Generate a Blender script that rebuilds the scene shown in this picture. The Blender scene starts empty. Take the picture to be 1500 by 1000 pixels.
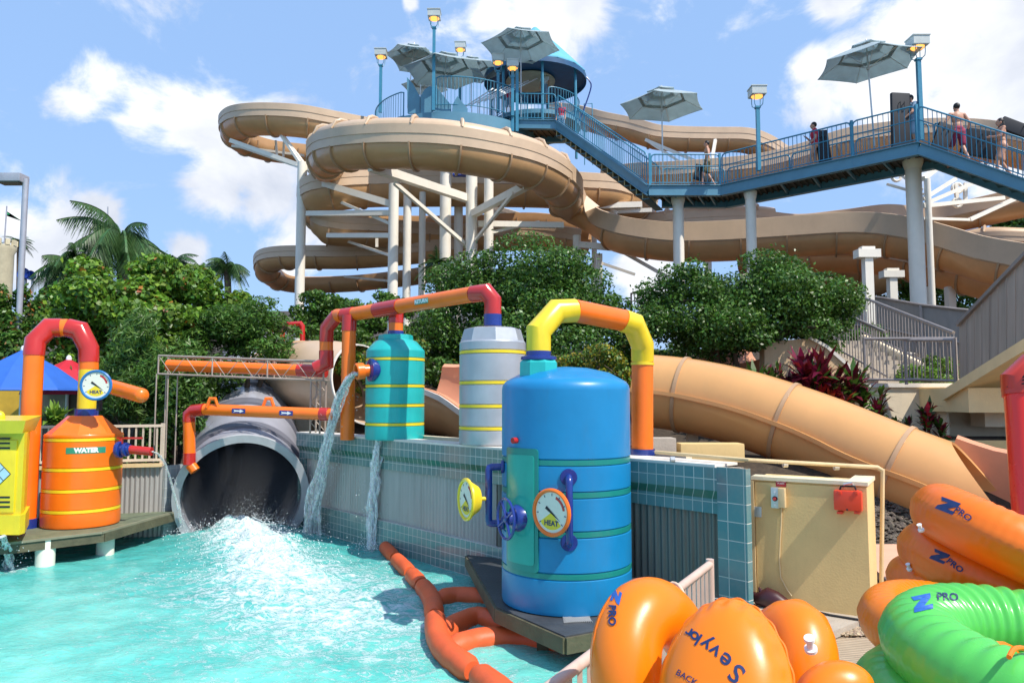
import bpy, math, random
import numpy as np
from mathutils import Vector, Matrix, noise
from mathutils.bvhtree import BVHTree
random.seed(7); rng = np.random.default_rng(7)
R = math.radians
scene = bpy.context.scene
COL = scene.collection
# ------------------------------------------------------------- camera model
FPX = 1080.0; TILT = math.atan(81/1080); CZ = 2.2
cT, sT = math.cos(TILT), math.sin(TILT)
def ray(px, py):
    x = (px-750)/FPX; y = (500-py)/FPX
    return Vector((x, cT-y*sT, sT+y*cT))
def P(px, py, D):
    r = ray(px, py); k = D/r.y
    return Vector((r.x*k, D, CZ+r.z*k))
def PZ(px, py, z):
    r = ray(px, py); k = (z-CZ)/r.z
    return Vector((r.x*k, r.y*k, z))
def PP(l): return [P(*q) for q in l]
cam = bpy.data.cameras.new('camera'); camo = bpy.data.objects.new('camera', cam); COL.objects.link(camo)
cam.sensor_width = 36; cam.lens = 36*FPX/1500; cam.clip_end = 3000; cam.clip_start = .05
camo.location = (0, 0, CZ); camo.rotation_euler = (math.pi/2+TILT, 0, 0)
scene.camera = camo
# ------------------------------------------------------------- materials
MC = {}
def nn(nt, t, **k):
    n = nt.nodes.new(t)
    for a, b in k.items():
        if a in n.inputs: n.inputs[a].default_value = b
        else: setattr(n, a, b)
    return n
def mat(name, col, rough=.5, metal=0, var=.12, vs=3.0, bump=0, bs=40, trans=0, coat=0, sss=0, dirt=0, dirtcol=(.08,.06,.04), spec=.5, island=0, stretch=None):
    if name in MC: return MC[name]
    m = bpy.data.materials.new(name); m.use_nodes = True; nt = m.node_tree; L = nt.links
    b = nt.nodes['Principled BSDF']; out = nt.nodes['Material Output']
    tc = nn(nt, 'ShaderNodeTexCoord'); vec = tc.outputs['Object']
    if stretch:
        mp = nn(nt, 'ShaderNodeMapping'); mp.inputs['Scale'].default_value = stretch; L.new(vec, mp.inputs[0]); vec = mp.outputs[0]
    nz = nn(nt, 'ShaderNodeTexNoise', Scale=vs, Detail=6.0, Roughness=.6); L.new(vec, nz.inputs['Vector'])
    mx = nn(nt, 'ShaderNodeMix', data_type='RGBA')
    c = Vector(col[:3])
    mr = nn(nt, 'ShaderNodeMapRange'); mr.inputs[1].default_value = .3; mr.inputs[2].default_value = .7
    L.new(nz.outputs['Fac'], mr.inputs[0]); L.new(mr.outputs[0], mx.inputs['Factor'])
    mx.inputs['A'].default_value = (*[max(0, x*(1-var)) for x in c], 1)
    mx.inputs['B'].default_value = (*[min(1, x*(1+var)) for x in c], 1)
    cs = mx.outputs['Result']
    if dirt:
        mp2 = nn(nt, 'ShaderNodeMapping'); mp2.inputs['Scale'].default_value = (1.4, 1.4, .35); L.new(vec, mp2.inputs[0]); n2 = nn(nt, 'ShaderNodeTexNoise', Scale=vs*2.3, Detail=9.0, Roughness=.75); L.new(mp2.outputs[0], n2.inputs['Vector'])
        m2 = nn(nt, 'ShaderNodeMapRange'); m2.inputs[1].default_value = .52; m2.inputs[2].default_value = .75; m2.inputs[4].default_value = dirt
        L.new(n2.outputs['Fac'], m2.inputs[0]); x2 = nn(nt, 'ShaderNodeMix', data_type='RGBA'); L.new(m2.outputs[0], x2.inputs['Factor'])
        L.new(cs, x2.inputs['A']); x2.inputs['B'].default_value = (*dirtcol, 1); cs = x2.outputs['Result']
    if island:
        g = nn(nt, 'ShaderNodeNewGeometry'); h = nn(nt, 'ShaderNodeHueSaturation')
        r1 = nn(nt, 'ShaderNodeMapRange'); r1.inputs[3].default_value = 1-island; r1.inputs[4].default_value = 1+island
        L.new(g.outputs['Random Per Island'], r1.inputs[0]); L.new(r1.outputs[0], h.inputs['Value'])
        r3 = nn(nt, 'ShaderNodeMapRange'); r3.inputs[3].default_value = .48; r3.inputs[4].default_value = .525
        w = nn(nt, 'ShaderNodeMath', operation='FRACT'); w2 = nn(nt, 'ShaderNodeMath', operation='MULTIPLY'); w2.inputs[1].default_value = 17.3
        L.new(g.outputs['Random Per Island'], w2.inputs[0]); L.new(w2.outputs[0], w.inputs[0]); L.new(w.outputs[0], r3.inputs[0]); L.new(r3.outputs[0], h.inputs['Hue'])
        L.new(cs, h.inputs['Color']); cs = h.outputs[0]
    L.new(cs, b.inputs['Base Color'])
    rr = nn(nt, 'ShaderNodeMapRange'); rr.inputs[3].default_value = max(.03, rough-.08); rr.inputs[4].default_value = min(1, rough+.1)
    L.new(nz.outputs['Fac'], rr.inputs[0]); L.new(rr.outputs[0], b.inputs['Roughness'])
    b.inputs['Metallic'].default_value = metal; b.inputs['Specular IOR Level'].default_value = spec
    b.inputs['Coat Weight'].default_value = coat; b.inputs['Coat Roughness'].default_value = .1
    if sss: b.inputs['Subsurface Weight'].default_value = sss; b.inputs['Subsurface Scale'].default_value = .06; b.inputs['Subsurface Radius'].default_value = (1, .5, .2)
    if bump:
        nb = nn(nt, 'ShaderNodeTexNoise', Scale=bs, Detail=5.0); L.new(vec, nb.inputs['Vector'])
        bp = nn(nt, 'ShaderNodeBump', Strength=bump); bp.inputs['Distance'].default_value = .02
        L.new(nb.outputs['Fac'], bp.inputs['Height']); L.new(bp.outputs[0], b.inputs['Normal'])
    if trans:
        t = nn(nt, 'ShaderNodeBsdfTranslucent'); L.new(cs, t.inputs['Color']); s = nn(nt, 'ShaderNodeMixShader'); s.inputs[0].default_value = trans
        L.new(b.outputs[0], s.inputs[1]); L.new(t.outputs[0], s.inputs[2]); L.new(s.outputs[0], out.inputs[0])
    MC[name] = m; return m
def emat(name, col, st):
    m = bpy.data.materials.new(name); m.use_nodes = True; b = m.node_tree.nodes['Principled BSDF']
    b.inputs['Base Color'].default_value = (*col, 1); b.inputs['Emission Color'].default_value = (*col, 1); b.inputs['Emission Strength'].default_value = st
    return m
orange = mat('orange_plastic', (.90,.17,.008), .33, var=.08, coat=.2, bump=.05, bs=12, dirt=.16, dirtcol=(.55,.11,.015))
red = mat('red_plastic', (.50,.022,.016), .22, var=.08, coat=.5, dirt=.08)
yellow = mat('yellow_plastic', (.82,.60,.02), .33, var=.08, coat=.2, dirt=.25, dirtcol=(.45,.30,.03))
navy = mat('navy_plastic', (.012,.035,.22), .25, var=.1, coat=.4)
blue = mat('blue_tank_plastic', (.007,.215,.47), .36, var=.10, vs=1.5, coat=.15, bump=.08, bs=7, dirt=.35, dirtcol=(.04,.16,.28))
teal = mat('teal_plastic', (.015,.42,.40), .35, var=.10, coat=.15, bump=.06, bs=8, dirt=.3, dirtcol=(.02,.24,.24))
green_pl = mat('green_plastic', (.01,.22,.19), .3, var=.1, coat=.3)
silver = mat('silver_paint', (.42,.44,.47), .38, .35, var=.1, bump=.05, bs=10, dirt=.15, dirtcol=(.3,.28,.25))
beige = mat('beige_fibreglass', (.66,.38,.17), .34, var=.09, vs=1.2, trans=.22, coat=.3, dirt=.18, dirtcol=(.40,.25,.14))
beige_wall = mat('beige_sidewall', (.66,.47,.31), .42, var=.08, vs=1.2, trans=.08, dirt=.16, dirtcol=(.42,.29,.18))
beige_rib = mat('beige_flange', (.46,.28,.15), .45, var=.12)
tube_be = mat('beige_tube', (.84,.46,.17), .32, var=.07, vs=1.0, trans=.26, coat=.35, dirt=.1, dirtcol=(.5,.32,.18))
salmon = mat('salmon_interior', (.80,.36,.20), .38, var=.06, trans=.1)
white_st = mat('cream_steel', (.84,.77,.65), .45, var=.06, vs=1.5, dirt=.15, dirtcol=(.45,.38,.3))
bridge_bl = mat('blue_steel', (.10,.25,.34), .42, var=.1, vs=2, dirt=.15, dirtcol=(.05,.12,.18))
rail_bl = mat('blue_rail', (.05,.24,.36), .38, var=.1)
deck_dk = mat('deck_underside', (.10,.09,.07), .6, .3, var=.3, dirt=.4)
grey_pipe = mat('grey_tunnel', (.36,.36,.40), .28, var=.1, vs=1.5, coat=.3, dirt=.15, dirtcol=(.2,.2,.2))
grey_dark = mat('grey_tunnel_band', (.15,.15,.175), .4, var=.1)
cream = mat('cream_stucco', (.74,.52,.22), .75, var=.09, vs=2, bump=.10, bs=60, dirt=.22, dirtcol=(.46,.31,.13))
cream_lt = mat('cream_render', (.80,.66,.46), .8, var=.08, vs=2, bump=.25, bs=60, dirt=.2, dirtcol=(.42,.34,.25))
cream_pipe = mat('cream_pipe', (.68,.50,.26), .45, var=.1, dirt=.2)
concrete = mat('concrete', (.45,.38,.30), .8, var=.15, vs=3, bump=.3, bs=50, dirt=.3, dirtcol=(.22,.17,.12))
coping = mat('white_coping', (.72,.66,.58), .6, var=.1, dirt=.3, dirtcol=(.4,.35,.3))
galv = mat('galvanised_sheet', (.40,.385,.36), .45, .25, var=.12, vs=2, dirt=.25, dirtcol=(.25,.22,.18), stretch=(4,4,.4))
fence_m = mat('fence_tan', (.62,.52,.40), .5, var=.1)
rail_pink = mat('rail_pinkish', (.60,.44,.36), .45, var=.1, dirt=.2)
rail_gr = mat('rail_grey', (.30,.26,.24), .45, .2, var=.12)
wood_dk = mat('dark_deck', (.10,.09,.05), .6, var=.25, vs=6, bump=.3, bs=30, dirt=.3)
deck_gn = mat('green_deck', (.13,.16,.10), .65, var=.25, vs=6, bump=.3, bs=40, dirt=.3)
blackrub = mat('black_rubber', (.02,.02,.022), .7, var=.2, bump=.3, bs=90)
black = mat('black_foam_mat', (.012,.014,.02), .6, var=.2)
truss_m = mat('truss_steel', (.42,.34,.28), .4, .3, var=.15)
dial = mat('dial_face', (.75,.72,.62), .35, var=.05)
white_p = mat('white_paint', (.8,.8,.8), .4, var=.03)
canvas = mat('umbrella_canvas', (.55,.64,.66), .8, var=.07, vs=4, trans=.45, bump=.15, bs=30)
lampbox = mat('lamp_housing', (.55,.57,.53), .4, .2, var=.1)
alu = mat('aluminium', (.62,.62,.60), .35, .6, var=.08)
lens = emat('lamp_lens', (1.0,.40,.08), 1.5)
bark = mat('bark', (.13,.09,.06), .85, var=.35, vs=8, bump=.6, bs=30)
soil = mat('soil_mulch', (.05,.035,.022), .95, var=.5, vs=10, bump=1, bs=25, dirt=.4, dirtcol=(.12,.09,.05))
skin = mat('skin', (.55,.28,.18), .5, var=.06, sss=.1)
hair = mat('hair_dark', (.012,.008,.006), .5, var=.2)
vinyl_o = mat('orange_vinyl', (1.0,.235,.002), .33, var=.03, vs=3, coat=.15, sss=.08, trans=.12, bump=.06, bs=9)
vinyl_o2 = mat('orange_vinyl_matte', (.98,.19,.004), .36, var=.03, vs=3, coat=.1, sss=.06, trans=.10, bump=.06, bs=9)
vinyl_g = mat('green_vinyl', (.13,.66,.12), .28, var=.04, vs=3, coat=.25, sss=.12, trans=.25, bump=.05, bs=9)
print_bl = mat('print_navy', (.01,.03,.12), .5)
print_lb = mat('print_blue', (.02,.12,.45), .5)
boom_m = mat('boom_fabric', (.78,.12,.03), .5, var=.12, vs=4, bump=.5, bs=6, trans=.05, dirt=.15, dirtcol=(.4,.12,.04))
glass_w = None
# ------------------------------------------------------------- mesh builder
def V(*a): return Vector(a)
class MB:
    def __init__(s): s.v = []; s.f = []
    def add(s, vs, fs):
        o = len(s.v); s.v += [tuple(p) for p in vs]; s.f += [tuple(i+o for i in f) for f in fs]; return s
    def box(s, c, sz, rz=0, M=None):
        hx, hy, hz = sz[0]/2, sz[1]/2, sz[2]/2; M = M or Matrix.Rotation(rz, 3, 'Z'); c = Vector(c)
        vs = [c+M@Vector((x*hx, y*hy, z*hz)) for x in (-1,1) for y in (-1,1) for z in (-1,1)]
        return s.add(vs, [(0,1,3,2),(4,6,7,5),(0,4,5,1),(2,3,7,6),(0,2,6,4),(1,5,7,3)])
    def bbox(s, c, sz, rz=0, b=.01):      # bevelled box
        hx, hy, hz = sz[0]/2, sz[1]/2, sz[2]/2; b = min(b, hx*.9, hy*.9, hz*.9); M = Matrix.Rotation(rz, 3, 'Z'); c = Vector(c)
        import bmesh
        bm = bmesh.new(); bmesh.ops.create_cube(bm, size=1)
        for v in bm.verts: v.co = Vector((v.co.x*2*hx, v.co.y*2*hy, v.co.z*2*hz))
        bmesh.ops.bevel(bm, geom=bm.edges[:], offset=b, segments=2, affect='EDGES', profile=.7)
        bm.verts.ensure_lookup_table()
        s.add([c+M@v.co for v in bm.verts], [tuple(v.index for v in f.verts) for f in bm.faces]); bm.free(); return s
    def beam(s, p0, p1, w, h, up=V(0,0,1)):
        p0 = Vector(p0); p1 = Vector(p1); d = (p1-p0).normalized(); x = d.cross(up)
        if x.length < 1e-4: x = d.cross(V(1,0,0))
        x.normalize(); u = x.cross(d)
        vs = [p+x*(a*w/2)+u*(b*h/2) for p in (p0,p1) for a, b in ((-1,-1),(1,-1),(1,1),(-1,1))]
        return s.add(vs, [(0,1,2,3),(7,6,5,4),(0,4,5,1),(1,5,6,2),(2,6,7,3),(3,7,4,0)])
    def tube(s, pts, r, n=16, caps=True, closed=False):
        pts = [Vector(p) for p in pts]; N = len(pts); rs = r if isinstance(r, (list, tuple)) else [r]*N
        if closed:
            ds = [(pts[(i+1)%N]-pts[i]).normalized() for i in range(N)]
        else:
            ds = [(pts[i+1]-pts[i]).normalized() for i in range(N-1)]
        d = ds[0]; a = d.cross(V(0,0,1)); a = a if a.length > .05 else d.cross(V(0,1,0)); a.normalize(); b = a.cross(d)
        rings = []
        for i in range(N):
            if closed: d0, d1 = ds[i-1], ds[i]
            else: d0 = ds[max(i-1, 0)]; d1 = ds[min(i, N-2)]
            nrm = (d0+d1).normalized()
            a = (a-d0*a.dot(d0)).normalized(); b = a.cross(d0).normalized()
            ring = []
            for k in range(n):
                t = 2*math.pi*k/n; o = (a*math.cos(t)+b*math.sin(t))*rs[i]
                dn = max(d0.dot(nrm), .3); o = o-d0*(o.dot(nrm)/dn); ring.append(pts[i]+o)
            rings.append(ring); a = (a-d1*a.dot(d1)).normalized()
        vs = [p for q in rings for p in q]; fs = []
        M = N if closed else N-1
        for i in range(M):
            j = (i+1) % N
            for k in range(n): fs.append((i*n+k, i*n+(k+1)%n, j*n+(k+1)%n, j*n+k))
        if caps and not closed: fs += [tuple(range(n))[::-1], tuple((N-1)*n+k for k in range(n))]
        return s.add(vs, fs)
    def lathe(s, prof, c=(0,0,0), n=48, M=None, capb=True, capt=True, a0=0):
        c = Vector(c); M = M or Matrix.Identity(3); vs = []; fs = []; N = len(prof)
        for r, z in prof:
            for k in range(n):
                t = 2*math.pi*k/n+a0; vs.append(c+M@Vector((r*math.cos(t), r*math.sin(t), z)))
        for i in range(N-1):
            for k in range(n): fs.append((i*n+k, i*n+(k+1)%n, (i+1)*n+(k+1)%n, (i+1)*n+k))
        if capb: fs.append(tuple(range(n))[::-1])
        if capt: fs.append(tuple((N-1)*n+k for k in range(n)))
        return s.add(vs, fs)
    def poly(s, pts, z0, z1):            # vertical prism from xy outline
        n = len(pts); vs = [(p[0], p[1], z0) for p in pts]+[(p[0], p[1], z1) for p in pts]
        fs = [tuple(range(n))[::-1], tuple(range(n, 2*n))]+[(i, (i+1)%n, (i+1)%n+n, i+n) for i in range(n)]
        return s.add(vs, fs)
    def ell(s, c, r, n=16, m=10, M=None):
        prof = [(max(math.sin(math.pi*i/m), 1e-4), -math.cos(math.pi*i/m)) for i in range(m+1)]; c = Vector(c); M = M or Matrix.Identity(3)
        vs = []; fs = []
        for q, z in prof:
            for k in range(n):
                t = 2*math.pi*k/n; vs.append(c+M@Vector((r[0]*q*math.cos(t), r[1]*q*math.sin(t), r[2]*z)))
        for i in range(m):
            for k in range(n): fs.append((i*n+k, i*n+(k+1)%n, (i+1)*n+(k+1)%n, (i+1)*n+k))
        return s.add(vs, fs)
    def strip(s, rows, closed_u=False, closed_v=False):   # grid of points rows[i][j]
        n = len(rows[0]); m = len(rows); vs = [p for r in rows for p in r]; fs = []
        for i in range(m if closed_v else m-1):
            i2 = (i+1) % m
            for k in range(n if closed_u else n-1):
                k2 = (k+1) % n; fs.append((i*n+k, i*n+k2, i2*n+k2, i2*n+k))
        return s.add(vs, fs)
def obj(name, mb, m, parent=None, smooth=True, angle=35, local=False):
    me = bpy.data.meshes.new(name); vs = mb.v
    if parent is not None and not local:
        L = parent.location; vs = [(a-L.x, b-L.y, c-L.z) for a, b, c in vs]
    me.from_pydata(vs, [], mb.f); me.materials.append(m)
    import bmesh
    if smooth:
        me.polygons.foreach_set('use_smooth', [True]*len(me.polygons)); me.set_sharp_from_angle(angle=R(angle))
    me.update()
    o = bpy.data.objects.new(name, me); COL.objects.link(o)
    if parent is not None: o.parent = parent
    return o
def tag(o, label, cat, group=None, kind=None):
    if label: o['label'] = label
    if cat: o['category'] = cat
    if group: o['group'] = group
    if kind: o['kind'] = kind
    return o
def thing(name, label, cat, loc=(0,0,0), group=None, rz=0):
    o = bpy.data.objects.new(name, None); COL.objects.link(o); o.location = loc; o.rotation_euler = (0,0,rz); o.empty_display_size = .2
    return tag(o, label, cat, group)
def struct(name, mb, m, smooth=False):
    o = obj(name, mb, m, smooth=smooth); o['kind'] = 'structure'; return o
def children(o): return [c for c in COL.objects if c.parent == o]
def dup(o, loc, rz=0, label=None, group=None, sc=None, rot=None):
    def rec(s, par):
        c = s.copy(); COL.objects.link(c); c.parent = par
        for ch in kids.get(s.name, []): rec(ch, c)
        return c
    kids = {}
    for x in list(COL.objects):
        if x.parent: kids.setdefault(x.parent.name, []).append(x)
    c = rec(o, None); c.location = loc; c.rotation_euler = rot or (0, 0, rz)
    if sc: c.scale = (sc, sc, sc)
    if label: c['label'] = label
    if group: c['group'] = group
    return c
def catmull(pts, step=.3):
    pts = [Vector(p) for p in pts]; q = [pts[0]*2-pts[1]]+pts+[pts[-1]*2-pts[-2]]; out = []
    for i in range(1, len(q)-2):
        p0, p1, p2, p3 = q[i-1:i+3]; n = max(2, int((p2-p1).length/step))
        for k in range(n):
            t = k/n
            out.append(.5*((2*p1)+(p2-p0)*t+(2*p0-5*p1+4*p2-p3)*t*t+(3*p1-p0-3*p2+p3)*t**3))
    out.append(pts[-1]); return out
def frames(path, s=1):
    N = len(path); fr = []
    for i in range(N):
        T = (path[min(i+1, N-1)]-path[max(i-1, 0)]).normalized(); S = T.cross(V(0,0,1)).normalized()*s; U = V(0,0,1); U = (U-T*U.dot(T)).normalized()
        fr.append((path[i], T, S, U))
    return fr
def thick(prof, t):
    n = len(prof); off = []
    for i in range(n):
        a = Vector(prof[max(i-1,0)]); b = Vector(prof[min(i+1,n-1)]); d = (b-a); d = d.normalized() if d.length > 1e-6 else Vector((1,0))
        off.append((prof[i][0]-d.y*t, prof[i][1]+d.x*t))
    return list(prof)+off[::-1]
def sweep(mb, fr, prof, caps=True):
    rows = [[p-S*a+U*b for a, b in prof] for p, T, S, U in fr]; o = len(mb.v); n = len(prof)
    mb.strip(rows, closed_u=True)
    if caps:
        mb.f.append(tuple(o+k for k in range(n))[::-1]); mb.f.append(tuple(o+(len(rows)-1)*n+k for k in range(n)))
    return mb
def text_mesh(body, size=1, bold=.0, center=True):
    cu = bpy.data.curves.new('txt', 'FONT'); cu.body = body; cu.size = size; cu.offset = bold; cu.resolution_u = 3
    if center: cu.align_x = 'CENTER'; cu.align_y = 'CENTER'
    o = bpy.data.objects.new('txt', cu); COL.objects.link(o); dg = bpy.context.evaluated_depsgraph_get(); dg.update()
    me = bpy.data.meshes.new_from_object(o.evaluated_get(dg)); COL.objects.unlink(o); bpy.data.objects.remove(o)
    import bmesh
    bm = bmesh.new(); bm.from_mesh(me); bmesh.ops.triangulate(bm, faces=bm.faces[:])
    for _ in range(2):
        e = [x for x in bm.edges if x.calc_length() > size*.12]
        if e: bmesh.ops.subdivide_edges(bm, edges=e, cuts=1); bmesh.ops.triangulate(bm, faces=bm.faces[:])
    bm.verts.ensure_lookup_table(); bm.verts.index_update()
    vs = [v.co.copy() for v in bm.verts]; fs = [tuple(v.index for v in f.verts) for f in bm.faces]; bm.free(); return vs, fs
def proj_decal(name, vs, fs, M, target, m, parent, off=.0022):
    """project flat verts (local xy) placed by M onto target mesh obj along -M.z"""
    dg = None; tm = target.data; mw = Matrix.Translation(parent.location)
    bvh = BVHTree.FromPolygons([mw@v.co for v in tm.vertices], [tuple(p.vertices) for p in tm.polygons])
    d = -(M.to_3x3()@V(0,0,1)).normalized(); out = []
    for v in vs:
        p = M@v; h = bvh.ray_cast(p, d)
        out.append((h[0]+h[1]*off*(1 if h[1].dot(d) < 0 else -1)) if h[0] else None)
    good = [f for f in fs if all(out[i] is not None for i in f)]
    mb = MB(); mb.v = [tuple(o) if o else (0,0,0) for o in out]; mb.f = good
    return obj(name, mb, m, parent, smooth=False) if good else None
def camM(px, py, D, rot=0, sx=1):       # decal frame facing the camera at a world point
    o = P(px, py, D); z = (V(0,0,CZ)-o).normalized(); x = V(0,0,1).cross(z).normalized(); y = z.cross(x)
    M = Matrix((x, y, z)).transposed().to_4x4()@Matrix.Rotation(rot, 4, 'Z'); M.translation = o; return M
def flatM(o, x, z):
    x = x.normalized(); z = z.normalized(); y = z.cross(x); M = Matrix((x, y, z)).transposed().to_4x4(); M.translation = o; return M
def arc(c, r, a0, a1, n, z=0): return [V(c[0]+r*math.cos(a0+(a1-a0)*i/n), c[1]+r*math.sin(a0+(a1-a0)*i/n), z) for i in range(n+1)]
# ------------------------------------------------------------- sky + sun
SAZ = math.atan2(-.63, .78); SEL = R(53)
sd = V(math.cos(SEL)*math.cos(SAZ), math.cos(SEL)*math.sin(SAZ), math.sin(SEL))
su = bpy.data.lights.new('sun', 'SUN'); su.energy = 4.3; su.angle = R(.5); su.color = (1, .95, .87)
suo = bpy.data.objects.new('sun', su); COL.objects.link(suo); suo.rotation_euler = sd.to_track_quat('Z', 'Y').to_euler()
w = bpy.data.worlds.new('World'); scene.world = w; w.use_nodes = True; nt = w.node_tree; L = nt.links
bg = nt.nodes['Background']; sky = nn(nt, 'ShaderNodeTexSky'); sky.sky_type = 'NISHITA'; sky.sun_disc = False
sky.sun_elevation = SEL; sky.sun_rotation = math.pi/2-SAZ; sky.air_density = 1.0; sky.dust_density = 1.3; sky.ozone_density = 1.5
tc = nn(nt, 'ShaderNodeTexCoord')
blobs = [(1260,110,95),(1350,60,130),(1450,130,130),(1195,150,55),(1490,20,120),(1330,170,90),(1190,95,45),(790,25,80),(725,15,45),(850,5,60),(790,80,55),
 (150,125,62),(115,150,45),(205,165,60),(260,175,55),(310,190,58),(345,225,70),(320,270,62),(400,270,80),(450,330,60),(420,380,60),(110,345,55),(50,385,80),(150,315,36),(20,330,40),
 (270,375,42),(240,395,30),(950,400,60),(600,4,16),(485,350,60),(1480,240,70),(1230,10,50)]
acc = None
for px, py, rp in blobs:
    c = ray(px, py).normalized()
    d = nn(nt, 'ShaderNodeVectorMath', operation='DISTANCE'); d.inputs[1].default_value = c; L.new(tc.outputs['Generated'], d.inputs[0])
    mr = nn(nt, 'ShaderNodeMapRange'); mr.inputs[1].default_value = rp/FPX*1.2; mr.inputs[2].default_value = 0
    L.new(d.outputs['Value'], mr.inputs[0])
    if acc is None: acc = mr.outputs[0]
    else:
        a = nn(nt, 'ShaderNodeMath', operation='SMOOTH_MAX'); a.inputs[2].default_value = .25; L.new(acc, a.inputs[0]); L.new(mr.outputs[0], a.inputs[1]); acc = a.outputs[0]
# clouds elsewhere in the sky too (outside the camera's view)
def wnoise(sc, det, rough, dist=0):
    n = nn(nt, 'ShaderNodeTexNoise', Scale=sc, Detail=det, Roughness=rough, Distortion=dist)
    mp = nn(nt, 'ShaderNodeMapping'); mp.inputs['Scale'].default_value = (1, 1, 1.35); L.new(tc.outputs['Generated'], mp.inputs[0]); L.new(mp.outputs[0], n.inputs['Vector']); return n
n1 = wnoise(7, 12, .62, .4); n2 = wnoise(2.2, 4, .5)
def mth(op, a, b, clamp=False):
    m = nn(nt, 'ShaderNodeMath', operation=op); m.use_clamp = clamp
    for i, x in enumerate((a, b)):
        if isinstance(x, (int, float)): m.inputs[i].default_value = x
        else: L.new(x, m.inputs[i])
    return m.outputs[0]
dens = mth('ADD', mth('MULTIPLY', acc, 1.0), mth('MULTIPLY', mth('SUBTRACT', n1.outputs['Fac'], .5), 2.0))
cl = nn(nt, 'ShaderNodeMapRange', interpolation_type='SMOOTHSTEP'); cl.inputs[1].default_value = .26; cl.inputs[2].default_value = .70; L.new(dens, cl.inputs[0])
n3 = wnoise(5, 8, .55, .2)
cr = nn(nt, 'ShaderNodeMix', data_type='RGBA'); cr.inputs['A'].default_value = (4.4, 4.7, 5.4, 1); cr.inputs['B'].default_value = (7.2, 7.25, 7.4, 1)
mr = nn(nt, 'ShaderNodeMapRange'); mr.inputs[1].default_value = .35; mr.inputs[2].default_value = .6; L.new(n3.outputs['Fac'], mr.inputs[0]); L.new(mr.outputs[0], cr.inputs['Factor'])
mx = nn(nt, 'ShaderNodeMix', data_type='RGBA'); L.new(mth('MULTIPLY', cl.outputs[0], .95), mx.inputs['Factor'])
hs = nn(nt, 'ShaderNodeMix', data_type='RGBA'); hs.inputs['Factor'].default_value = .72; hs.inputs['B'].default_value = (2.5, 4.1, 7.0, 1)
L.new(sky.outputs[0], hs.inputs['A']); L.new(hs.outputs['Result'], mx.inputs['A']); L.new(cr.outputs['Result'], mx.inputs['B']); L.new(mx.outputs['Result'], bg.inputs[0])
bg.inputs[1].default_value = .13
vs_ = scene.view_settings; vs_.view_transform = 'Standard'; vs_.look = 'None'; vs_.exposure = .32; vs_.gamma = 1
# ============================================================= WALL geometry constants
WA = PZ(440, 632, 1.6); WB = PZ(1071, 681, 1.6)
wd = (WB-WA); WL = wd.length; wd.normalize(); WRZ = math.atan2(wd.y, wd.x); wn = V(wd.y, -wd.x, 0)   # towards the pool
if wn.y > 0: wn = -wn
def wallp(t, off, z):    # t metres along, off metres towards pool
    p = WA+wd*t+wn*off; return V(p.x, p.y, z)
def wallt(px, z, off=0):
    p = PZ(px, 640, z) if False else None
    r = ray(px, 600); k = r.x/r.y                      # X = k*Y
    q = WA+wn*off; t = (k*q.y-q.x)/(wd.x-k*wd.y); return t
# ============================================================= ground
def smooth(a, b, x): t = min(1, max(0, (x-a)/(b-a))); return t*t*(3-2*t)
def gz(x, y):
    d = (x-WA.x)*(-wn.x)+(y-WA.y)*(-wn.y)        # distance behind the tiled wall line
    h1 = 1.35*smooth(-.1, .1, d-.25)
    z = -1.3
    if y > 12.35 and x < -3.2: z = max(z, .55+.12*(y-12.3))
    if d > .12 and x > -3.4 and y > 5.5 and x < 1.9: z = max(z, h1)
    base = 1.25+2.4*smooth(12, 23, y)
    if x > -3.4 and d > .3 and x < 60:
        if x > 2.2+.0*y: base = min(base, .38+max(0, (y-9.2))*.62) if y < 13.5 else base
        z = max(z, min(base, 3.8)) if not (x > 2.1 and y < 13.5) else max(.36, min(base, 3.8))
    if y > 14: z = max(z, min(.75+.3*(y-14), 3.6))
    zc = .57+.25*(y-12.2)
    if y > 11.5 and y < 27 and abs(x+.362*y) < 1.5: z = min(z, zc-1.1)
    return z
def grid(xs, ys, fz):
    mb = MB(); mb.strip([[V(x, y, fz(x, y)) for x in xs] for y in ys]); return mb
xs = [-400,-200,-100,-60,-40,-30,-24]+[-20+.4*i for i in range(100)]+[20,24,30,40,60,100,200,400]
ys = [-60,-20,-5]+[.4*i for i in range(75)]+[30,32,35,40,50,70,100,200,400,900]
gm = grid(xs, ys, gz); struct('ground', gm, soil, smooth=True)
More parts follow.
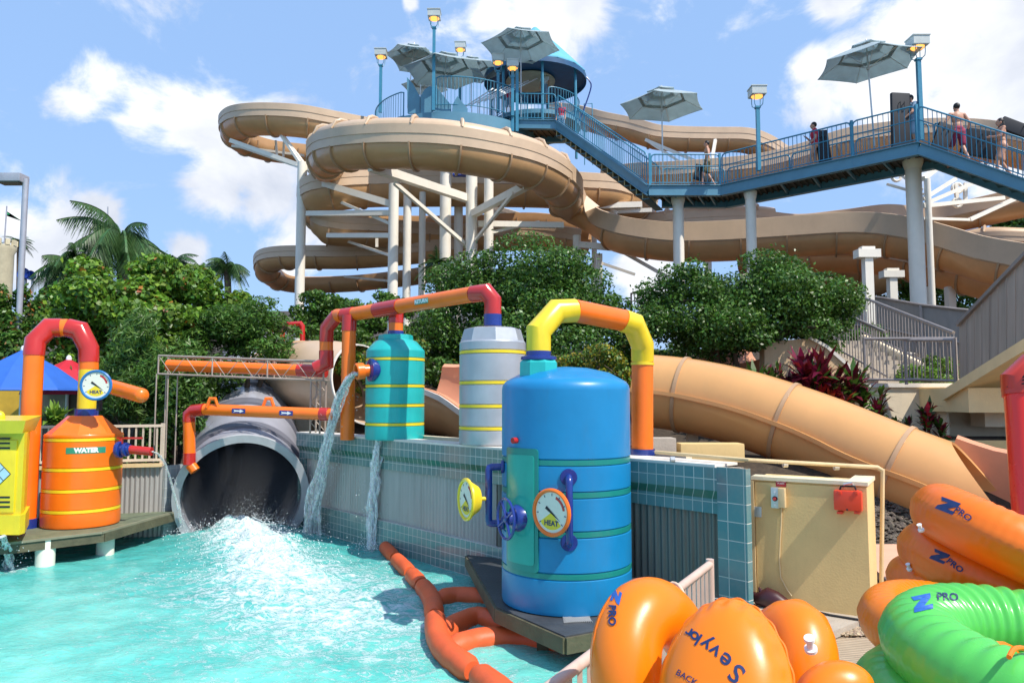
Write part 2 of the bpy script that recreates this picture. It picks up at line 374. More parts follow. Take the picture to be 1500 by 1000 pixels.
# pool water -------------------------------------------------
def wmat():
    m = bpy.data.materials.new('pool_water'); m.use_nodes = True; nt = m.node_tree; L = nt.links; b = nt.nodes['Principled BSDF']; out = nt.nodes['Material Output']
    tc = nn(nt, 'ShaderNodeTexCoord'); at = nn(nt, 'ShaderNodeAttribute'); at.attribute_name = 'foam'
    n1 = nn(nt, 'ShaderNodeTexNoise', Scale=1.1, Detail=5.0, Roughness=.6, Distortion=.8); L.new(tc.outputs['Object'], n1.inputs['Vector'])
    c = nn(nt, 'ShaderNodeMix', data_type='RGBA'); c.inputs['A'].default_value = (.075,.47,.41,1); c.inputs['B'].default_value = (.21,.66,.56,1)
    mr = nn(nt, 'ShaderNodeMapRange'); mr.inputs[1].default_value = .3; mr.inputs[2].default_value = .65; L.new(n1.outputs['Fac'], mr.inputs[0]); L.new(mr.outputs[0], c.inputs['Factor'])
    sx = nn(nt, 'ShaderNodeSeparateXYZ'); L.new(tc.outputs['Object'], sx.inputs[0])
    dp = nn(nt, 'ShaderNodeMapRange'); dp.inputs[1].default_value = 6.0; dp.inputs[2].default_value = 12; L.new(sx.outputs['Y'], dp.inputs[0])
    cd = nn(nt, 'ShaderNodeMix', data_type='RGBA'); cd.inputs['B'].default_value = (.02,.30,.30,1); L.new(c.outputs['Result'], cd.inputs['A'])
    dm = nn(nt, 'ShaderNodeMath', operation='MULTIPLY'); dm.inputs[1].default_value = .75; L.new(dp.outputs[0], dm.inputs[0]); L.new(dm.outputs[0], cd.inputs['Factor'])
    mp = nn(nt, 'ShaderNodeMapping'); mp.inputs['Scale'].default_value = (1, 1.5, 1); L.new(tc.outputs['Object'], mp.inputs[0])
    n2 = nn(nt, 'ShaderNodeTexNoise', Scale=5.5, Detail=14.0, Roughness=.72, Distortion=1.6); L.new(mp.outputs[0], n2.inputs['Vector'])
    n4 = nn(nt, 'ShaderNodeTexNoise', Scale=2.1, Detail=9.0, Roughness=.75, Distortion=2.5); L.new(mp.outputs[0], n4.inputs['Vector'])
    # thin streaks: ridge of noise
    s = nn(nt, 'ShaderNodeMath', operation='SUBTRACT'); s.inputs[1].default_value = .5; L.new(n4.outputs['Fac'], s.inputs[0])
    ab = nn(nt, 'ShaderNodeMath', operation='ABSOLUTE'); L.new(s.outputs[0], ab.inputs[0])
    rg = nn(nt, 'ShaderNodeMapRange'); rg.inputs[1].default_value = .05; rg.inputs[2].default_value = 0; L.new(ab.outputs[0], rg.inputs[0])
    a1 = nn(nt, 'ShaderNodeMath', operation='MULTIPLY_ADD'); a1.inputs[1].default_value = 1.6; L.new(n2.outputs['Fac'], a1.inputs[0]); a1.inputs[2].default_value = -1.0
    a2 = nn(nt, 'ShaderNodeMath', operation='MULTIPLY_ADD'); a2.inputs[1].default_value = .34; L.new(rg.outputs[0], a2.inputs[0]); L.new(a1.outputs[0], a2.inputs[2])
    a3 = nn(nt, 'ShaderNodeMath', operation='ADD'); L.new(a2.outputs[0], a3.inputs[0]); L.new(at.outputs['Fac'], a3.inputs[1])
    fm = nn(nt, 'ShaderNodeMapRange', interpolation_type='SMOOTHSTEP'); fm.inputs[1].default_value = .12; fm.inputs[2].default_value = .62; L.new(a3.outputs[0], fm.inputs[0])
    fx = nn(nt, 'ShaderNodeMix', data_type='RGBA'); fx.inputs['B'].default_value = (.66,.75,.76,1); L.new(cd.outputs['Result'], fx.inputs['A']); L.new(fm.outputs[0], fx.inputs['Factor'])
    L.new(fx.outputs['Result'], b.inputs['Base Color'])
    ro = nn(nt, 'ShaderNodeMapRange'); ro.inputs[3].default_value = .09; ro.inputs[4].default_value = .6; L.new(fm.outputs[0], ro.inputs[0]); L.new(ro.outputs[0], b.inputs['Roughness'])
    b.inputs['IOR'].default_value = 1.33; b.inputs['Subsurface Weight'].default_value = .0
    n3 = nn(nt, 'ShaderNodeTexNoise', Scale=9.0, Detail=7.0, Roughness=.6, Distortion=.5); L.new(mp.outputs[0], n3.inputs['Vector'])
    ad = nn(nt, 'ShaderNodeMath', operation='MULTIPLY_ADD'); ad.inputs[1].default_value = .5; L.new(fm.outputs[0], ad.inputs[0]); L.new(n3.outputs['Fac'], ad.inputs[2])
    bp = nn(nt, 'ShaderNodeBump', Strength=.5); bp.inputs['Distance'].default_value = .05; L.new(ad.outputs[0], bp.inputs['Height']); L.new(bp.outputs[0], b.inputs['Normal'])
    return m
MOUTH = P(355, 727, 12.2)
def seg_d(x, y, a, b):
    ax, ay = b[0]-a[0], b[1]-a[1]; t = ((x-a[0])*ax+(y-a[1])*ay)/(ax*ax+ay*ay); t = min(1, max(0, t)); return math.hypot(x-a[0]-t*ax, y-a[1]-t*ay), t
f0 = PZ(358, 782, 0); f1 = PZ(410, 850, 0); f2 = PZ(500, 905, 0); f3 = PZ(640, 1010, 0); f4 = PZ(250, 850, 0)
falls = [(PZ(455, 783, 0), .5), (PZ(545, 803, 0), .28), (PZ(268, 782, 0), .3), (PZ(14, 832, 0), .3)]
def foam_at(x, y):
    d, t = seg_d(x, y, f0, f1); v = .66*math.exp(-(d/.75)**2)
    d, t = seg_d(x, y, f1, f2); v = max(v, (.60-.10*t)*math.exp(-(d/(1.25+.3*t))**2))
    d, t = seg_d(x, y, f2, f3); v = max(v, (.34-.1*t)*math.exp(-(d/1.2)**2))
    d, t = seg_d(x, y, f1, f4); v = max(v, (.40-.14*t)*math.exp(-(d/.9)**2))
    for p, r in falls: v = max(v, .45*math.exp(-(math.hypot(x-p.x, (y-p.y))/r)**2))
    return v
def wz(x, y):
    d, t = seg_d(x, y, f0, f1); m = math.exp(-(d/.62)**2)*(1-.35*t)
    q = Vector((x, y*1.2, 0)); z = .028*noise.noise(q*1.7)+.018*noise.noise(q*4.1+V(7,0,0))
    f = foam_at(x, y)
    z += f*(.06*noise.noise(q*4+V(3,3,1))+.05*noise.noise(q*9)+.03*noise.noise(q*21))
    z += m*(.18+.22*noise.noise(q*2.3+V(1,5,0))+.10*abs(noise.noise(q*7)))
    return z
mb = MB(); fo = []
xs2 = [-30,-20,-14,-10]+[-8+.05*i for i in range(int(10.5/.05))]+[3,6]; ys2 = [-20,-8,-2,0,1.5]+[2.2+.05*i for i in range(int(11.6/.05))]+[15]
rows = []
for y in ys2:
    r = []
    for x in xs2: r.append(V(x, y, wz(x, y))); fo.append(foam_at(x, y))
    rows.append(r)
mb.strip(rows); wo = struct('water', mb, wmat(), smooth=True)
a = wo.data.attributes.new('foam', 'FLOAT', 'POINT'); a.data.foreach_set('value', fo)
# foam crest + flying spray
foam_m = mat('white_foam', (.80,.85,.86), .6, var=.03, sss=0, bump=.6, bs=30)
sp = MB(); octa = [V(1,0,0),V(-1,0,0),V(0,1,0),V(0,-1,0),V(0,0,1),V(0,0,-1)]; of = [(0,2,4),(2,1,4),(1,3,4),(3,0,4),(2,0,5),(1,2,5),(3,1,5),(0,3,5)]
for i in range(3000):
    t = random.random()**1.4; c = f0.lerp(f1, t); g = random.gauss
    x = c.x+g(0, .38+.12*t); y = c.y+g(0, .30); m = math.exp(-((x-c.x)**2+(y-c.y)**2)/.5)
    z = wz(x, y)+abs(g(0, .10+.10*m*(1-t)))-.01; r = random.uniform(.002, .0075)*(1.25 if z < .3 else .7)
    sp.add([V(x, y, z)+o*r for o in octa], of)
for p, r in falls[:3]:
    for i in range(260):
        x = p.x+random.gauss(0, .13); y = p.y+random.gauss(0, .13); z = abs(random.gauss(0, .09)); q = random.uniform(.003, .009)
        sp.add([V(x, y, z)+o*q for o in octa], of)
s_ = obj('water_spray', sp, foam_m, smooth=True); tag(s_, 'white spray thrown up where water rushes out of the grey tunnel', 'spray', kind='stuff')
# mist in the tunnel mouth (real scattering air)
vm = bpy.data.materials.new('mist_volume'); vm.use_nodes = True; nt = vm.node_tree; nt.nodes.remove(nt.nodes['Principled BSDF']); pv = nn(nt, 'ShaderNodeVolumePrincipled')
pv.inputs['Color'].default_value = (.95,.97,1,1); pv.inputs['Density'].default_value = .55; pv.inputs['Anisotropy'].default_value = .2
nt.links.new(pv.outputs[0], nt.nodes['Material Output'].inputs['Volume'])
# ============================================================= tiled wall
def tilemat(name, c1, c2, w, h, grout=(.62,.62,.56), off=0):
    m = bpy.data.materials.new(name); m.use_nodes = True; nt = m.node_tree; L = nt.links; b = nt.nodes['Principled BSDF']
    tc = nn(nt, 'ShaderNodeTexCoord'); sx = nn(nt, 'ShaderNodeSeparateXYZ'); L.new(tc.outputs['Object'], sx.inputs[0])
    ad = nn(nt, 'ShaderNodeMath', operation='ADD'); L.new(sx.outputs['X'], ad.inputs[0]); L.new(sx.outputs['Y'], ad.inputs[1])
    cb = nn(nt, 'ShaderNodeCombineXYZ'); L.new(ad.outputs[0], cb.inputs[0]); L.new(sx.outputs['Z'], cb.inputs[1])
    br = nn(nt, 'ShaderNodeTexBrick'); br.offset = off; br.inputs['Scale'].default_value = 1; br.inputs['Brick Width'].default_value = w; br.inputs['Row Height'].default_value = h
    br.inputs['Mortar Size'].default_value = .0045; br.inputs['Mortar Smooth'].default_value = .3; br.inputs['Bias'].default_value = -.2; br.inputs['Color1'].default_value = (*c1,1); br.inputs['Color2'].default_value = (*c2,1); br.inputs['Mortar'].default_value = (*grout,1)
    L.new(cb.outputs[0], br.inputs['Vector']); n = nn(nt, 'ShaderNodeTexNoise', Scale=1.6, Detail=8.0, Roughness=.7); L.new(tc.outputs['Object'], n.inputs['Vector'])
    mr = nn(nt, 'ShaderNodeMapRange'); mr.inputs[1].default_value = .4; mr.inputs[2].default_value = .72; mr.inputs[4].default_value = .7; L.new(n.outputs['Fac'], mr.inputs[0])
    mx = nn(nt, 'ShaderNodeMix', data_type='RGBA'); L.new(mr.outputs[0], mx.inputs['Factor']); L.new(br.outputs['Color'], mx.inputs['A']); mx.inputs['B'].default_value = (.26,.29,.26,1)
    L.new(mx.outputs['Result'], b.inputs['Base Color']); ro = nn(nt, 'ShaderNodeMapRange'); ro.inputs[3].default_value = .12; ro.inputs[4].default_value = .8
    L.new(br.outputs['Fac'], ro.inputs[0]); L.new(ro.outputs[0], b.inputs['Roughness'])
    bp = nn(nt, 'ShaderNodeBump', Strength=.6); bp.inputs['Distance'].default_value = -.004; L.new(br.outputs['Fac'], bp.inputs['Height']); L.new(bp.outputs[0], b.inputs['Normal']); return m
tile = tilemat('wall_tile', (.10,.24,.24), (.15,.29,.28), .105, .105)
tile_g = tilemat('cove_tile', (.03,.16,.11), (.05,.20,.14), .105, .2)
wall = thing('tiled_wall', 'long pool wall with green tile bands round corrugated metal sheets', 'wall', (WA.x, WA.y, 0), rz=WRZ)
def L_(n, mb, m, par=wall, **k): return obj(n, mb, m, par, local=True, **k)
# local frame: x along, y away from pool (+), z up
sgn = 1 if (Matrix.Rotation(WRZ, 3, 'Z')@V(0,1,0)).dot(-wn) > 0 else -1
def wbox(mb, x0, x1, o0, o1, z0, z1):   # o towards pool
    return mb.box(((x0+x1)/2, -sgn*(o0+o1)/2, (z0+z1)/2), (x1-x0, abs(o1-o0), z1-z0))
L_('wall_core', wbox(MB(), .01, WL-.01, -.22, -.05, -1.2, 1.565), concrete)
m1 = MB(); wbox(m1, 0, WL-1.0+.9, -.05, .07, 1.37, 1.575); L_('top_tile_band', m1, tile, smooth=False)
m2 = MB(); y0, y1 = -sgn*.07, -sgn*.01; X1 = WL-.1
m2.add([V(0,y0,1.37),V(X1,y0,1.37),V(X1,y1,1.29),V(0,y1,1.29)], [(0,1,2,3)]); m2.add([V(0,y0,1.369),V(X1,y0,1.369),V(X1,-sgn*-.04,1.369),V(0,-sgn*-.04,1.369)], [(0,1,2,3)])
L_('cove_tile_band', m2, tile_g, smooth=False)
L_('lower_tile_band', wbox(MB(), .002, X1-.002, -.045, .012, 1.16, 1.29), tile, smooth=False)
L_('base_tile_band', wbox(MB(), .002, X1-.002, -.045, .02, -1.2, .42), tile, smooth=False)
L_('tiled_pier', wbox(MB(), 0, .22, -.04, .026, .42, 1.16), tile, smooth=False)
L_('tiled_pier', wbox(MB(), WL-.98, WL+.0, -.04, .035, -.4, 1.165) if False else wbox(MB(), WL-.10, wallt(1097,1.6)+.0, .0, .075, -.4, 1.583), tilemat('pier_tile', (.07,.20,.22), (.10,.25,.27), .16, .16), smooth=False)
# corrugated sheets with seams
def corr(x0, x1, z0, z1, yoff, per=.075, amp=.02):
    mb = MB(); n = int((x1-x0)/per*6); rows = [[], []]
    for i in range(n+1):
        x = x0+(x1-x0)*i/n; y = -sgn*(yoff+amp*math.sin(2*math.pi*x/per)); rows[0].append(V(x, y, z0)); rows[1].append(V(x, y, z1))
    return mb.strip(rows)
edges_ = [.23, 2.0, 3.6, 5.2, WL-1.45, WL-.11]
dkgalv = mat('shaded_sheet', (.20,.19,.165), .5, .4, var=.2, vs=2, dirt=.4, dirtcol=(.1,.09,.07), stretch=(4,4,.4))  # darker copy of galv: shade around the blue tank is put into its colour
for i in range(len(edges_)-1):
    L_('corrugated_sheet', corr(edges_[i]+.003, edges_[i+1]-.003, .40, 1.18, -.03-(.004*(i%2)), amp=.016 if i < 3 else .018, per=.074 if i < 3 else .08), galv if i < 3 else dkgalv, angle=60)
L_('coping', wbox(MB(), -.01, WL-.12, -.30, .072, 1.577, 1.600), coping)
t0 = wallt(567, 1.6)
ms = MB(); wbox(ms, t0-.13, t0+.13, -.1, .10, 1.602, 1.622); wbox(ms, t0-.15, t0-.13, -.1, .11, 1.602, 1.65); wbox(ms, t0+.13, t0+.15, -.1, .11, 1.602, 1.65); L_('spill_lip', ms, cream_pipe)
# ============================================================= tanks
def cyl_tank(root, c, r, z0, z1, bodym, bandm, bandz, n=64, groove=True, band_h=.035, proud=.004):
    prof = [(r-.03, z0), (r-.008, z0+.01), (r, z0+.04)]
    for b in bandz: prof += [(r, b-band_h/2-.012), (r-.012, b-band_h/2-.003), (r-.012, b+band_h/2+.003), (r, b+band_h/2+.012)]
    prof += [(r, z1)]
    for b in bandz:
        m = MB(); m.lathe([(r-.011, b-band_h/2), (r-.011+proud+.006, b-band_h/2+.004), (r-.011+proud+.006, b+band_h/2-.004), (r-.011, b+band_h/2)], (c.x, c.y, 0), n, capb=False, capt=False)
        obj('band', m, bandm, root)
    return prof
def pipe(parts, root, r, n=20):
    """parts: list of (name, material, pts, extra radius)"""
    for nm, m, pts, ex in parts: obj(nm, MB().tube(pts, r+ex, n), m, root, angle=30)
def along(a, b, t): return a.lerp(b, t)
# ---- blue tank
BT = V(0,0,0); bd = 7.12; bp_ = P(829, 700, bd); BT = V(bp_.x, bd, 0); br_ = .612; ZB = .30
r_ = thing('blue_water_tank', 'big bright blue domed tank with green hatch and orange rimmed gauge', 'tank', (BT.x, BT.y, ZB))
prof = cyl_tank(r_, BT, br_, ZB, 2.26, blue, green_pl, [.60, .98, 1.33, 1.62][0:4] if False else [.64, 1.00, 1.34, 1.62], n=96, band_h=.05, proud=.004)
prof += [(br_, 2.27), (br_-.008, 2.31), (br_-.035, 2.345), (br_-.08, 2.37), (.42, 2.43), (.22, 2.475), (.02, 2.49)]
obj('tank_body', MB().lathe(prof, (BT.x, BT.y, 0), 96), blue, r_)
nk = P(789, 540, 6.98); nkx, nky = nk.x, nk.y-.02
obj('neck', MB().lathe([(.19, 2.30), (.185, 2.52), (.165, 2.545), (.02, 2.547)], (nkx, nky, 0), 8, a0=.3), teal, r_, smooth=False)
# hatch: curved panel on the tank front-left
def panel(c, r, a0, a1, z0, z1, t, rad=.03, n=14):
    mb = MB(); rows = []; m = 10
    def pt(u, v, rr):
        a = a0+(a1-a0)*u; return V(c.x+rr*math.cos(a), c.y+rr*math.sin(a), z0+(z1-z0)*v)
    W = (a1-a0)*r; H = z1-z0
    def edge(v):       # rounded corner inset in u
        d = min(v, 1-v)*H; return 0 if d > rad else (rad-math.sqrt(max(0, rad*rad-(rad-d)**2)))/W
    vs = [0, .004, .01, .02, .03, .5, .97, .98, .99, .996, 1]
    top = [[pt(edge(v)+(1-2*edge(v))*i/n, v, r+t) for i in range(n+1)] for v in vs]; bot = [[pt(edge(v)+(1-2*edge(v))*i/n, v, r-.01) for i in range(n+1)] for v in vs]
    mb.strip(top); mb.strip(bot)
    loop = lambda g: g[0]+[q[-1] for q in g[1:-1]]+g[-1][::-1]+[q[0] for q in g[1:-1]][::-1]
    mb.strip([loop(bot), loop(top)], closed_u=True); return mb
ang = lambda px, D=6.6: math.atan2(P(px, 700, D).y-BT.y, P(px, 700, D).x-BT.x)
def tank_ang(px):      # angle of front surface under a pixel column
    r = ray(px, 700); k = r.x/r.y; a = 1+k*k; b = -2*(k*BT.x+BT.y); c = BT.x**2+BT.y**2-br_**2; Y = (-b-math.sqrt(max(0, b*b-4*a*c)))/(2*a); return math.atan2(Y-BT.y, k*Y-BT.x)
ha, hb = tank_ang(744), tank_ang(789)
hz = lambda py, px=765: CZ+(P(px, py, 6.6).z-CZ)
h = obj('hatch', panel(BT, br_, ha, hb, hz(838), hz(657), .014), green_pl, r_)
obj('hatch_panel', panel(BT, br_, ha+.06, hb-.06, hz(828), hz(667), .021), mat('green_hatch_panel', (.015,.34,.28), .3, coat=.3), r_)
def rad(a, r, z): return V(BT.x+r*math.cos(a), BT.y+r*math.sin(a), z)
def disc_on(parent, nm, m, o, d, r, t, n=32, prof=None):
    q = Vector(d).normalized().to_track_quat('Z', 'Y').to_matrix(); pf = prof or [(r*.96, 0), (r, t*.3), (r, t*.8), (r*.96, t)]
    return obj(nm, MB().lathe(pf, o, n, q), m, parent)
# red button
a = tank_ang(757); disc_on(r_, 'red_button', red, rad(a, br_-.01, hz(646)), rad(a, 1, 0)-rad(a, 0, 0), .028, .06, 16)
# blue c-shaped side pipe with yellow gauge (left)
a1 = tank_ang(736.5)
Zt, Zb = hz(689, 715), hz(776, 715); pj = 716
o1 = V(P(pj, 700, 6.95).x, 6.95, 0); e = V(BT.x-br_*.96, 6.98, 0)
pts = [e+V(0,0,Zt), o1+V(.03,0,Zt), o1+V(.008,0,Zt-.008), o1+V(0,0,Zt-.03), o1+V(0,0,Zb+.03), o1+V(.008,0,Zb+.008), o1+V(.03,0,Zb), e+V(0,0,Zb)]
obj('side_pipe', MB().tube(pts, .034, 16), navy, r_, angle=60)
for z in (Zt, Zb): disc_on(r_, 'pipe_flange', navy, e+V(-.03,0,z), V(1,0,0), .06, .03, 20)
def gauge(par, o, d, r, rimm, nm='gauge', depth=.05, stem=None, txt='HEAT'):
    q = Vector(d).normalized().to_track_quat('Z', 'Y').to_matrix()
    g = obj(nm, MB().lathe([(r*.45, -depth), (r*.62, -depth), (r*.9, -.008), (r, 0), (r*1.0, .016), (r*.93, .026), (r*.86, .022), (r*.83, .006)], o, 40, q, capt=False), rimm, par)
    f = obj('dial', MB().lathe([(r*.84, .004), (r*.84, .0075), (.001, .008)], o, 40, q, capb=False), dial, par); f.parent = g
    mk = MB()
    for k in range(9):
        t = R(-40+k*32); c = V(math.cos(t), math.sin(t), 0)*r*.68; u = V(math.cos(t), math.sin(t), 0)
        mk.beam(o+q@(c+V(0,0,.0095)), o+q@(c+u*r*.1+V(0,0,.0095)), r*.035, .001, up=q@V(0,0,1))
    def addl(n_, mb_, m_):
        x = obj(n_, mb_, m_, par); x.parent = g; return x
    addl('dial_marks', mk, print_bl)
    t = R(-35); u = V(math.cos(t), math.sin(t), 0); nd = MB(); nd.add([o+q@p for p in (u*r*.6+V(0,0,.012), V(-u.y,u.x,0)*r*.07-u*r*.35+V(0,0,.012), V(u.y,-u.x,0)*r*.07-u*r*.35+V(0,0,.012))], [(0,1,2)])
    addl('needle', nd, black)
    ye = MB(); pts = [V(0,0,.0085)]+[V(math.cos(R(x)), math.sin(R(x)), 0)*r*.72+V(0,0,.0085) for x in range(215, 316, 10)]; ye.add([o+q@p for p in pts], [tuple(range(len(pts)))]); addl('dial_sector', ye, yellow)
    re = MB(); pts = [V(math.cos(R(x)), math.sin(R(x)), 0)*r*k+V(0,0,.0087) for k, rg in ((.72, range(10, 71, 10)), (.6, range(70, 9, -10))) for x in rg]; re.add([o+q@p for p in pts], [tuple(range(len(pts)))]); addl('dial_zone', re, red)
    vs, fs = text_mesh(txt, r*.3, r*.01); m = MB().add([o+q@(v+V(0,-r*.45,.0105)) for v in vs], fs); addl('dial_lettering', m, print_bl)
    return g
go = P(684, 731, 6.9)
gauge(r_, go, V(-.90,-.43,.02), .195, yellow, 'side_gauge', depth=.10)
obj('gauge_stem', MB().tube([go+V(.05,.02,0), V(o1.x, o1.y, go.z)], .02, 12), yellow, r_)
# valve wheel
wa = tank_ang(760); wc = rad(wa, br_, hz(761)); wdv = (rad(wa, 1, 0)-rad(wa, 0, 0)); wdv = (wdv+V(-.55,.05,0)).normalized(); q = wdv.to_track_quat('Z', 'Y').to_matrix()
disc_on(r_, 'valve_boss', navy, wc, wdv, .085, .07, 28, [(.12,-.05),(.12,.03),(.10,.06),(.06,.065),(.06,.12)])
wm = MB(); oc = wc+wdv*.13; wm.tube([oc+q@(V(math.cos(t), math.sin(t), 0)*.175) for t in [2*math.pi*i/32 for i in range(32)]], .013, 8, closed=True)
for k in range(4):
    t = R(30+90*k); wm.tube([oc+q@V(0,0,-.005), oc+q@(V(math.cos(t), math.sin(t), 0)*.175)], .013, 8)
wm.lathe([(.03,-.03),(.032,.01),(.02,.018)], oc, 16, q); obj('valve_wheel', wm, navy, r_)
# right vertical handle pipe and orange gauge
pa = tank_ang(833); zt2, zb2 = hz(697, 833), hz(791, 833); A = lambda rr, z: rad(pa, br_+rr, z)
obj('handle_pipe', MB().tube([A(-.01,zt2), A(.06,zt2), A(.085,zt2-.012), A(.10,zt2-.045), A(.10,zb2+.045), A(.085,zb2+.012), A(.06,zb2), A(-.01,zb2)], .032, 16), navy, r_, angle=60)
for z in (zt2, zb2): disc_on(r_, 'pipe_flange', navy, A(-.005, z), A(1,0)-A(0,0), .075, .02, 24)
ga = tank_ang(808); gd = (rad(ga,1,0)-rad(ga,0,0)); gd = (gd+V(-.15,0,.0)).normalized(); go = rad(ga, br_+.17, hz(750, 808)); gauge(r_, P(808.5, 750, 6.42), V(-.66,-.75,.02), .205, orange, 'front_gauge', depth=.05)
obj('gauge_stem', MB().tube([A(.10, hz(755,833)), P(812, 751, 6.47)], .022, 12), navy, r_)
# ---- arched pipe over blue tank
ap = thing('arched_pipe', 'yellow and orange arched pipe joining the blue tank top to the wall', 'pipe', (nkx, nky, 2.55))
D0, D1 = nky, 7.75; r1 = .112
k = [V(nkx, nky, 2.55), P(789, 485, D0), P(815, 456, D0+.12), P(842, 455, D0+.2), P(912, 469, D0+.52), P(928, 475, D0+.58), P(941, 505, 7.72), P(941, 528, 7.75), P(941, 663, 7.75)]
k[1].x = nkx; k[1].y = nky
pipe([('blue_collar', navy, [V(nkx,nky,2.50), V(nkx,nky,2.63)], .006), ('elbow', yellow, [V(nkx,nky,2.625), k[1]-V(0,0,.0), k[2], k[3]], .004), ('pipe_section', orange, [along(k[3],k[4],-.02), along(k[3],k[4],1.02)], -.001),
      ('elbow', yellow, [k[4], k[5], k[6], k[7]], .006), ('pipe_section', orange, [k[7]+V(0,0,.01), k[8]], .0), ('blue_collar', navy, [V(k[8].x,k[8].y,1.60), V(k[8].x,k[8].y,1.66)], .02)], ap, r1, 28)
obj('flange', MB().lathe([(.17,2.548),(.17,2.575),(.12,2.59)], (nkx,nky,0), 28), navy, ap)
obj('coupling', MB().tube([along(k[7],k[8],.02), along(k[7],k[8],.05)], r1+.010, 28), yellow, ap)
# ---- tank platform
tp = thing('tank_platform', 'dark brown angular deck carrying the big blue tank', 'platform', (BT.x, BT.y, .1))
pl = [PZ(684,812,ZB), PZ(728,888,ZB), PZ(828,931,ZB), PZ(866,924,ZB), PZ(960,900,ZB), PZ(985,850,ZB)]
pl.append(wallp(wallt(985, .3)-.3, .03, 0)); pl.append(wallp(wallt(735, .3)-.1, .03, 0))
obj('deck_top', MB().poly([(p.x,p.y) for p in pl], ZB-.025, ZB), mat('deck_plate', (.055,.06,.065), .55, .1, var=.3, bump=.3, bs=30, dirt=.3), tp)
for i in range(5): obj('edge_beam', MB().beam(V(pl[i].x,pl[i].y,ZB-.075), V(pl[i+1].x,pl[i+1].y,ZB-.075), .05, .125), wood_dk, tp)
gr = MB(); c0 = PZ(845, 908, ZB)
for i in range(14): gr.box((c0.x-.1+i*.016, c0.y+.02, ZB+.006), (.005, .17, .008), rz=.2)
for i in range(8): gr.box((c0.x, c0.y-.06+i*.022, ZB+.009), (.24, .005, .008), rz=.2)
obj('drain_grating', gr, alu, tp)
for (px, py) in ((705, 830), (775, 905), (880, 905)):
    q_ = PZ(px, py, ZB); obj('leg', MB().box((q_.x+.12, q_.y+.12, -.4), (.1,.1,1.25)), wood_dk, tp)
# ---- teal tank
def tank2(nm, label, cx, D, rr, z0, ztop, zcone, m, bands, a0):
    c = P(cx, 600, D); c = V(c.x, D, 0); t = thing(nm, label, 'tank', (c.x, c.y, z0))
    pf = cyl_tank(t, c, rr, z0, ztop, m, yellow, bands, n=64, band_h=.036, proud=.006); pf += [(rr-.004, ztop+.01)]
    obj('tank_body', MB().lathe(pf, (c.x,c.y,0), 64), m, t)
    return t, c
tt, tc_ = tank2('teal_water_tank', 'teal tank with yellow bands spilling water from its orange spout', 578.5, 11.0, .425, 1.55, 2.82, 3.0, teal, [], 0) if False else (None, None)
def py2z(py, px, D): return P(px, py, D).z
D = 10.9; c = P(578.5, 600, D); c = V(c.x, D, 0); rr = .43; tl = thing('teal_water_tank', 'teal tank with yellow bands and a blue collared spout pouring water', 'tank', (c.x, c.y, 1.58))
zf = lambda py: P(578, py, D-rr).z
pf = cyl_tank(tl, c, rr, 1.58, zf(513), teal, yellow, [zf(622), zf(594), zf(565), zf(525)], n=64, band_h=.04, proud=.006)
pf += [(rr, zf(512)), (rr-.01, zf(510)), (rr*.72, zf(497)), (rr*.5, zf(493)), (.01, zf(492))]
obj('tank_body', MB().lathe(pf, c, 64), teal, tl); obj('neck', MB().lathe([(.27, zf(505)), (.25, zf(488)), (.24, zf(487)), (.02, zf(486))], (c.x,c.y,0), 8, a0=.2), teal, tl, smooth=False)
sp_ = P(545, 542, D-.33); sdv = V(-.86,-.5,.0).normalized()
disc_on(tl, 'spout_flange', navy, sp_, sdv, .16, .05, 32, [(.12,-.12),(.165,.0),(.165,.035),(.12,.05)])
q = (sdv+V(0,0,-.12)).to_track_quat('Z', 'Y').to_matrix()
obj('spout', MB().lathe([(.085,-.02),(.085,.10),(.115,.10),(.12,.20),(.105,.215),(.092,.20),(.08,.05),(.001,.045)], sp_+sdv*.03, 28, q, capb=False, capt=False), orange, tl)
SPOUT = sp_+sdv*.22
# ---- silver tank
D = 9.45; c2 = P(721.5, 600, D); c2 = V(c2.x, D, 0); rr = .425; sl = thing('silver_water_tank', 'silver grey tank with yellow bands behind the blue tank', 'tank', (c2.x, c2.y, 1.6))
zs = lambda py: P(721, py, D-rr).z
pf = cyl_tank(sl, c2, rr, 1.602, zs(500), silver, yellow, [zs(628), zs(595), zs(560), zs(514)], n=64, band_h=.04, proud=.006); pf += [(rr, zs(499)), (rr-.012, zs(497)), (rr-.03, zs(496.5)), (.02, zs(496))]
obj('tank_body', MB().lathe(pf, (c2.x,c2.y,0), 64), silver, sl)
obj('faceted_top', MB().lathe([(rr-.01, zs(498)), (rr-.06, zs(478)), (.30, zs(476)), (.02, zs(474))], (c2.x,c2.y,0), 8, a0=.12), silver, sl, smooth=False)
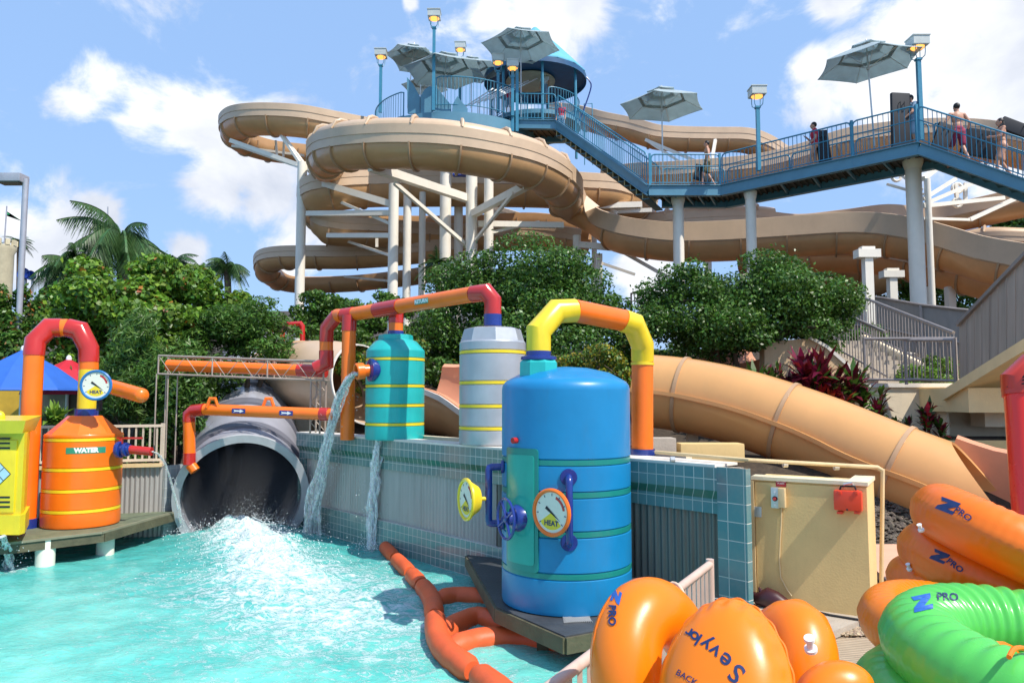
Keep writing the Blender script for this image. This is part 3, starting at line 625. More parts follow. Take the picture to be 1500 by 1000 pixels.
# ---- return pipe (red/orange) over the wall
rp = thing('return_pipe', 'long red and orange pipe above the teal and silver tanks reading RETURN', 'pipe', (c2.x, c2.y, zs(474)))
rr = .105; A0 = V(c2.x, c2.y, zs(474)); e1 = P(722, 440, 9.45); e1.x = c2.x; e1.y = c2.y; e2 = P(712, 428, 9.48); e3 = P(692, 431, 9.6)
e4 = P(580, 448, 10.9); e5 = P(512, 461, 11.35); e6 = P(494, 462, 11.5); e7 = P(479, 480, 11.6); e8 = P(478, 500, 11.62); e9 = P(478, 532, 11.62); e10 = P(462, 540, 11.62); e11 = P(415, 536, 11.72)
tj0 = along(e3,e4,.92); 
pipe([('blue_collar', navy, [A0-V(0,0,.02), A0+V(0,0,.13)], .012), ('elbow', red, [A0+V(0,0,.12), e1, e2, e3], .006), ('pipe_section', orange, [e3, along(e3,e5,.56)], 0), ('tee_joint', red, [along(e3,e5,.55), along(e3,e5,.75)], .008),
      ('pipe_section', orange, [along(e3,e5,.74), along(e3,e5,.97)], 0), ('tee_joint', red, [along(e3,e5,.96), e5+V(-.1,.02,-.01)], .008), ('pipe_section', orange, [e5+V(-.1,.02,-.01), e6], 0), ('elbow', red, [e6, e7, e8], .006), ('pipe_section', orange, [e8, along(e8,e9,.45)], 0), ('elbow', red, [along(e8,e9,.42), e9, e10], .008)], rp, rr, 24)
V1 = V(c.x, c.y, zf(486)); V2 = V(c.x, c.y, e4.z); obj('blue_collar', MB().tube([V1, V1+V(0,0,.15)], rr+.012, 24), navy, rp); obj('pipe_section', MB().tube([V1+V(0,0,.14), V1+V(0,0,.28)], rr, 24), orange, rp); obj('tee_joint', MB().tube([V1+V(0,0,.27), V(c.x, c.y, along(e3,e4,1).z-.03)], rr+.006, 24), red, rp)
W0 = P(511.5, 470, 11.25); W0.z = e5.z; obj('riser', MB().tube([V(W0.x, W0.y, 1.55), V(W0.x, W0.y, W0.z-.25)], rr, 24), orange, rp); obj('tee_joint', MB().tube([V(W0.x, W0.y, W0.z-.26), V(W0.x, W0.y, W0.z-.02)], rr+.008, 24), red, rp)
def flat_sign(par, body, o, x, z, w_, h_, bm, tm, ts, t=.006, bold=.004):
    M = flatM(o, x, z); mb = MB(); n = len(mb.v); mb.add([M@V(a*w_/2, b*h_/2, d) for d in (-.004, t) for a, b in ((-1,-1),(1,-1),(1,1),(-1,1))], [(0,3,2,1),(4,5,6,7),(0,1,5,4),(1,2,6,5),(2,3,7,6),(3,0,4,7)])
    s = obj('sign_plate', mb, bm, par, smooth=False)
    if body:
        vs, fs = text_mesh(body, ts, bold); x_ = obj('lettering', MB().add([M@(v+V(0,0,t+.0015)) for v in vs], fs), tm, par, smooth=False); x_.parent = s
    return s
pm = along(e3, e5, .33); dx = (e3-e5).normalized(); dz = V(0,-1,0)-dx*V(0,-1,0).dot(dx); dz.normalize()
sign_gn = mat('sign_green', (.03,.25,.16), .4)
flat_sign(rp, 'RETURN', pm+dz*(rr+.004)+V(0,0,.0), dx, dz, .27, .075, sign_gn, white_p, .07)
# ---- box truss with pipe in it
tr = thing('truss_bridge', 'thin steel box truss on slender legs carrying an orange pipe', 'truss')
a0_, a1_ = P(232, 534, 12.1), P(474, 543, 11.75); tr.location = a0_
ud = (a1_-a0_).normalized(); sd_ = V(0,1,0); hh = .15; wv = .34
mt = MB()
for s1 in (-1,1):
    for s2 in (0,1): obj('chord', MB().tube([a0_+V(0,0,s1*hh)+sd_*s2*wv, a1_+V(0,0,s1*hh)+sd_*s2*wv], .016, 8), truss_m, tr)
N = 12
for i in range(N+1):
    p = along(a0_, a1_, i/N)
    if i % 4 == 0:
        for s2 in (0,1): mt.tube([p+sd_*s2*wv+V(0,0,-hh), p+sd_*s2*wv+V(0,0,hh)], .014, 8)
    if i < N:
        q2 = along(a0_, a1_, (i+1)/N)
        for s2 in (0,1): mt.tube([p+sd_*s2*wv+V(0,0,-hh if i%2 else hh), q2+sd_*s2*wv+V(0,0,hh if i%2 else -hh)], .006, 6)
        mt.tube([p+V(0,0,-hh), q2+sd_*wv+V(0,0,-hh)], .006, 6)
obj('lattice', mt, truss_m, tr)
for px in (230, 247):
    for s2 in (0,1): b_ = P(px, 534, 12.1)+sd_*s2*wv; obj('leg', MB().tube([V(b_.x,b_.y,.5), V(b_.x,b_.y,b_.z-hh)], .012, 8), truss_m, tr)
for px in (456, 470):
    for s2 in (0,1): b_ = P(px, 543, 11.78)+sd_*s2*wv; obj('leg', MB().tube([V(b_.x,b_.y,1.62), V(b_.x,b_.y,b_.z-hh)], .016, 8), truss_m, tr)
for i in range(5):
    za, zb_ = 1.64+i*.16, 1.8+i*.16; pA, pB = P(456,543,11.78), P(470,543,11.78)
    for s2 in (0,1): obj('leg_brace', MB().tube([V(pA.x,pA.y+s2*wv,za if i%2 else zb_), V(pB.x,pB.y+s2*wv,zb_ if i%2 else za)], .007, 6), truss_m, tr)

ca = thing('conduit_pipe', 'orange pipe with a red end lying inside the steel truss', 'pipe', a0_)
m_ = sd_*wv/2
obj('pipe_section', MB().tube([along(a0_,a1_,.03)+m_, along(a0_,a1_,.84)+m_], .095, 20), orange, ca); obj('coupling', MB().tube([along(a0_,a1_,.83)+m_, along(a0_,a1_,1.0)+m_], .102, 20), red, ca)
# ---- lower orange pipe with arrows
lp = thing('arrow_pipe', 'orange pipe with blue arrow plates crossing above the grey tunnel', 'pipe')
g = [P(277, 680, 11.7), P(277, 612, 11.7), P(284, 601, 11.68), P(300, 599.5, 11.6), P(490, 607, 11.2)]; lp.location = g[0]
pipe([('elbow', red, [g[0], g[0]+V(0,0,.18)], .006), ('pipe_section', orange, [g[0]+V(0,0,.17), g[1]], 0), ('elbow', red, [g[1]-V(0,0,.06), g[1]+V(0,0,.05), g[2], g[3]], .006), ('pipe_section', orange, [g[3], g[4]], 0)], lp, .09, 20)
obj('coupling', MB().tube([P(470,606.2,11.25), P(482,606.6,11.22)], .1, 20), red, lp)
obj('elbow', MB().tube([g[0]+V(.02,0,.0), g[0]+V(.1,-.0,-.10)], .08, 16), orange, lp)
for px in (311, 393):
    p = P(px, 597, 11.5); obj('hanger_bracket', MB().tube([p+V(-.09,0,0), p+V(-.04,0,.14), p+V(.04,0,.14), p+V(.09,0,0)], .025, 8), orange, lp)
for px, py in ((353, 601.5), (422, 604.5)):
    o = P(px, py, 11.6-.4*(px-300)/190)+V(0,-.10,0); dx = (g[4]-g[3]).normalized(); s = flat_sign(lp, None, o, dx, V(0,-1,0), .22, .075, navy, white_p, .05)
    M = flatM(o, dx, V(0,-1,0)); ar = MB(); sh = [(-.085,-.022),(-.05,-.012),(.02,-.010),(.02,-.028),(.09,0),(.02,.028),(.02,.010),(-.05,.012),(-.085,.022),(-.065,0)]
    ar.add([M@V(x,y,.0085) for x, y in sh], [tuple(range(10))]); x_ = obj('arrow', ar, white_p, lp); x_.parent = s
# ---- grey tunnel slide
gt = thing('tunnel_slide', 'wide grey tube slide ending open at the foaming pool', 'water slide', MOUTH)
path = catmull([P(355,727,12.2), P(357,690,13.3), P(361,640,15.0), P(366,592,17.6), P(372,548,21), P(382,510,25)], .35); RT = .98
rows = []
fr = frames(path)
def ringrows(rf): return [[p+(S*math.cos(t)+U*math.sin(t))*rf(i) for t in [2*math.pi*k/64 for k in range(64)]] for i, (p,T,S,U) in enumerate(fr)]
m = MB(); o_r = ringrows(lambda i: RT); i_r = ringrows(lambda i: RT-.05); m.strip(o_r, closed_u=True); m.strip(i_r, closed_u=True); m.strip([o_r[0], i_r[0]], closed_u=True); obj('tunnel_tube', m, grey_pipe, gt)
ln = 0; last = -9
for i in range(1, len(fr)):
    ln += (fr[i][0]-fr[i-1][0]).length
    if ln-last > 1.25 and ln > .5:
        last = ln; p,T,S,U = fr[i]; q = Matrix((S, U, S.cross(U))).transposed(); obj('band', MB().lathe([(RT, -.15), (RT+.05, -.14), (RT+.05, .14), (RT, .15)], p, 64, q, capb=False, capt=False), grey_dark, gt)
p,T,S,U = fr[0]; q = Matrix((S, U, S.cross(U))).transposed(); obj('mouth_rim', MB().lathe([(RT-.052,-.03),(RT+.075,-.03),(RT+.075,.05),(RT-.052,.05)], p, 64, q, capb=False, capt=False), mat('grey_rim', (.42,.43,.45), .4, dirt=.2), gt)
mi = MB().lathe([(.01,-.02),(RT-.08,-.02),(RT-.08,3.2),(.01,3.2)], fr[0][0], 32, Matrix((S, U, -T)).transposed() if False else (T.to_track_quat('Z','Y').to_matrix()))
mo = obj('mist', mi, vm); tag(mo, 'pale mist hanging inside the mouth of the grey tunnel', 'mist', kind='stuff')
sb = MB(); q1 = P(444, 640, 15.6); sb.box((q1.x, q1.y, 1.1), (.42,.4,2.6)); o_ = obj('slide_pier', sb, cream_lt); tag(o_, 'plain cream pier between the grey tunnel and the tiled wall', 'pier')
# ---- left deck, fence, barrel
ZD = .38
ld = thing('left_deck', 'green grey deck on white posts under the orange barrel', 'deck', PZ(120,790,ZD))
dk = [PZ(-120,800,ZD), PZ(12,794,ZD), PZ(150,778,ZD), PZ(262,747,ZD)]
out = [(p.x,p.y) for p in dk]+[(dk[-1].x, 12.1), (-11.5, 12.0)]
ld['label'] = 'green grey deck on white posts under the orange barrel'; ld.name = 'pool_deck_platform'
obj('deck_top', MB().poly(out, ZD-.02, ZD), deck_gn, ld)
for i in range(len(dk)-1): obj('edge_beam', MB().beam(V(dk[i].x,dk[i].y+.03,ZD-.085), V(dk[i+1].x,dk[i+1].y+.03,ZD-.085), .05, .12), wood_dk, ld); 
for i in range(len(dk)-1): obj('edge_trim', MB().beam(V(dk[i].x,dk[i].y-.01,ZD-.012), V(dk[i+1].x,dk[i+1].y-.01,ZD-.012), .035, .03), mat('deck_trim', (.22,.21,.14), .6, var=.2), ld)
for px, py in ((57, 815), (147, 798)): p = PZ(px, py, .15); obj('post', MB().tube([V(p.x,p.y+.13,-.6), V(p.x,p.y+.13,ZD-.03)], .115, 24), white_st, ld)
# wall + fence behind deck
fa, fb = V(-9.6, 11.2, 0), PZ(272, 745, ZD); fb = V(P(238,700,11.9).x, 11.9, 0); fa = V(P(20,700,11.0).x-1.5, 10.85, 0)
wl = thing('low_wall', 'low corrugated grey wall under the tan fence on the left', 'wall', fa)
du = (fb-fa).normalized(); dn = V(-du.y, du.x, 0)
m = MB(); n = int((fb-fa).length/.07*6)
rws = [[], []]
for i in range(n+1):
    p = along(fa, fb, i/n)+dn*(.014*math.sin(2*math.pi*(fb-fa).length*i/n/.07)); rws[0].append(V(p.x,p.y,-.3)); rws[1].append(V(p.x,p.y,1.10))
m.strip(rws); obj('corrugated_sheet', m, galv, wl, angle=60); obj('wall_core', MB().beam(fa+dn*.12+V(0,0,.3), fb+dn*.12+V(0,0,.3), .14, 1.56), concrete, wl); obj('top_rail', MB().beam(fa+V(0,0,1.12), fb+V(0,0,1.12), .2, .05), cream_pipe, wl)
pbx = MB(); pe = fb+du*.02; p2 = V(P(267,700,12.25).x, 12.25, 0); obj('tiled_end', MB().beam(pe+V(0,0,.2), p2+V(0,0,.2), .05, 1.8), tilemat('pale_tile', (.34,.38,.40), (.40,.44,.46), .15, .15), wl, smooth=False)
fn = thing('picket_fence', 'tan metal picket fence on top of the low corrugated wall', 'fence', fa)
obj('rail', MB().beam(fa+V(0,0,1.74), fb+V(0,0,1.74), .05, .04), fence_m, fn); obj('rail', MB().beam(fa+V(0,0,1.20), fb+V(0,0,1.20), .05, .04), fence_m, fn)
m = MB(); n = int((fb-fa).length/.1)
for i in range(n+1): p = along(fa, fb, i/n); m.beam(V(p.x,p.y,1.2), V(p.x,p.y,1.74), .022, .022, up=V(0,1,0))
obj('pickets', m, fence_m, fn)
for t in (.02, .3, .6, .995): p = along(fa, fb, t); obj('post', MB().beam(V(p.x,p.y,1.1), V(p.x,p.y,1.78), .05, .05, up=V(0,1,0)), fence_m, fn)
# barrel
D = 10.75; bc = P(121, 700, D); bc = V(bc.x, D, 0); rr = .505; ob = thing('orange_barrel', 'orange barrel with yellow bands and a green sign reading WATER', 'barrel', (bc.x, bc.y, ZD))
zo = lambda py: P(121, py, D-rr).z
pf = cyl_tank(ob, bc, rr, ZD+.003, zo(640), orange, yellow, [zo(751), zo(720.5), zo(689), zo(645)], n=64, band_h=.045, proud=.006); pf += [(rr, zo(639)), (rr-.01, zo(637)), (rr-.03, zo(636.5)), (.02, zo(636))]
obj('barrel_body', MB().lathe(pf, (bc.x,bc.y,0), 64), orange, ob); obj('faceted_top', MB().lathe([(rr-.005, zo(638)), (.225, zo(610)), (.02, zo(609))], (bc.x,bc.y,0), 8, a0=.35), orange, ob, smooth=False)
# WATER sign bent on barrel
def cyl_decal(par, c, r, px, D, z, w_, h_, body, ts, bm, tm, bold=.006):
    r0 = ray(px, 600); k = r0.x/r0.y; a_ = 1+k*k; b_ = -2*(k*c.x+c.y); cc = c.x**2+c.y**2-r*r; Y = (-b_-math.sqrt(b_*b_-4*a_*cc))/(2*a_); a = math.atan2(Y-c.y, k*Y-c.x)
    f = lambda x, y, o: V(c.x+(r+o)*math.cos(a+x/r), c.y+(r+o)*math.sin(a+x/r), z+y)
    s = obj('sign_plate', MB().strip([[f(w_*(i/12-.5), -h_/2, .004) for i in range(13)], [f(w_*(i/12-.5), h_/2, .004) for i in range(13)]]), bm, par)
    vs, fs = text_mesh(body, ts, bold); x_ = obj('lettering', MB().add([f(v.x, v.y, .006) for v in vs], fs), tm, par, smooth=False); x_.parent = s
cyl_decal(ob, bc, rr, 129, D, zo(660), .50, .085, 'WATER', .085, sign_gn, white_p)
zz = P(175, 658, 10.6); vv = thing('red_valve', 'small red nozzle with red lever and blue flange on the barrel side', 'valve', zz)
xv = lambda dx, dz=0: zz+V(dx, -.0, dz)
disc_on(vv, 'flange', navy, xv(-.02), V(1,-.1,0), .12, .06, 24); disc_on(vv, 'flange', navy, xv(.07), V(1,-.1,0), .10, .05, 24); obj('valve_body', MB().tube([xv(.0), xv(.16)], .07, 20), navy, vv)
obj('nozzle', MB().tube([xv(.14), xv(.46,-.03)], .062, 20), red, vv); obj('lever', MB().bbox(xv(.14,.16), (.36,.05,.03), b=.012).bbox(xv(.02,.13), (.05,.05,.1), b=.01), red, vv)
# arch pipe left
al = thing('arched_pipe', 'orange and red arched pipe running down into the orange barrel', 'pipe', (bc.x, bc.y, zo(609)))
rr = .128; b0 = V(bc.x+.08, bc.y, zo(612)); k1 = P(130, 530, 10.75); b0.x = k1.x-.0; k2 = P(130, 510, 10.75); k3 = P(117, 484, 10.72); k4 = P(98, 480, 10.7); k5 = P(72, 480, 10.62); k6 = P(52, 500, 10.5); k7 = P(50, 515, 10.45); k8 = P(46, 770, 10.2); k8 = V(k7.x, k7.y, ZD+.05)
pipe([('blue_collar', navy, [b0, b0+V(0,0,.13)], .03), ('pipe_section', yellow, [b0+V(0,0,.12), P(130,541,10.75)], 0), ('pipe_section', orange, [P(130,541,10.75), k1], .001), ('elbow', red, [k1, k2, k3, k4+V(.02,0,0)], .008), ('pipe_section', orange, [k4+V(.02,0,0), along(k4,k5,.35)], 0), ('elbow', red, [along(k4,k5,.33), k5, k6, k7, k7-V(0,0,.05)], .008),
      ('pipe_section', orange, [k7-V(0,0,.04), k8], 0), ('blue_collar', navy, [V(k8.x,k8.y,ZD), V(k8.x,k8.y,ZD+.13)], .025)], al, rr, 26)
g1 = P(141, 564, 10.3); gq = thing('round_gauge', 'round dial with a blue rim in front of the yellow pipe', 'gauge', g1); 
gg = gauge(gq, g1, V(.12,-1,.0), .215, mat('gauge_blue', (.02,.16,.42), .3, coat=.3), 'gauge_case', depth=.08)
obj('bracket', MB().box(g1+V(0,.1,-.23), (.03,.1,.25)), black, gq)
cp = thing('side_pipe', 'short orange pipe with a rounded end sticking out beside the round gauge', 'pipe', g1); pa_, pb_ = P(148,562,11.0), P(207,579,10.4); obj('pipe_section', MB().tube([pa_, pb_], .105, 24), orange, cp)
q = (pb_-pa_).to_track_quat('Z','Y').to_matrix(); obj('end_cap', MB().ell(pb_, (.105,.105,.085), 24, 12, q), orange, cp)
# cabinet
cb = P(5, 700, 9.35); cab = thing('yellow_cabinet', 'bright yellow control cabinet with black vents and a white hazard diamond', 'cabinet', (cb.x, 9.5, ZD))
x0, x1 = P(-90,700,9.3).x, P(33,700,9.3).x; zt_ = P(10,634,9.3).z; zb_ = P(10,775,9.3).z; yf = 9.3
xk = P(41,700,10.0).x; pts = [(x0,yf),(x1,yf),(P(37,700,9.4).x,yf+.1),(xk,yf+.7),(x0,yf+.7)]
obj('cabinet_body', MB().poly(pts, zb_+.0, zt_), yellow, cab, smooth=False); obj('plinth', MB().poly([(x0,yf-.04),(x1+.02,yf-.04),(P(40,700,9.38).x,yf+.08),(xk+.03,yf+.72),(x0,yf+.72)], zb_-.06, zb_+.18), yellow, cab, smooth=False)
tp_ = MB(); xr = P(50,616,9.3).x; tp_.add([V(x0,yf-.12,zt_), V(xr-.06,yf-.12,zt_), V(xk+.03,yf+.75,zt_), V(x0,yf+.75,zt_), V(x0,yf-.16,zt_+.16), V(xr+.0,yf-.16,zt_+.16), V(xk+.08,yf+.8,zt_+.2), V(x0,yf+.8,zt_+.2)], [(0,3,2,1),(4,5,6,7),(0,1,5,4),(1,2,6,5),(2,3,7,6),(3,0,4,7)]); obj('cabinet_top', tp_, yellow, cab, smooth=False)
obj('door', MB().bbox(((x0+x1)/2-.02, yf-.005, (zt_+zb_)/2+.06), (x1-x0-.12, .03, zt_-zb_-.3), b=.012), yellow, cab)
for py in (642,649,656,728,735,742): z = P(8,py,9.27).z; obj('vent_slot', MB().box((P(2,py,9.27).x-.15, yf-.02, z), (.5,.01,.022)), black, cab)
dc = P(-4, 694, 9.27); dm = lambda s, y: [V(dc.x+a*s, y, dc.z+b*s) for a, b in ((0,-1),(1,0),(0,1),(-1,0))]
obj('hazard_diamond', MB().add(dm(.165, yf-.024), [(0,1,2,3)]), black, cab); obj('hazard_panel', MB().add(dm(.155, yf-.027), [(0,1,2,3)]), mat('pale_blue', (.45,.65,.75), .4), cab)
dl = MB(); dl.beam(V(dc.x-.078,yf-.03,dc.z-.078), V(dc.x+.078,yf-.03,dc.z+.078), .001, .006, up=V(1,0,-1)); dl.beam(V(dc.x-.078,yf-.03,dc.z+.078), V(dc.x+.078,yf-.03,dc.z-.078), .001, .006, up=V(1,0,1)); obj('diamond_lines', dl, black, cab)
obj('beacon', MB().ell(P(0,612,9.5), (.06,.06,.09)), yellow, cab)
# ---- water streams
def watermat():
    m = bpy.data.materials.new('falling_water'); m.use_nodes = True; nt = m.node_tree; L = nt.links; b = nt.nodes['Principled BSDF']; out = nt.nodes['Material Output']
    b.inputs['Base Color'].default_value = (1,1,1,1); b.inputs['Roughness'].default_value = .28; b.inputs['IOR'].default_value = 1.33; b.inputs['Subsurface Weight'].default_value = .3; b.inputs['Subsurface Scale'].default_value = .1
    t = nn(nt, 'ShaderNodeBsdfTransparent'); tc = nn(nt, 'ShaderNodeTexCoord'); mp = nn(nt, 'ShaderNodeMapping'); mp.inputs['Scale'].default_value = (1,1,.3); L.new(tc.outputs['Object'], mp.inputs[0])
    n = nn(nt, 'ShaderNodeTexNoise', Scale=30.0, Detail=6.0, Roughness=.7); L.new(mp.outputs[0], n.inputs['Vector']); mr = nn(nt, 'ShaderNodeMapRange'); mr.inputs[1].default_value = .38; mr.inputs[2].default_value = .68; mr.inputs[3].default_value = .06; mr.inputs[4].default_value = .8
    L.new(n.outputs['Fac'], mr.inputs[0]); s = nn(nt, 'ShaderNodeMixShader'); L.new(mr.outputs[0], s.inputs[0]); L.new(t.outputs[0], s.inputs[1]); L.new(b.outputs[0], s.inputs[2]); L.new(s.outputs[0], out.inputs[0])
    bp = nn(nt, 'ShaderNodeBump', Strength=.5); bp.inputs['Distance'].default_value = .02; L.new(n.outputs['Fac'], bp.inputs['Height']); L.new(bp.outputs[0], b.inputs['Normal']); return m
wfm = watermat()
def stream(label, p0, p1, r0, r1, arch, nst, drops, nm='water_stream'):
    mb = MB(); N = 36
    for s in range(nst):
        ph = random.random()*50; pts = []; rs = []; off = V(random.gauss(0,1), random.gauss(0,1), 0); rr0 = random.uniform(.2,.5)
        for i in range(N+1):
            t = i/N; x = t**.55 if arch else t; b = V(p0.x+(p1.x-p0.x)*x, p0.y+(p1.y-p0.y)*x, p0.z+(p1.z-p0.z)*(t if arch else t**1.0)); w_ = r0+(r1-r0)*t
            j = V(noise.noise(V(ph, t*3.5, 0)), noise.noise(V(ph, 9, t*3.5)), 0)*w_*1.1; pts.append(b+off*w_*(.3+.3*t)+j); rs.append(max(.0035, w_*rr0*(.5+1.5*abs(noise.noise(V(ph, t*22, 3))))))
        mb.tube(pts, rs, 6)
    for i in range(drops):
        t = random.random()**.6; x = t**.55 if arch else t; w_ = (r0+(r1-r0)*t)*1.8; c_ = V(p0.x+(p1.x-p0.x)*x+random.gauss(.4,1)*w_, p0.y+random.gauss(0,1)*w_+(p1.y-p0.y)*x, p0.z+(p1.z-p0.z)*t); q_ = random.uniform(.003,.010); mb.add([c_+o*q_ for o in octa], of)
    o = obj(nm, mb, wfm); tag(o, label, 'water stream'); return o
stream('thick arc of water falling from the spout of the teal tank', SPOUT+V(0,0,-.05), falls[0][0], .055, .10, True, 20, 420)
ft = wallp(t0, .12, 1.60); stream('thin sheet of water spilling over the tiled wall lip', ft, falls[1][0], .075, .08, True, 14, 260)
stream('thin stream of water falling from the red nozzle', xv(.46,-.03), falls[2][0], .02, .03, True, 6, 60)
stream('small fall of water beside the yellow cabinet foot', P(4, 785, 9.1), falls[3][0], .05, .07, True, 10, 80)
# ---- boom floats
bo = thing('float_boom', 'long segmented orange float boom curving across the pool', 'boom', PZ(600,880,0))
def bpts(l, z=.06): return [PZ(x, y, z) for x, y in l]
main = catmull(bpts([(563,800),(580,818),(600,838),(622,862),(633,880),(637,905),(642,935),(660,960),(700,988),(760,1035),(830,1090)]), .08)
segs = [(0,.17),(.17,.33),(.33,.47),(.47,1.0)]
n = len(main)
cum = [0]
for i in range(1, n): cum.append(cum[-1]+(main[i]-main[i-1]).length)
def part_pts(path, cum, a, b): return [p for p, c_ in zip(path, cum) if a*cum[-1]-.001 <= c_ <= b*cum[-1]+.001]
def sausage(par, pts, r, nm='float_segment'):
    N = len(pts); rs = []
    cu = [0]
    for i in range(1, N): cu.append(cu[-1]+(pts[i]-pts[i-1]).length)
    for i in range(N):
        d = min(cu[i], cu[-1]-cu[i]); rs.append(r*(.72+.28*min(1, (d/.10))**.5)*(1+.02*math.sin(i*2.1)))
    return obj(nm, MB().tube(pts, rs, 24), boom_m, par)
for a, b in ((0,.13),(.13,.27),(.27,.36),(.36,.55),(.55,.8),(.8,1)): sausage(bo, part_pts(main, cum, a, b), .088+.022*b)
for j, l in enumerate([[(640,880),(665,874),(705,876),(745,880)], [(645,930),(670,915),(700,905),(740,915),(760,925)], [(660,950),(700,938),(760,935),(815,945),(870,945),(920,940)]]):
    b2 = thing('float_boom', ['short orange float crossing under the corner of the tank platform', 'middle orange float half sunk beside the curved boom', 'longest side float running under the front of the tank platform'][j], 'boom', PZ(*l[0],0), group='side floats of the boom')
    sausage(b2, catmull(bpts(l, .015), .08), .11)
# ============================================================= lower big slide
bs = thing('body_slide', 'big closed beige tube slide curving down behind the cream wall box', 'water slide', P(1150,618,11.2))
path = catmull([P(938,571,12.3), P(1000,578,12.0), P(1075,594,11.6), P(1150,618,11.2), P(1220,645,10.8), P(1300,680,10.3), P(1370,708,9.95)], .12); RB = .60
fr = frames(path, 1); NA = 72
def tube_rows(rf, extra=True):
    rows = [[p+(S*math.sin(t)+U*math.cos(t))*rf for t in [2*math.pi*k/NA for k in range(NA)]] for p,T,S,U in fr]
    p,T,S,U = fr[-1]
    for e in (.33, .66, 1.0):
        row = []
        for k in range(NA):
            t = 2*math.pi*k/NA; c = min(1, (1-math.cos(t))/1.0); row.append(p+T*(e*.85*c)+(S*math.sin(t)+U*math.cos(t))*rf)
        rows.append(row)
    return rows
ro, ri = tube_rows(RB), tube_rows(RB-.03); m = MB(); m.strip(ro, closed_u=True); m.strip(ri, closed_u=True); m.strip([ro[-1], ri[-1]], closed_u=True); obj('slide_tube', m, tube_be, bs)
for s in (1, -1):
    m = MB(); rows = [[p+S*s*(RB+a)+U*b for a, b in ((-.005,-.03),(.055,-.03),(.055,.03),(-.005,.03))] for p,T,S,U in fr]; p,T,S,U = fr[-1]; rows.append([q+T*.82 for q in rows[-1]]); m.strip(rows, closed_u=True); obj('seam_flange', m, beige_rib if False else tube_be, bs)
L0 = 0; acc_ = [0]
for i in range(1, len(fr)): acc_.append(acc_[-1]+(fr[i][0]-fr[i-1][0]).length)
for px in (1004, 1143, 1306):
    i = min(range(len(fr)), key=lambda k: abs(750+FPX*fr[k][0].x/fr[k][0].y-px)); p,T,S,U = fr[i]; q = Matrix((S, U, S.cross(U))).transposed(); obj('flange_ring', MB().lathe([(RB-.005,-.03),(RB+.022,-.028),(RB+.022,.028),(RB-.005,.03)], p, 72, q, capb=False, capt=False), beige_rib, bs)
# open run-out chute
cpth = catmull([fr[-1][0]+fr[-1][1]*.0, fr[-1][0]+fr[-1][1]*.6, P(1475,752,9.3), P(1560,785,8.9), P(1680,800,8.7)], .15); f2_ = frames(cpth, 1)
pr = [(-.06,.02),(0,.02)]+[(RB-RB*math.cos(math.pi*k/16), -RB*math.sin(math.pi*k/16)) for k in range(17)]+[(2*RB,.35),(2*RB-.02,.62),(2*RB+.04,.64)]
pr = [(a-RB, b) for a, b in pr]
obj('run_out_chute', sweep(MB(), f2_, thick(pr, .03)), salmon, bs)
obj('slide_leg', MB().box(P(1014,650,12.2), (.16,.16,.9)), cream_lt, bs)
# upper-left lead-in: closed tube then open chute behind the tanks
ls = thing('open_chute_slide', 'beige tube slide opening into a salmon chute behind the teal and silver tanks', 'water slide', P(460,550,15))
pth = catmull([P(392,560,18.5), P(425,553,16.6), P(470,552,15.3), P(520,560,14.5)], .2); fr3 = frames(pth, 1); RC = .76
def rr_(f, rf): return [[p+(S*math.sin(t)+U*math.cos(t))*rf for t in [2*math.pi*k/56 for k in range(56)]] for p,T,S,U in f]
a_, b_ = rr_(fr3, RC), rr_(fr3, RC-.03)
p,T,S,U = fr3[-1]; 
for rws_, rf in ((a_, RC), (b_, RC-.03)): rws_.append([p+T*(.55*(1-math.cos(t))/2)+(S*math.sin(t)+U*math.cos(t))*rf for t in [2*math.pi*k/56 for k in range(56)]])
m = MB(); m.strip(a_, closed_u=True); m.strip(b_, closed_u=True); obj('slide_tube', m, beige_wall, ls); m = MB(); 
m.strip([a_[-1], [q+T*.04 for q in a_[-1]], [q+T*.04 for q in b_[-1]], b_[-1]], closed_u=True); obj('tube_lip', m, coping, ls)
for i in (3, 9, 14):
    if i < len(fr3): p,T,S,U = fr3[i]; q = Matrix((S, U, S.cross(U))).transposed(); obj('flange_ring', MB().lathe([(RC-.005,-.04),(RC+.03,-.035),(RC+.03,.035),(RC-.005,.04)], p, 56, q, capb=False, capt=False), beige_rib, ls)
m = MB(); m.strip([[p+S*(RC+a)+U*b for a, b in ((-.005,-.03),(.05,-.03),(.05,.03),(-.005,.03))] for p,T,S,U in fr3], closed_u=True); obj('seam_flange', m, beige_wall, ls)
nr = catmull([P(596,566,13.0), P(620,573,12.9), P(650,584,12.6), P(690,612,12.2), P(760,655,11.6), P(850,690,11.2)], .2); f4 = frames(nr, 1)
pr = [(-.08,.0),(-.08,.05),(0,.05)]+[(.8-.8*math.cos(math.pi*k/16), -.75*math.sin(math.pi*k/16)) for k in range(1,17)]
far = 1.0
rows_o = []
for j, (p,T,S,U) in enumerate(f4):
    hf = .42+.42*smooth(0,.35,j/len(f4))*(1-.45*smooth(.45,.8,j/len(f4))); q_ = pr+[(1.62,hf*.5),(1.55,hf),(1.62,hf+.03)]; rows_o.append([p-S*a+U*b for a, b in thick(q_, .035)])
m = MB(); m.strip(rows_o, closed_u=True); obj('open_chute', m, salmon, ls)
m = MB(); m.strip([[p-S*a+U*b for a, b in ((-.13,-.03),(-.13,.06),(.01,.06),(.01,-.03))] for p,T,S,U in f4], closed_u=True); obj('chute_rim', m, coping, ls)
uo = [(a-.035, b-.03) for a, b in pr[3:14]]
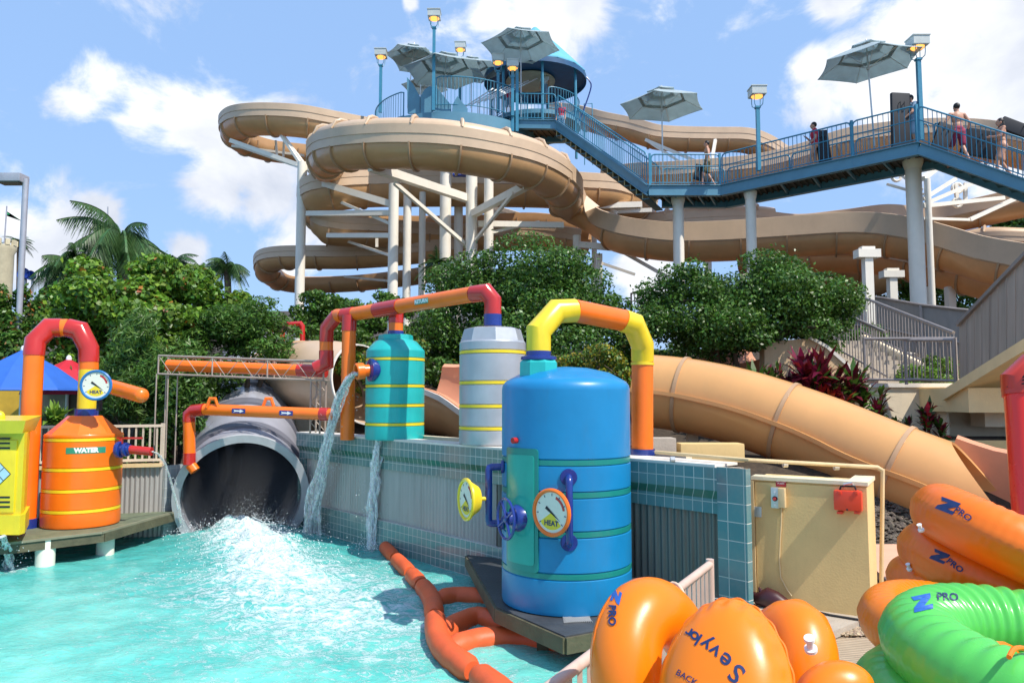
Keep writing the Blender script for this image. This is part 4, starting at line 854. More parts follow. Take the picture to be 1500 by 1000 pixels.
m = MB(); m.strip([[p-S*a+U*b for a, b in thick([(-.05,0)]+[(.8-.86*math.cos(math.pi*k/16), -.81*math.sin(math.pi*k/16)) for k in range(1,14)], .02)] for p,T,S,U in f4], closed_u=True); obj('chute_underside', m, beige, ls)
# red pipes behind at left of tube
rb_ = thing('red_frame_pipe', 'thin red pipe arch partly hidden by leaves above the grey tunnel', 'pipe', P(420,470,17)); obj('pipe_section', MB().tube([P(400,487,17), P(403,476,17), P(440,474,17), P(443,478,17), P(443,510,17)], .06, 10), red, rb_); obj('pipe_section', MB().tube([P(413,474,17), P(413,520,17)], .07, 10), red, rb_)
# concrete sill behind tanks, hoses
sl_ = MB(); wl0 = wallt(640,1.6); 
cs = thing('planter_kerb', 'cream kerb beam lying behind the teal tank on the wall top', 'kerb', wallp(1.2,-.6,1.6)); obj('kerb_beam', MB().beam(wallp(1.6,-.52,1.57), wallp(WL-.8,-.52,1.57), .10, .12), cream_lt, cs)
o_ = MB().tube([wallp(wallt(950,1.6),-.1,1.66), wallp(WL+.1,-.12,1.645), P(1285,684,6.62), P(1293,689,6.6), P(1291,862,6.6)], .018, 10)
pp_ = thing('conduit_pipe', 'thin cream conduit running along the wall top and down beside the box', 'pipe', wallp(WL-.3,-.1,1.64)); obj('pipe_run', o_, cream_pipe, pp_)
for px in (985, 1150, 1225): q = P(px, 672 if px < 1000 else 683 if px > 1200 else 679, 6.75); obj('pipe_clamp', MB().tube([q+V(-.02,0,-.005), q+V(.02,0,-.005)], .028, 10), alu, pp_)
# ============================================================= cream box
FL, FR = P(1102,692,6.62), P(1269,705,6.14); zt = 1.50; FL.z = FR.z = 0
bx_d = (FR-FL).normalized(); bx_n = V(-bx_d.y, bx_d.x, 0); 
if bx_n.y < 0: bx_n = -bx_n
W_ = (FR-FL).length; ZK = .41
cbx = thing('cream_wall_box', 'cream stucco service box with a red first aid style case hung on it', 'wall box', FL+V(0,0,ZK)); cbx['label'] = 'square cream stucco service box beside the tiled wall'
b4 = lambda a, n, z: FL+bx_d*a+bx_n*n+V(0,0,z)
def obox(mb, a0, a1, n0, n1, z0, z1):
    vs = [b4(a, n, z) for a in (a0,a1) for n in (n0,n1) for z in (z0,z1)]; return mb.add(vs, [(0,1,3,2),(4,6,7,5),(0,4,5,1),(2,3,7,6),(0,2,6,4),(1,5,7,3)])
obj('box_body', obox(MB(), 0, W_, .015, .55, ZK-.02, zt-.03), cream, cbx, smooth=False)
obj('front_panel', obox(MB(), .02, W_-.0, -.0, .016, ZK+.0, zt-.05), cream, cbx, smooth=False)
obj('rim', obox(MB(), -.01, W_+.012, -.012, .16, zt-.031, zt+.0), mat('box_rim', (.80,.68,.45), .7, var=.1, dirt=.2), cbx, smooth=False)
obj('rim', obox(MB(), W_-.15, W_+.012, .1601, .56, zt-.031, zt), MC['box_rim'], cbx, smooth=False)
obj('corner_trim', obox(MB(), -.03, .012, -.02, .02, ZK, zt-.04), cream_pipe, cbx, smooth=False)
def onbox(px, py):   # intersect ray with front plane
    r0 = ray(px, py); o = V(0,0,CZ); nrm = bx_n; k = (FL-o).dot(nrm)/r0.dot(nrm); return o+r0*k
fwd = -bx_n
def plate(par, nm, px, py, w_, h_, t, m, b=.004):
    o = onbox(px, py)+fwd*(t/2); return obj(nm, MB().bbox(o, (w_, t, h_), rz=math.atan2(bx_d.y, bx_d.x), b=b), m, par)
sg = thing('red_sign', 'tiny red notice plate above the switch on the cream box', 'sign', onbox(1144,706)); plate(sg, 'sign_plate', 1144, 706, .085, .075, .006, mat('sign_red', (.42,.02,.03), .5))
M = flatM(onbox(1144,703)+fwd*.008, bx_d, fwd); lt = MB()
for i, ln_ in enumerate(('STOP', 'BUTTON', 'PUMPS')):
    vs, fs = text_mesh(ln_, .019, .0006); lt.add([M@(v+V(0,.009-.019*i,0)) for v in vs], fs)
x_ = obj('lettering', lt, mat('sign_pinkish', (.75,.55,.5), .5), sg, smooth=False)
sw = thing('electric_switch', 'grey metal switch box with a cable running down the cream box', 'switch', onbox(1138,728)); plate(sw, 'side_box', 1147, 728, .055, .165, .07, cream_pipe); plate(sw, 'face_plate', 1137, 728, .068, .175, .05, alu)
disc_on(sw, 'knob', red, onbox(1137,729)+fwd*.05, fwd, .014, .03, 14); disc_on(sw, 'knob_ring', black, onbox(1137,729)+fwd*.05, fwd, .022, .008, 16)
for dy in (720, 738): disc_on(sw, 'screw', white_p, onbox(1137,dy)+fwd*.049, fwd, .009, .005, 10)
obj('cable', MB().tube([onbox(x,y)+fwd*.012 for x, y in ((1145,743),(1145,760),(1143,790),(1142,820),(1144,845),(1153,862),(1160,872))], .007, 8), cream_pipe, sw)
gp = thing('junction_plate', 'small square grey plate on the left edge of the cream box', 'plate', onbox(1110,749)); plate(gp, 'plate', 1110, 749, .07, .09, .015, alu)
fc = thing('orange_case', 'small red orange hard case hanging near the top corner of the cream box', 'case', onbox(1243,730))
cm_ = mat('case_red', (.80,.06,.02), .35, coat=.2, var=.06)
plate(fc, 'case_body', 1243.5, 731.5, .215, .165, .09, cm_, .02); fcx = obj('handle', MB().tube([onbox(x,y)+fwd*.045 for x, y in ((1231,717),(1233,711),(1253,711),(1255,717))], .007, 8), blackrub, fc)
for px in (1232, 1256): plate(fc, 'latch', px, 719.5, .028, .03, .10, cm_, .006)
for px in (1232, 1257): plate(fc, 'foot', px, 749, .045, .018, .085, cm_, .006)
disc_on(fc, 'lock', black, onbox(1243,744)+fwd*.09, fwd, .008, .003, 10)
obj('hook', MB().tube([onbox(1236,713)+fwd*.02, onbox(1238,708)+fwd*.05, onbox(1248,706)+fwd*.05, onbox(1251,711)+fwd*.03], .010, 8), alu, fc)
# dark maroon rubber cover + cable on floor
q = V(*b4(.13,-.12,ZK)); mk = MB(); ax = bx_d
sec = [(-.15,.012,.03,.16),(-.09,.05,.05,.10),(.0,.075,.09,.13),(.09,.07,.08,.10),(.18,.06,.05,.05),(.26,.02,.015,.02)]
rows = []
for a, w_, h_, z in sec: rows.append([q+ax*a+fwd*(w_*math.cos(t))+V(0,0,max(.004, z*.6+h_*math.sin(t))) for t in [2*math.pi*k/14 for k in range(14)]])
mk.strip(rows, closed_u=True); mk.add([rows[0][i] for i in range(14)], [tuple(range(14))])
mk.tube([q+ax*-.02+V(0,0,.08), q+ax*-.055+V(0,0,.13), q+ax*-.07+V(0,0,.16)], [.03,.022,.006], 8)
mr_ = thing('rubber_cover', 'dark maroon fin shaped rubber cover lying at the foot of the box', 'cover', q); obj('cover', mk, mat('maroon_rubber', (.05,.008,.01), .4, var=.3, coat=.2), mr_)
obj('cable', MB().tube([q+ax*.24+V(0,0,.012), q+ax*.35+fwd*-.02+V(0,0,.02), q+ax*.5+V(0,0,.01), q+ax*.7+fwd*.02+V(0,0,.012), q+ax*.95+V(0,0,.01)], .009, 8), blackrub, mr_)
# ============================================================= floors near box
Rb = wallp(WL+.34, .08, 0)
deck_pts = [(Rb.x-.35, Rb.y-.1), (1.42, 5.25), (.19, 3.06), (-.3, 2.1), (-.3, -1), (9, -1), (9, 9), (3.4, 9), (3.4, 6.9), (2.3, 7.0)]
groove = None
def grooved():
    m = bpy.data.materials.new('grooved_deck'); m.use_nodes = True; nt = m.node_tree; L = nt.links; b = nt.nodes['Principled BSDF']
    tc = nn(nt, 'ShaderNodeTexCoord'); mp = nn(nt, 'ShaderNodeMapping'); mp.inputs['Rotation'].default_value = (0,0,R(-75)); L.new(tc.outputs['Object'], mp.inputs[0])
    w_ = nn(nt, 'ShaderNodeTexWave', Scale=7.5); L.new(mp.outputs[0], w_.inputs['Vector']); n = nn(nt, 'ShaderNodeTexNoise', Scale=8.0, Detail=6.0); L.new(tc.outputs['Object'], n.inputs['Vector'])
    mx = nn(nt, 'ShaderNodeMix', data_type='RGBA'); mx.inputs['A'].default_value = (.42,.31,.20,1); mx.inputs['B'].default_value = (.60,.47,.32,1); L.new(n.outputs['Fac'], mx.inputs['Factor']); L.new(mx.outputs['Result'], b.inputs['Base Color']); b.inputs['Roughness'].default_value = .8
    bp = nn(nt, 'ShaderNodeBump', Strength=1.0); bp.inputs['Distance'].default_value = .02; L.new(w_.outputs['Color'], bp.inputs['Height']); L.new(bp.outputs[0], b.inputs['Normal']); return m
struct('pool_deck', MB().poly(deck_pts, -.9, ZK-.07), grooved())
struct('concrete_slab', MB().poly([(Rb.x-.30, Rb.y-.15), (1.62, 5.62)]+[tuple(PZ(*q, ZK))[:2] for q in ((1195,934),(1266,906),(1285,880))]+[(3.35,6.8), (2.3, 6.95)], ZK-.06, ZK), concrete)
tl0 = tilemat('ledge_tile', (.16,.22,.25), (.22,.28,.30), .30, .30)
struct('tiled_ledge', MB().poly([(Rb.x-.36, Rb.y-.10), (1.43, 5.45), (1.63, 5.56), (Rb.x+.02, Rb.y-.35)], ZK-.05, ZK+.006), tl0)
sm_f = mat('salmon_floor', (.70,.38,.24), .8, var=.08, bump=.2)
struct('salmon_floor', MB().poly([(3.42, 5.6), (9, 5.2), (9, 8.9), (4.0, 8.9), (3.5,6.9)], ZK-.065, ZK+.05), sm_f)
# pebble planter
c_ = PZ(1242, 915, ZK-.04); peb = MB()
for i in range(900):
    x, y = c_.x+random.uniform(-.16,.22), c_.y+random.uniform(-.22,.22); r = random.uniform(.008,.02); peb.add([V(x,y,ZK-.06+random.uniform(0,.02))+V(o.x*r*1.2,o.y*r,o.z*r*.7) for o in octa], of)
o_ = obj('pebbles', peb, mat('pebble', (.40,.30,.20), .8, var=.4, vs=20, island=.4)); tag(o_, 'patch of small brown pebbles beside the corner of the cream box', 'pebbles', kind='stuff')
gv = MB()
for i in range(2600):
    x, y = random.uniform(3.3,5.4), random.uniform(8.9,10.2); r = random.uniform(.015,.045); gv.add([V(x,y,gz(x,y)+.02)+V(o.x*r*1.2,o.y*r,o.z*r*.7) for o in octa], of)
o_ = obj('gravel', gv, mat('dark_gravel', (.10,.08,.06), .9, var=.5, vs=20, island=.5)); tag(o_, 'dark gravel and mulch under the mouth of the big beige slide', 'gravel', kind='stuff')
# ---- near railing
nr_ = thing('pool_railing', 'low pinkish white railing leading down beside the orange tubes', 'railing', V(1.4,5.2,ZK))
A_, B_ = P(1040,826,5.2), P(805,1006,3.0)
dirr = (B_-A_).normalized(); B_ = A_+dirr*3.6
obj('top_rail', MB().tube([A_, B_], .026, 12), rail_pink, nr_); obj('bottom_rail', MB().tube([V(A_.x,A_.y,ZK+.03), V(B_.x,B_.y,ZK+.03)], .016, 8), rail_pink, nr_)
obj('post', MB().tube([A_+V(0,0,.035), V(A_.x,A_.y,ZK)], .028, 12), rail_pink, nr_)
m = MB(); n = 34
for i in range(1, n): p = along(A_, B_, i/n); m.beam(p, V(p.x,p.y,ZK+.03), .022, .022, up=V(0,1,0))
obj('pickets', m, rail_pink, nr_)
# ============================================================= inflatables
def torus_rows(c, Rm, rm, M, nu=288, nv=36, seam=.0, wr=0, flat=1):
    rows = []
    for i in range(nu):
        u = 2*math.pi*i/nu; row = []
        for j in range(nv):
            v = 2*math.pi*j/nv; r = rm
            inner = max(0, -math.cos(v)); k = (math.sin(v) if True else 0)
            if wr: r *= 1-wr*(.5+.5*math.sin(u*wr_n))*max(0, math.cos(v-math.pi*.62))**1.5
            d = abs(((v+math.pi) % (2*math.pi))-math.pi)
            if seam: r *= (1+seam*math.exp(-(d/.05)**2))*(1-.022*(.5+.5*math.sin(u*72))*math.exp(-((d-.22)/.16)**2))
            row.append(c+M@V((Rm+r*math.cos(v))*math.cos(u), (Rm+r*math.cos(v))*math.sin(u), r*math.sin(v)*flat))
        rows.append(row)
    return rows
wr_n = 48
def ring(label, c, Rm, rm, M, m, grp=None, wr=.05, name='swim_ring', seam=.03, flat=1):
    t = thing(name, label, 'swim ring', c, grp); mb = MB(); mb.strip(torus_rows(c, Rm, rm, M, seam=seam, wr=wr, flat=flat), closed_u=True, closed_v=True); b = obj('ring_tube', mb, m, t, angle=60); return t, b
def tilt(rx, ry, rz): return (Matrix.Rotation(rz,3,'Z')@Matrix.Rotation(ry,3,'Y')@Matrix.Rotation(rx,3,'X'))
def decal(t, b, body, px, py, D, size, rot, m, bold=.0, sx=1, off=.004):
    vs, fs = text_mesh(body, size, bold); vs = [V(v.x*sx, v.y, 0) for v in vs]; return proj_decal('lettering', vs, fs, camM(px, py, D, rot), b, m, t, off)
def z_logo(t, b, px, py, D, s, rot, m):
    for sh in ([(-.6,.5),(.7,.5),(.6,.2),(.0,-.22),(.55,-.22),(.45,-.5),(-.75,-.5),(-.65,-.2),(-.05,.22),(-.5,.22)],):
        import bmesh
        bm = bmesh.new(); f = bm.faces.new([bm.verts.new((x*s, y*s, 0)) for x, y in sh]); 
        for _ in range(3): bmesh.ops.triangulate(bm, faces=bm.faces[:]); bmesh.ops.subdivide_edges(bm, edges=bm.edges[:], cuts=1, use_grid_fill=True)
        bmesh.ops.triangulate(bm, faces=bm.faces[:]); bm.verts.index_update(); out = [v.co.copy() for v in bm.verts]; fs = [tuple(v.index for v in f.verts) for f in bm.faces]; bm.free()
        proj_decal('logo_bar', out, fs, camM(px, py, D, rot), b, m, t)
# lounge with backrest (front centre)
lc = P(1040, 960, 2.9)
lg = thing('pool_lounge', 'big glossy orange inflatable lounge with a swollen backrest lettered Sevylor', 'pool lounge', lc)
pth = catmull([P(960,1120,2.75), P(930,1050,2.72), P(917,985,2.72), P(921,930,2.78), P(946,897,2.86), P(985,908,2.98), P(1022,955,3.05), P(1075,985,3.1), P(1120,970,3.05), P(1148,930,2.98), P(1172,930,2.9), P(1180,985,2.82), P(1165,1060,2.8), P(1120,1120,2.75), P(1040,1150,2.7)], .03)
rs = []
for p in pth:
    px = 750+FPX*p.x/p.y; rs.append(.128 if px < 950 else .128-(.03*smooth(950,1000,px)) if px < 1100 else .118)
lb = obj('ring_tube', MB().tube(pth, rs, 40, closed=True), vinyl_o, lg, angle=60)
_c = P(1040,1000,2.9)
smp = []
for p, r_0 in zip(pth, rs):
    d_ = (p-_c); d_.y *= .3; smp.append(p+d_.normalized()*(r_0*1.0)-V(0,.0,0))
obj('ring_seam', MB().tube(smp, .0045, 6, closed=True), vinyl_o2, lg)
# backrest pillow
def pillow(c, axes, r, m, par, nm, scal=0, n=3.0):
    ax, ay, az = [Vector(a).normalized() for a in axes]; mb = MB(); rows = []; nu, nv = 120, 40
    for j in range(nv+1):
        ph = math.pi*j/nv; row = []
        for i in range(nu):
            t = 2*math.pi*i/nu; x, y = math.cos(t), math.sin(t); k = (abs(x)**1.9+abs(y)**1.9)**(-1/1.9); x *= k; y *= k
            cz = math.cos(ph); sz = math.sin(ph); sz = sz**.75; cz_ = abs(cz)**1.0*(1 if cz > 0 else -1)
            rim = math.exp(-((ph-math.pi/2)/.16)**2); sc_ = 1-scal*(.5+.5*math.cos(t*22))*math.exp(-((abs(ph-math.pi/2)-.30)/.20)**2)*(1 if -1.2 < (t if t < math.pi else t-2*math.pi) < 2.0 else .3)
            row.append(c+ax*(r[0]*x*sz*(1+.035*rim))*1+ay*(r[1]*y*sz*(1+.035*rim))+az*(r[2]*cz_*sc_*(1-.9*rim*0)))
        rows.append(row)
    mb.strip(rows, closed_u=True); return obj(nm, mb, m, par, angle=60)
pc = P(1060, 1022, 2.42); vz = (V(0,0,CZ)-pc).normalized(); az = (vz+V(-.25,0,.25)).normalized(); ax = V(1,0,-.30); ax = (ax-az*ax.dot(az)).normalized(); ay = az.cross(ax)
bk = pillow(pc, (ax, ay, az), (.205, .305, .13), vinyl_o, lg, 'backrest', scal=.38)
sm = MB(); pts = []
for i in range(160):
    t = 2*math.pi*i/160; x, y = math.cos(t), math.sin(t); k = (abs(x)**1.9+abs(y)**1.9)**(-1/1.9); w__ = 1.035+.012*math.sin(t*22); pts.append(pc+ax*(.205*x*k*w__)+ay*(.305*y*k*w__)-az*.01)
obj('backrest_seam', MB().tube(pts, .006, 6, closed=True), vinyl_o2, lg)
lft = pillow(P(1222, 1012, 2.5), (V(1,0,.25), V(-.1,.5,.8), V(-.2,-.8,.5)), (.13, .09, .085), vinyl_o, lg, 'headrest', scal=.10)
# valve
vq = P(1188, 952, 2.66); obj('valve', MB().lathe([(.022,0),(.022,.012),(.012,.014),(.012,.045),(.018,.047),(.018,.06),(.002,.062)], vq, 16, (V(-.3,-.5,1)).to_track_quat('Z','Y').to_matrix()), white_p, lg)
hd = [P(978,858,3.05), P(985,853,3.05), P(994,857,3.02), P(1001,868,2.98), P(1003,878,2.96)]
obj('grab_handle', MB().tube(catmull(hd+[P(998,889,2.95)], .02), .0065, 8), mat('handle_cream', (.7,.55,.4), .5), lg); obj('grab_handle', MB().tube(catmull([P(975,862,3.05), P(978,868,3.0), P(986,872,2.96), P(994,880,2.94)], .02), .0065, 8), MC['handle_cream'], lg)
def curved_text(body, pts_px, D, size, par, tgt, m, bold, flip=True):
    # letters placed along a pixel polyline, upside down like the print on the real thing
    n = len(body)
    for ch, (px, py, rot, s) in zip(body, pts_px):
        vs, fs = text_mesh(ch, size*s, bold); proj_decal('lettering', vs, fs, camM(px, py, D, R(rot)), tgt, m, par)
curved_text('Sevylor', [(1080,985,141,1.2),(1062,967,142,1.1),(1047,953,143,1.0),(1034,943,144,.92),(1024,936,146,.85),(1017,932,147,.8),(1009.5,926,150,.75)], 2.0, .066, lg, bk, print_bl, .0010)
vs, fs = text_mesh('BACK', .026, .0002); proj_decal('lettering', vs, fs, camM(1006, 992, 2.0, R(-25)), bk, print_bl, lg)
z_logo(lg, lb, 903, 873, 2.3, .036, R(75), print_lb)
decal(lg, lb, 'PRO', 897, 901, 2.3, .036, R(-92), print_bl, .0015)
um = MB(); 
# right hand pile
G = 'orange rings in the right hand pile'
t1, b1 = ring('orange ring topmost in the pile with its print facing up', P(1492,800,3.75), .36, .146, tilt(0,R(24),0)@tilt(R(6),0,0), vinyl_o2, G, .03)
z_logo(t1, b1, 1389, 741, 3.0, .065, R(-20), print_bl); decal(t1, b1, 'PRO', 1411, 753, 3.0, .04, R(-38), print_bl, .001)
t2, b2 = ring('orange ring second from the top of the pile under the tilted one', P(1462,842,3.95), .34, .145, tilt(0,R(17),0)@tilt(R(6),0,0), vinyl_o2, G, .03)
z_logo(t2, b2, 1377, 815, 3.0, .055, R(-20), print_bl); decal(t2, b2, 'PRO', 1399, 828, 3.0, .04, R(-38), print_bl, .001)
t3, b3 = ring('small orange ring end showing below the printed rings near the box', P(1436,866,4.05), .34, .115, tilt(0,R(8),0), vinyl_o2, G, .02)
t4, b4_ = ring('flat orange ring lying directly behind the striped green ring', P(1378,918,3.35), .21, .125, tilt(R(8),R(3),0), vinyl_o, G, .02)
for px, py, D in ((1350,777,3.7), (1333,834,3.95)): q = P(px, py, D); obj('valve', MB().lathe([(.015,0),(.015,.01),(.009,.012),(.009,.035),(.012,.037)], q, 12, V(-.5,-.3,1).to_track_quat('Z','Y').to_matrix()), white_p, t2 if px > 1340 else t3)
wr_n = 44
G = 'green rings in the right hand corner'
g1_, gb1 = ring('upper glossy green ring with ridged inner wall at the right edge', P(1556,980,2.75), .445, .152, tilt(R(5),R(5),0), vinyl_g, G, .11)
g2_, gb2 = ring('lower green ring under the ridged green ring', P(1508,1068,2.75), .44, .155, tilt(R(4),R(3),0), vinyl_g, G, .02)
g3_, gb3 = ring('green ring lying behind at the right edge beneath the orange pile', P(1530,918,3.55), .40, .15, tilt(R(2),R(0),0), vinyl_g, G, .02)
z_logo(g1_, gb1, 1352, 882, 2.3, .055, R(20), print_lb); vs, fs = text_mesh('PRO', .04, .001); proj_decal('lettering', vs, fs, camM(1388, 874, 2.3, R(5)), gb1, print_bl, g1_)
obj('tie_cord', MB().tube(catmull([P(1478,962,2.38), P(1484,951,2.42), P(1494,948,2.44), P(1512,952,2.45)], .02), .008, 8), vinyl_o, g1_)
# hidden rack / stack supports under piles (real rings lower in the piles)
sk = thing('storage_plinth', 'low cream storage plinth hidden beneath the stacked rings', 'plinth', V(1.75,3.2,ZK-.07)); obj('plinth_body', MB().bbox((2.05,3.55,ZK+.16), (1.5,.9,.44), b=.03), cream, sk)
# ============================================================= right hand structures
warm = mat('bounce_lit_soffit', (.92,.70,.36), .75, var=.06, bump=.2, dirt=.12, dirtcol=(.5,.38,.2))  # warm bounce light on beam and ramp underside is put into this base colour
rw = thing('ramp_building', 'cream building with a grey panelled ramp balustrade at the right edge', 'building', V(9.5,13,0))
a0, a1 = P(1405,566,13.0), P(1560,460,10.2); b0, b1 = P(1405,478,13.0), P(1560,318,10.2)
m = MB(); off = V(.06,.1,0); vs = [a0, a1, b1, b0]; m.add(vs+[v+off for v in vs], [(0,1,2,3),(7,6,5,4),(0,4,5,1),(1,5,6,2),(2,6,7,3),(3,7,4,0)])
panel_m = mat('ramp_panel', (.44,.36,.29), .55, .15, var=.18, vs=1.5, dirt=.4, dirtcol=(.5,.45,.4), stretch=(5,5,.25))
obj('balustrade_panel', m, panel_m, rw, smooth=False); obj('cap_rail', MB().beam(b0+V(0,0,.03), b1+V(0,0,.03), .12, .06), rail_gr, rw); obj('base_rail', MB().beam(a0+V(0,-.03,.0), a1+V(0,-.03,.0), .10, .07), rail_gr, rw)
m = MB(); 
for i in range(1, 12): q0, q1 = along(a0, a1, i/12)-off*.06, along(b0, b1, i/12)-off*.06; m.beam(q0+V(0,-.01,.03), q1+V(0,-.01,0), .02, .02, up=V(0,1,0))
obj('panel_seams', m, panel_m, rw)
m = MB(); vs = [a0-V(.3,0,.02), a1-V(.1,0,.0), a1+V(3,1.5,0), a0+V(3,2.5,-.02)]; vs = [v+V(0,0,-.04) for v in vs]; m.add(vs+[v-V(0,0,.18) for v in vs], [(0,1,2,3),(7,6,5,4),(0,4,5,1),(1,5,6,2),(2,6,7,3),(3,7,4,0)]); obj('ramp_slab', m, warm, rw, smooth=False)
def pbox(par, nm, pxa, pya, pxb, pyb, D, dep, m):
    p, q = P(pxa, pya, D), P(pxb, pyb, D); return obj(nm, MB().box(((p.x+q.x)/2, D+dep/2, (p.z+q.z)/2), (abs(q.x-p.x), dep, abs(p.z-q.z))), m, par, smooth=False)
pbox(rw, 'soffit_beam', 1418, 568, 1600, 604, 12.4, 2.2, warm); pbox(rw, 'back_wall', 1384, 568, 1600, 660, 13.6, .2, cream_lt); pbox(rw, 'pier', 1385, 575, 1392, 655, 13.2, .3, cream_lt); pbox(rw, 'side_wall', 1442, 600, 1620, 625, 12.9, .4, cream_lt)
pw = thing('planter_wall', 'cream planter wall under the red leaved plants', 'wall', P(1440,680,12)); pbox(pw, 'wall_face', 1375, 646, 1640, 735, 11.6, .25, cream)
sb_ = MB(); q0, q1 = P(1290,650,11.9), P(1640,650,11.9); sb_.poly([(q0.x,11.84),(q1.x,11.84),(q1.x,13.55),(q0.x-.2,13.55)], .6, P(1400,643,12.6).z); struct('soil_bed', sb_, soil)
rwl = thing('retaining_wall', 'pale cream retaining wall beneath the railing landing', 'wall', P(1340,600,14)); pbox(rwl, 'wall_face', 1262, 566, 1400, 660, 13.9, .3, cream_lt); pbox(rwl, 'wall_cap', 1262, 561, 1402, 567, 13.85, .5, coping)
# sloped stair wall (orange shade) left of stairs
sw_ = thing('stair_wall', 'tan wall sloping down under the tree beside the concrete stairs', 'wall', P(1200,560,14.6))
pts = [P(1120,640,14.4), P(1120,505,14.4), P(1150,498,14.4), P(1185,496,14.4), P(1210,510,14.4), P(1265,558,14.4), P(1265,640,14.4)]
m = MB(); n = len(pts); m.add(pts+[p+V(0,.3,0) for p in pts], [tuple(range(n))[::-1], tuple(range(n,2*n))]+[(i,(i+1)%n,(i+1)%n+n,i+n) for i in range(n)]); obj('wall_face', m, mat('tan_wall', (.62,.42,.24), .8, var=.08, bump=.2, dirt=.15), sw_, smooth=False)
obj('wall_cap', MB().beam(pts[4]+V(0,.14,.03), pts[5]+V(0,.14,.03), .38, .06).beam(pts[3]+V(0,.14,.03), pts[4]+V(0,.14,.03), .38, .06), coping, sw_)
# concrete stairs going up left-back
st = thing('concrete_stairs', 'grey concrete stairs climbing behind the tree towards the slides', 'stairs', P(1300,570,14.2))
s0, s1 = P(1300,570,14.2), P(1180,500,17.5)
N = 11; m = MB(); dxy = V(s1.x-s0.x, s1.y-s0.y, 0)/N; dz_ = (s1.z-s0.z)/N; wv_ = V(dxy.y, -dxy.x, 0).normalized()*1.5
if wv_.x < 0: wv_ = -wv_
for i in range(N):
    p = V(s0.x, s0.y, 0)+dxy*i; z = s0.z+dz_*(i+1); m.add([V(q.x,q.y,zz) for zz in (1.0, z) for q in (p, p+wv_*.9, p+wv_*.9+dxy, p+dxy)], [(0,3,2,1),(4,5,6,7),(0,1,5,4),(1,2,6,5),(2,3,7,6),(3,0,4,7)])
obj('steps', m, concrete, st, smooth=False)
for k, wt in ((0, rail_gr), (.92, rail_gr)):
    pA, pB = s0+wv_*k+V(0,0,.15), s1+wv_*k+V(0,0,.15); m = MB(); m.tube([pA+V(0,0,.95), pB+V(0,0,.95)], .035, 8)
    for i in range(31): q = along(pA, pB, i/30); m.tube([q, q+V(0,0,.95)], .012, 6)
    m.tube([pA+V(0,0,.1), pB+V(0,0,.1)], .02, 6); obj('stair_railing', m, wt, st)
obj('stringer', MB().beam(s0+wv_*.94, s1+wv_*.94, .18, .35), cream_lt, st)
# landing railing
def prail(nm, label, a, b, h, m, sp=.12, r=.012, rr2=.03, grp=None, low=.1):
    t = thing(nm, label, 'railing', a, grp); obj('top_rail', MB().tube([a+V(0,0,h), b+V(0,0,h)], rr2, 8), m, t); obj('bottom_rail', MB().tube([a+V(0,0,low), b+V(0,0,low)], rr2*.8, 8), m, t); mb = MB(); n = max(2, int((b-a).length/sp))
    for i in range(n+1): q = along(a, b, i/n); mb.tube([q+V(0,0,low), q+V(0,0,h)], r, 6)
    obj('pickets', mb, m, t)
    for q in (a, b): obj('post', MB().tube([q, q+V(0,0,h+.02)], rr2, 8), m, t)
    return t
prail('landing_railing', 'dark grey railing of the landing beside the panelled ramp', P(1268,563,13.9), P(1402,566,13.2), .86, rail_gr)
prail('landing_railing', 'far grey railing sloping behind the big white column', P(1328,563,13.6), P(1400,566,13.0), .82, rail_gr)['label'] = 'second grey railing panel in front of the green bush'
prail('stair_railing', 'thin dark stair railing climbing left of the right hand tree top', P(925,470,24), P(1002,445,25.5), .9, mat('rail_dark', (.07,.05,.05), .5), sp=.15)
# curved grey barrier
gb_ = thing('grey_barrier', 'long grey barrier wall curving behind the white columns', 'barrier', P(1350,480,19)); pts = catmull([P(1180,500,21), P(1270,500,20.5), P(1350,518,19), P(1440,532,18), P(1560,545,17.2)], .5)
m = MB(); hB = 1.25; m.strip([[p, p+V(0,0,hB), p+V(0,.12,hB), p+V(0,.12,0)] for p in pts], closed_u=True); obj('barrier_panel', m, mat('barrier_grey', (.23,.21,.19), .6, var=.12, dirt=.3, dirtcol=(.35,.33,.3), stretch=(2,2,.5)), gb_, smooth=False)
m = MB(); m.tube([p+V(0,-.05,hB*.35) for p in pts], .03, 6); m.tube([p+V(0,-.05,hB+.02) for p in pts], .035, 6); obj('hand_rail', m, rail_gr, gb_)
for i in range(0, len(pts), 3): obj('post', MB().tube([pts[i]+V(0,-.05,-.4), pts[i]+V(0,-.05,hB)], .04, 6), rail_gr, gb_)
# red pipe right
rdp = thing('red_drop_pipe', 'thick red pipe hanging down at the right edge', 'pipe', P(1492,680,5.2)); Dp = 6.2
rm_ = mat('bright_red', (.80,.02,.006), .25, coat=.4, var=.05)
q0, q1 = P(1497,570,Dp), P(1514,790,Dp-.25)
obj('pipe_section', MB().tube([q0, q1], .135, 28), rm_, rdp); obj('elbow', MB().tube([q0-V(0,0,.02), q0+V(0,0,.06), q0+V(.10,.0,.15), q0+V(.6,.02,.17)], .15, 28), mat('dull_red', (.5,.03,.01), .3, coat=.3), rdp)
obj('coupling', MB().tube([along(q0,q1,-.02), along(q0,q1,.05)], .148, 28), MC['dull_red'], rdp)
m = MB()
for k in range(3): m.tube([q0+V(-.145+.02*k,-.03-.02*k,.02), q0+V(-.06,-.15,.05+.04*k), q0+V(.06,-.13,.13+.02*k), q0+V(.3,-.10,.17)], .006, 6)
obj('strap', m, blackrub, rdp)
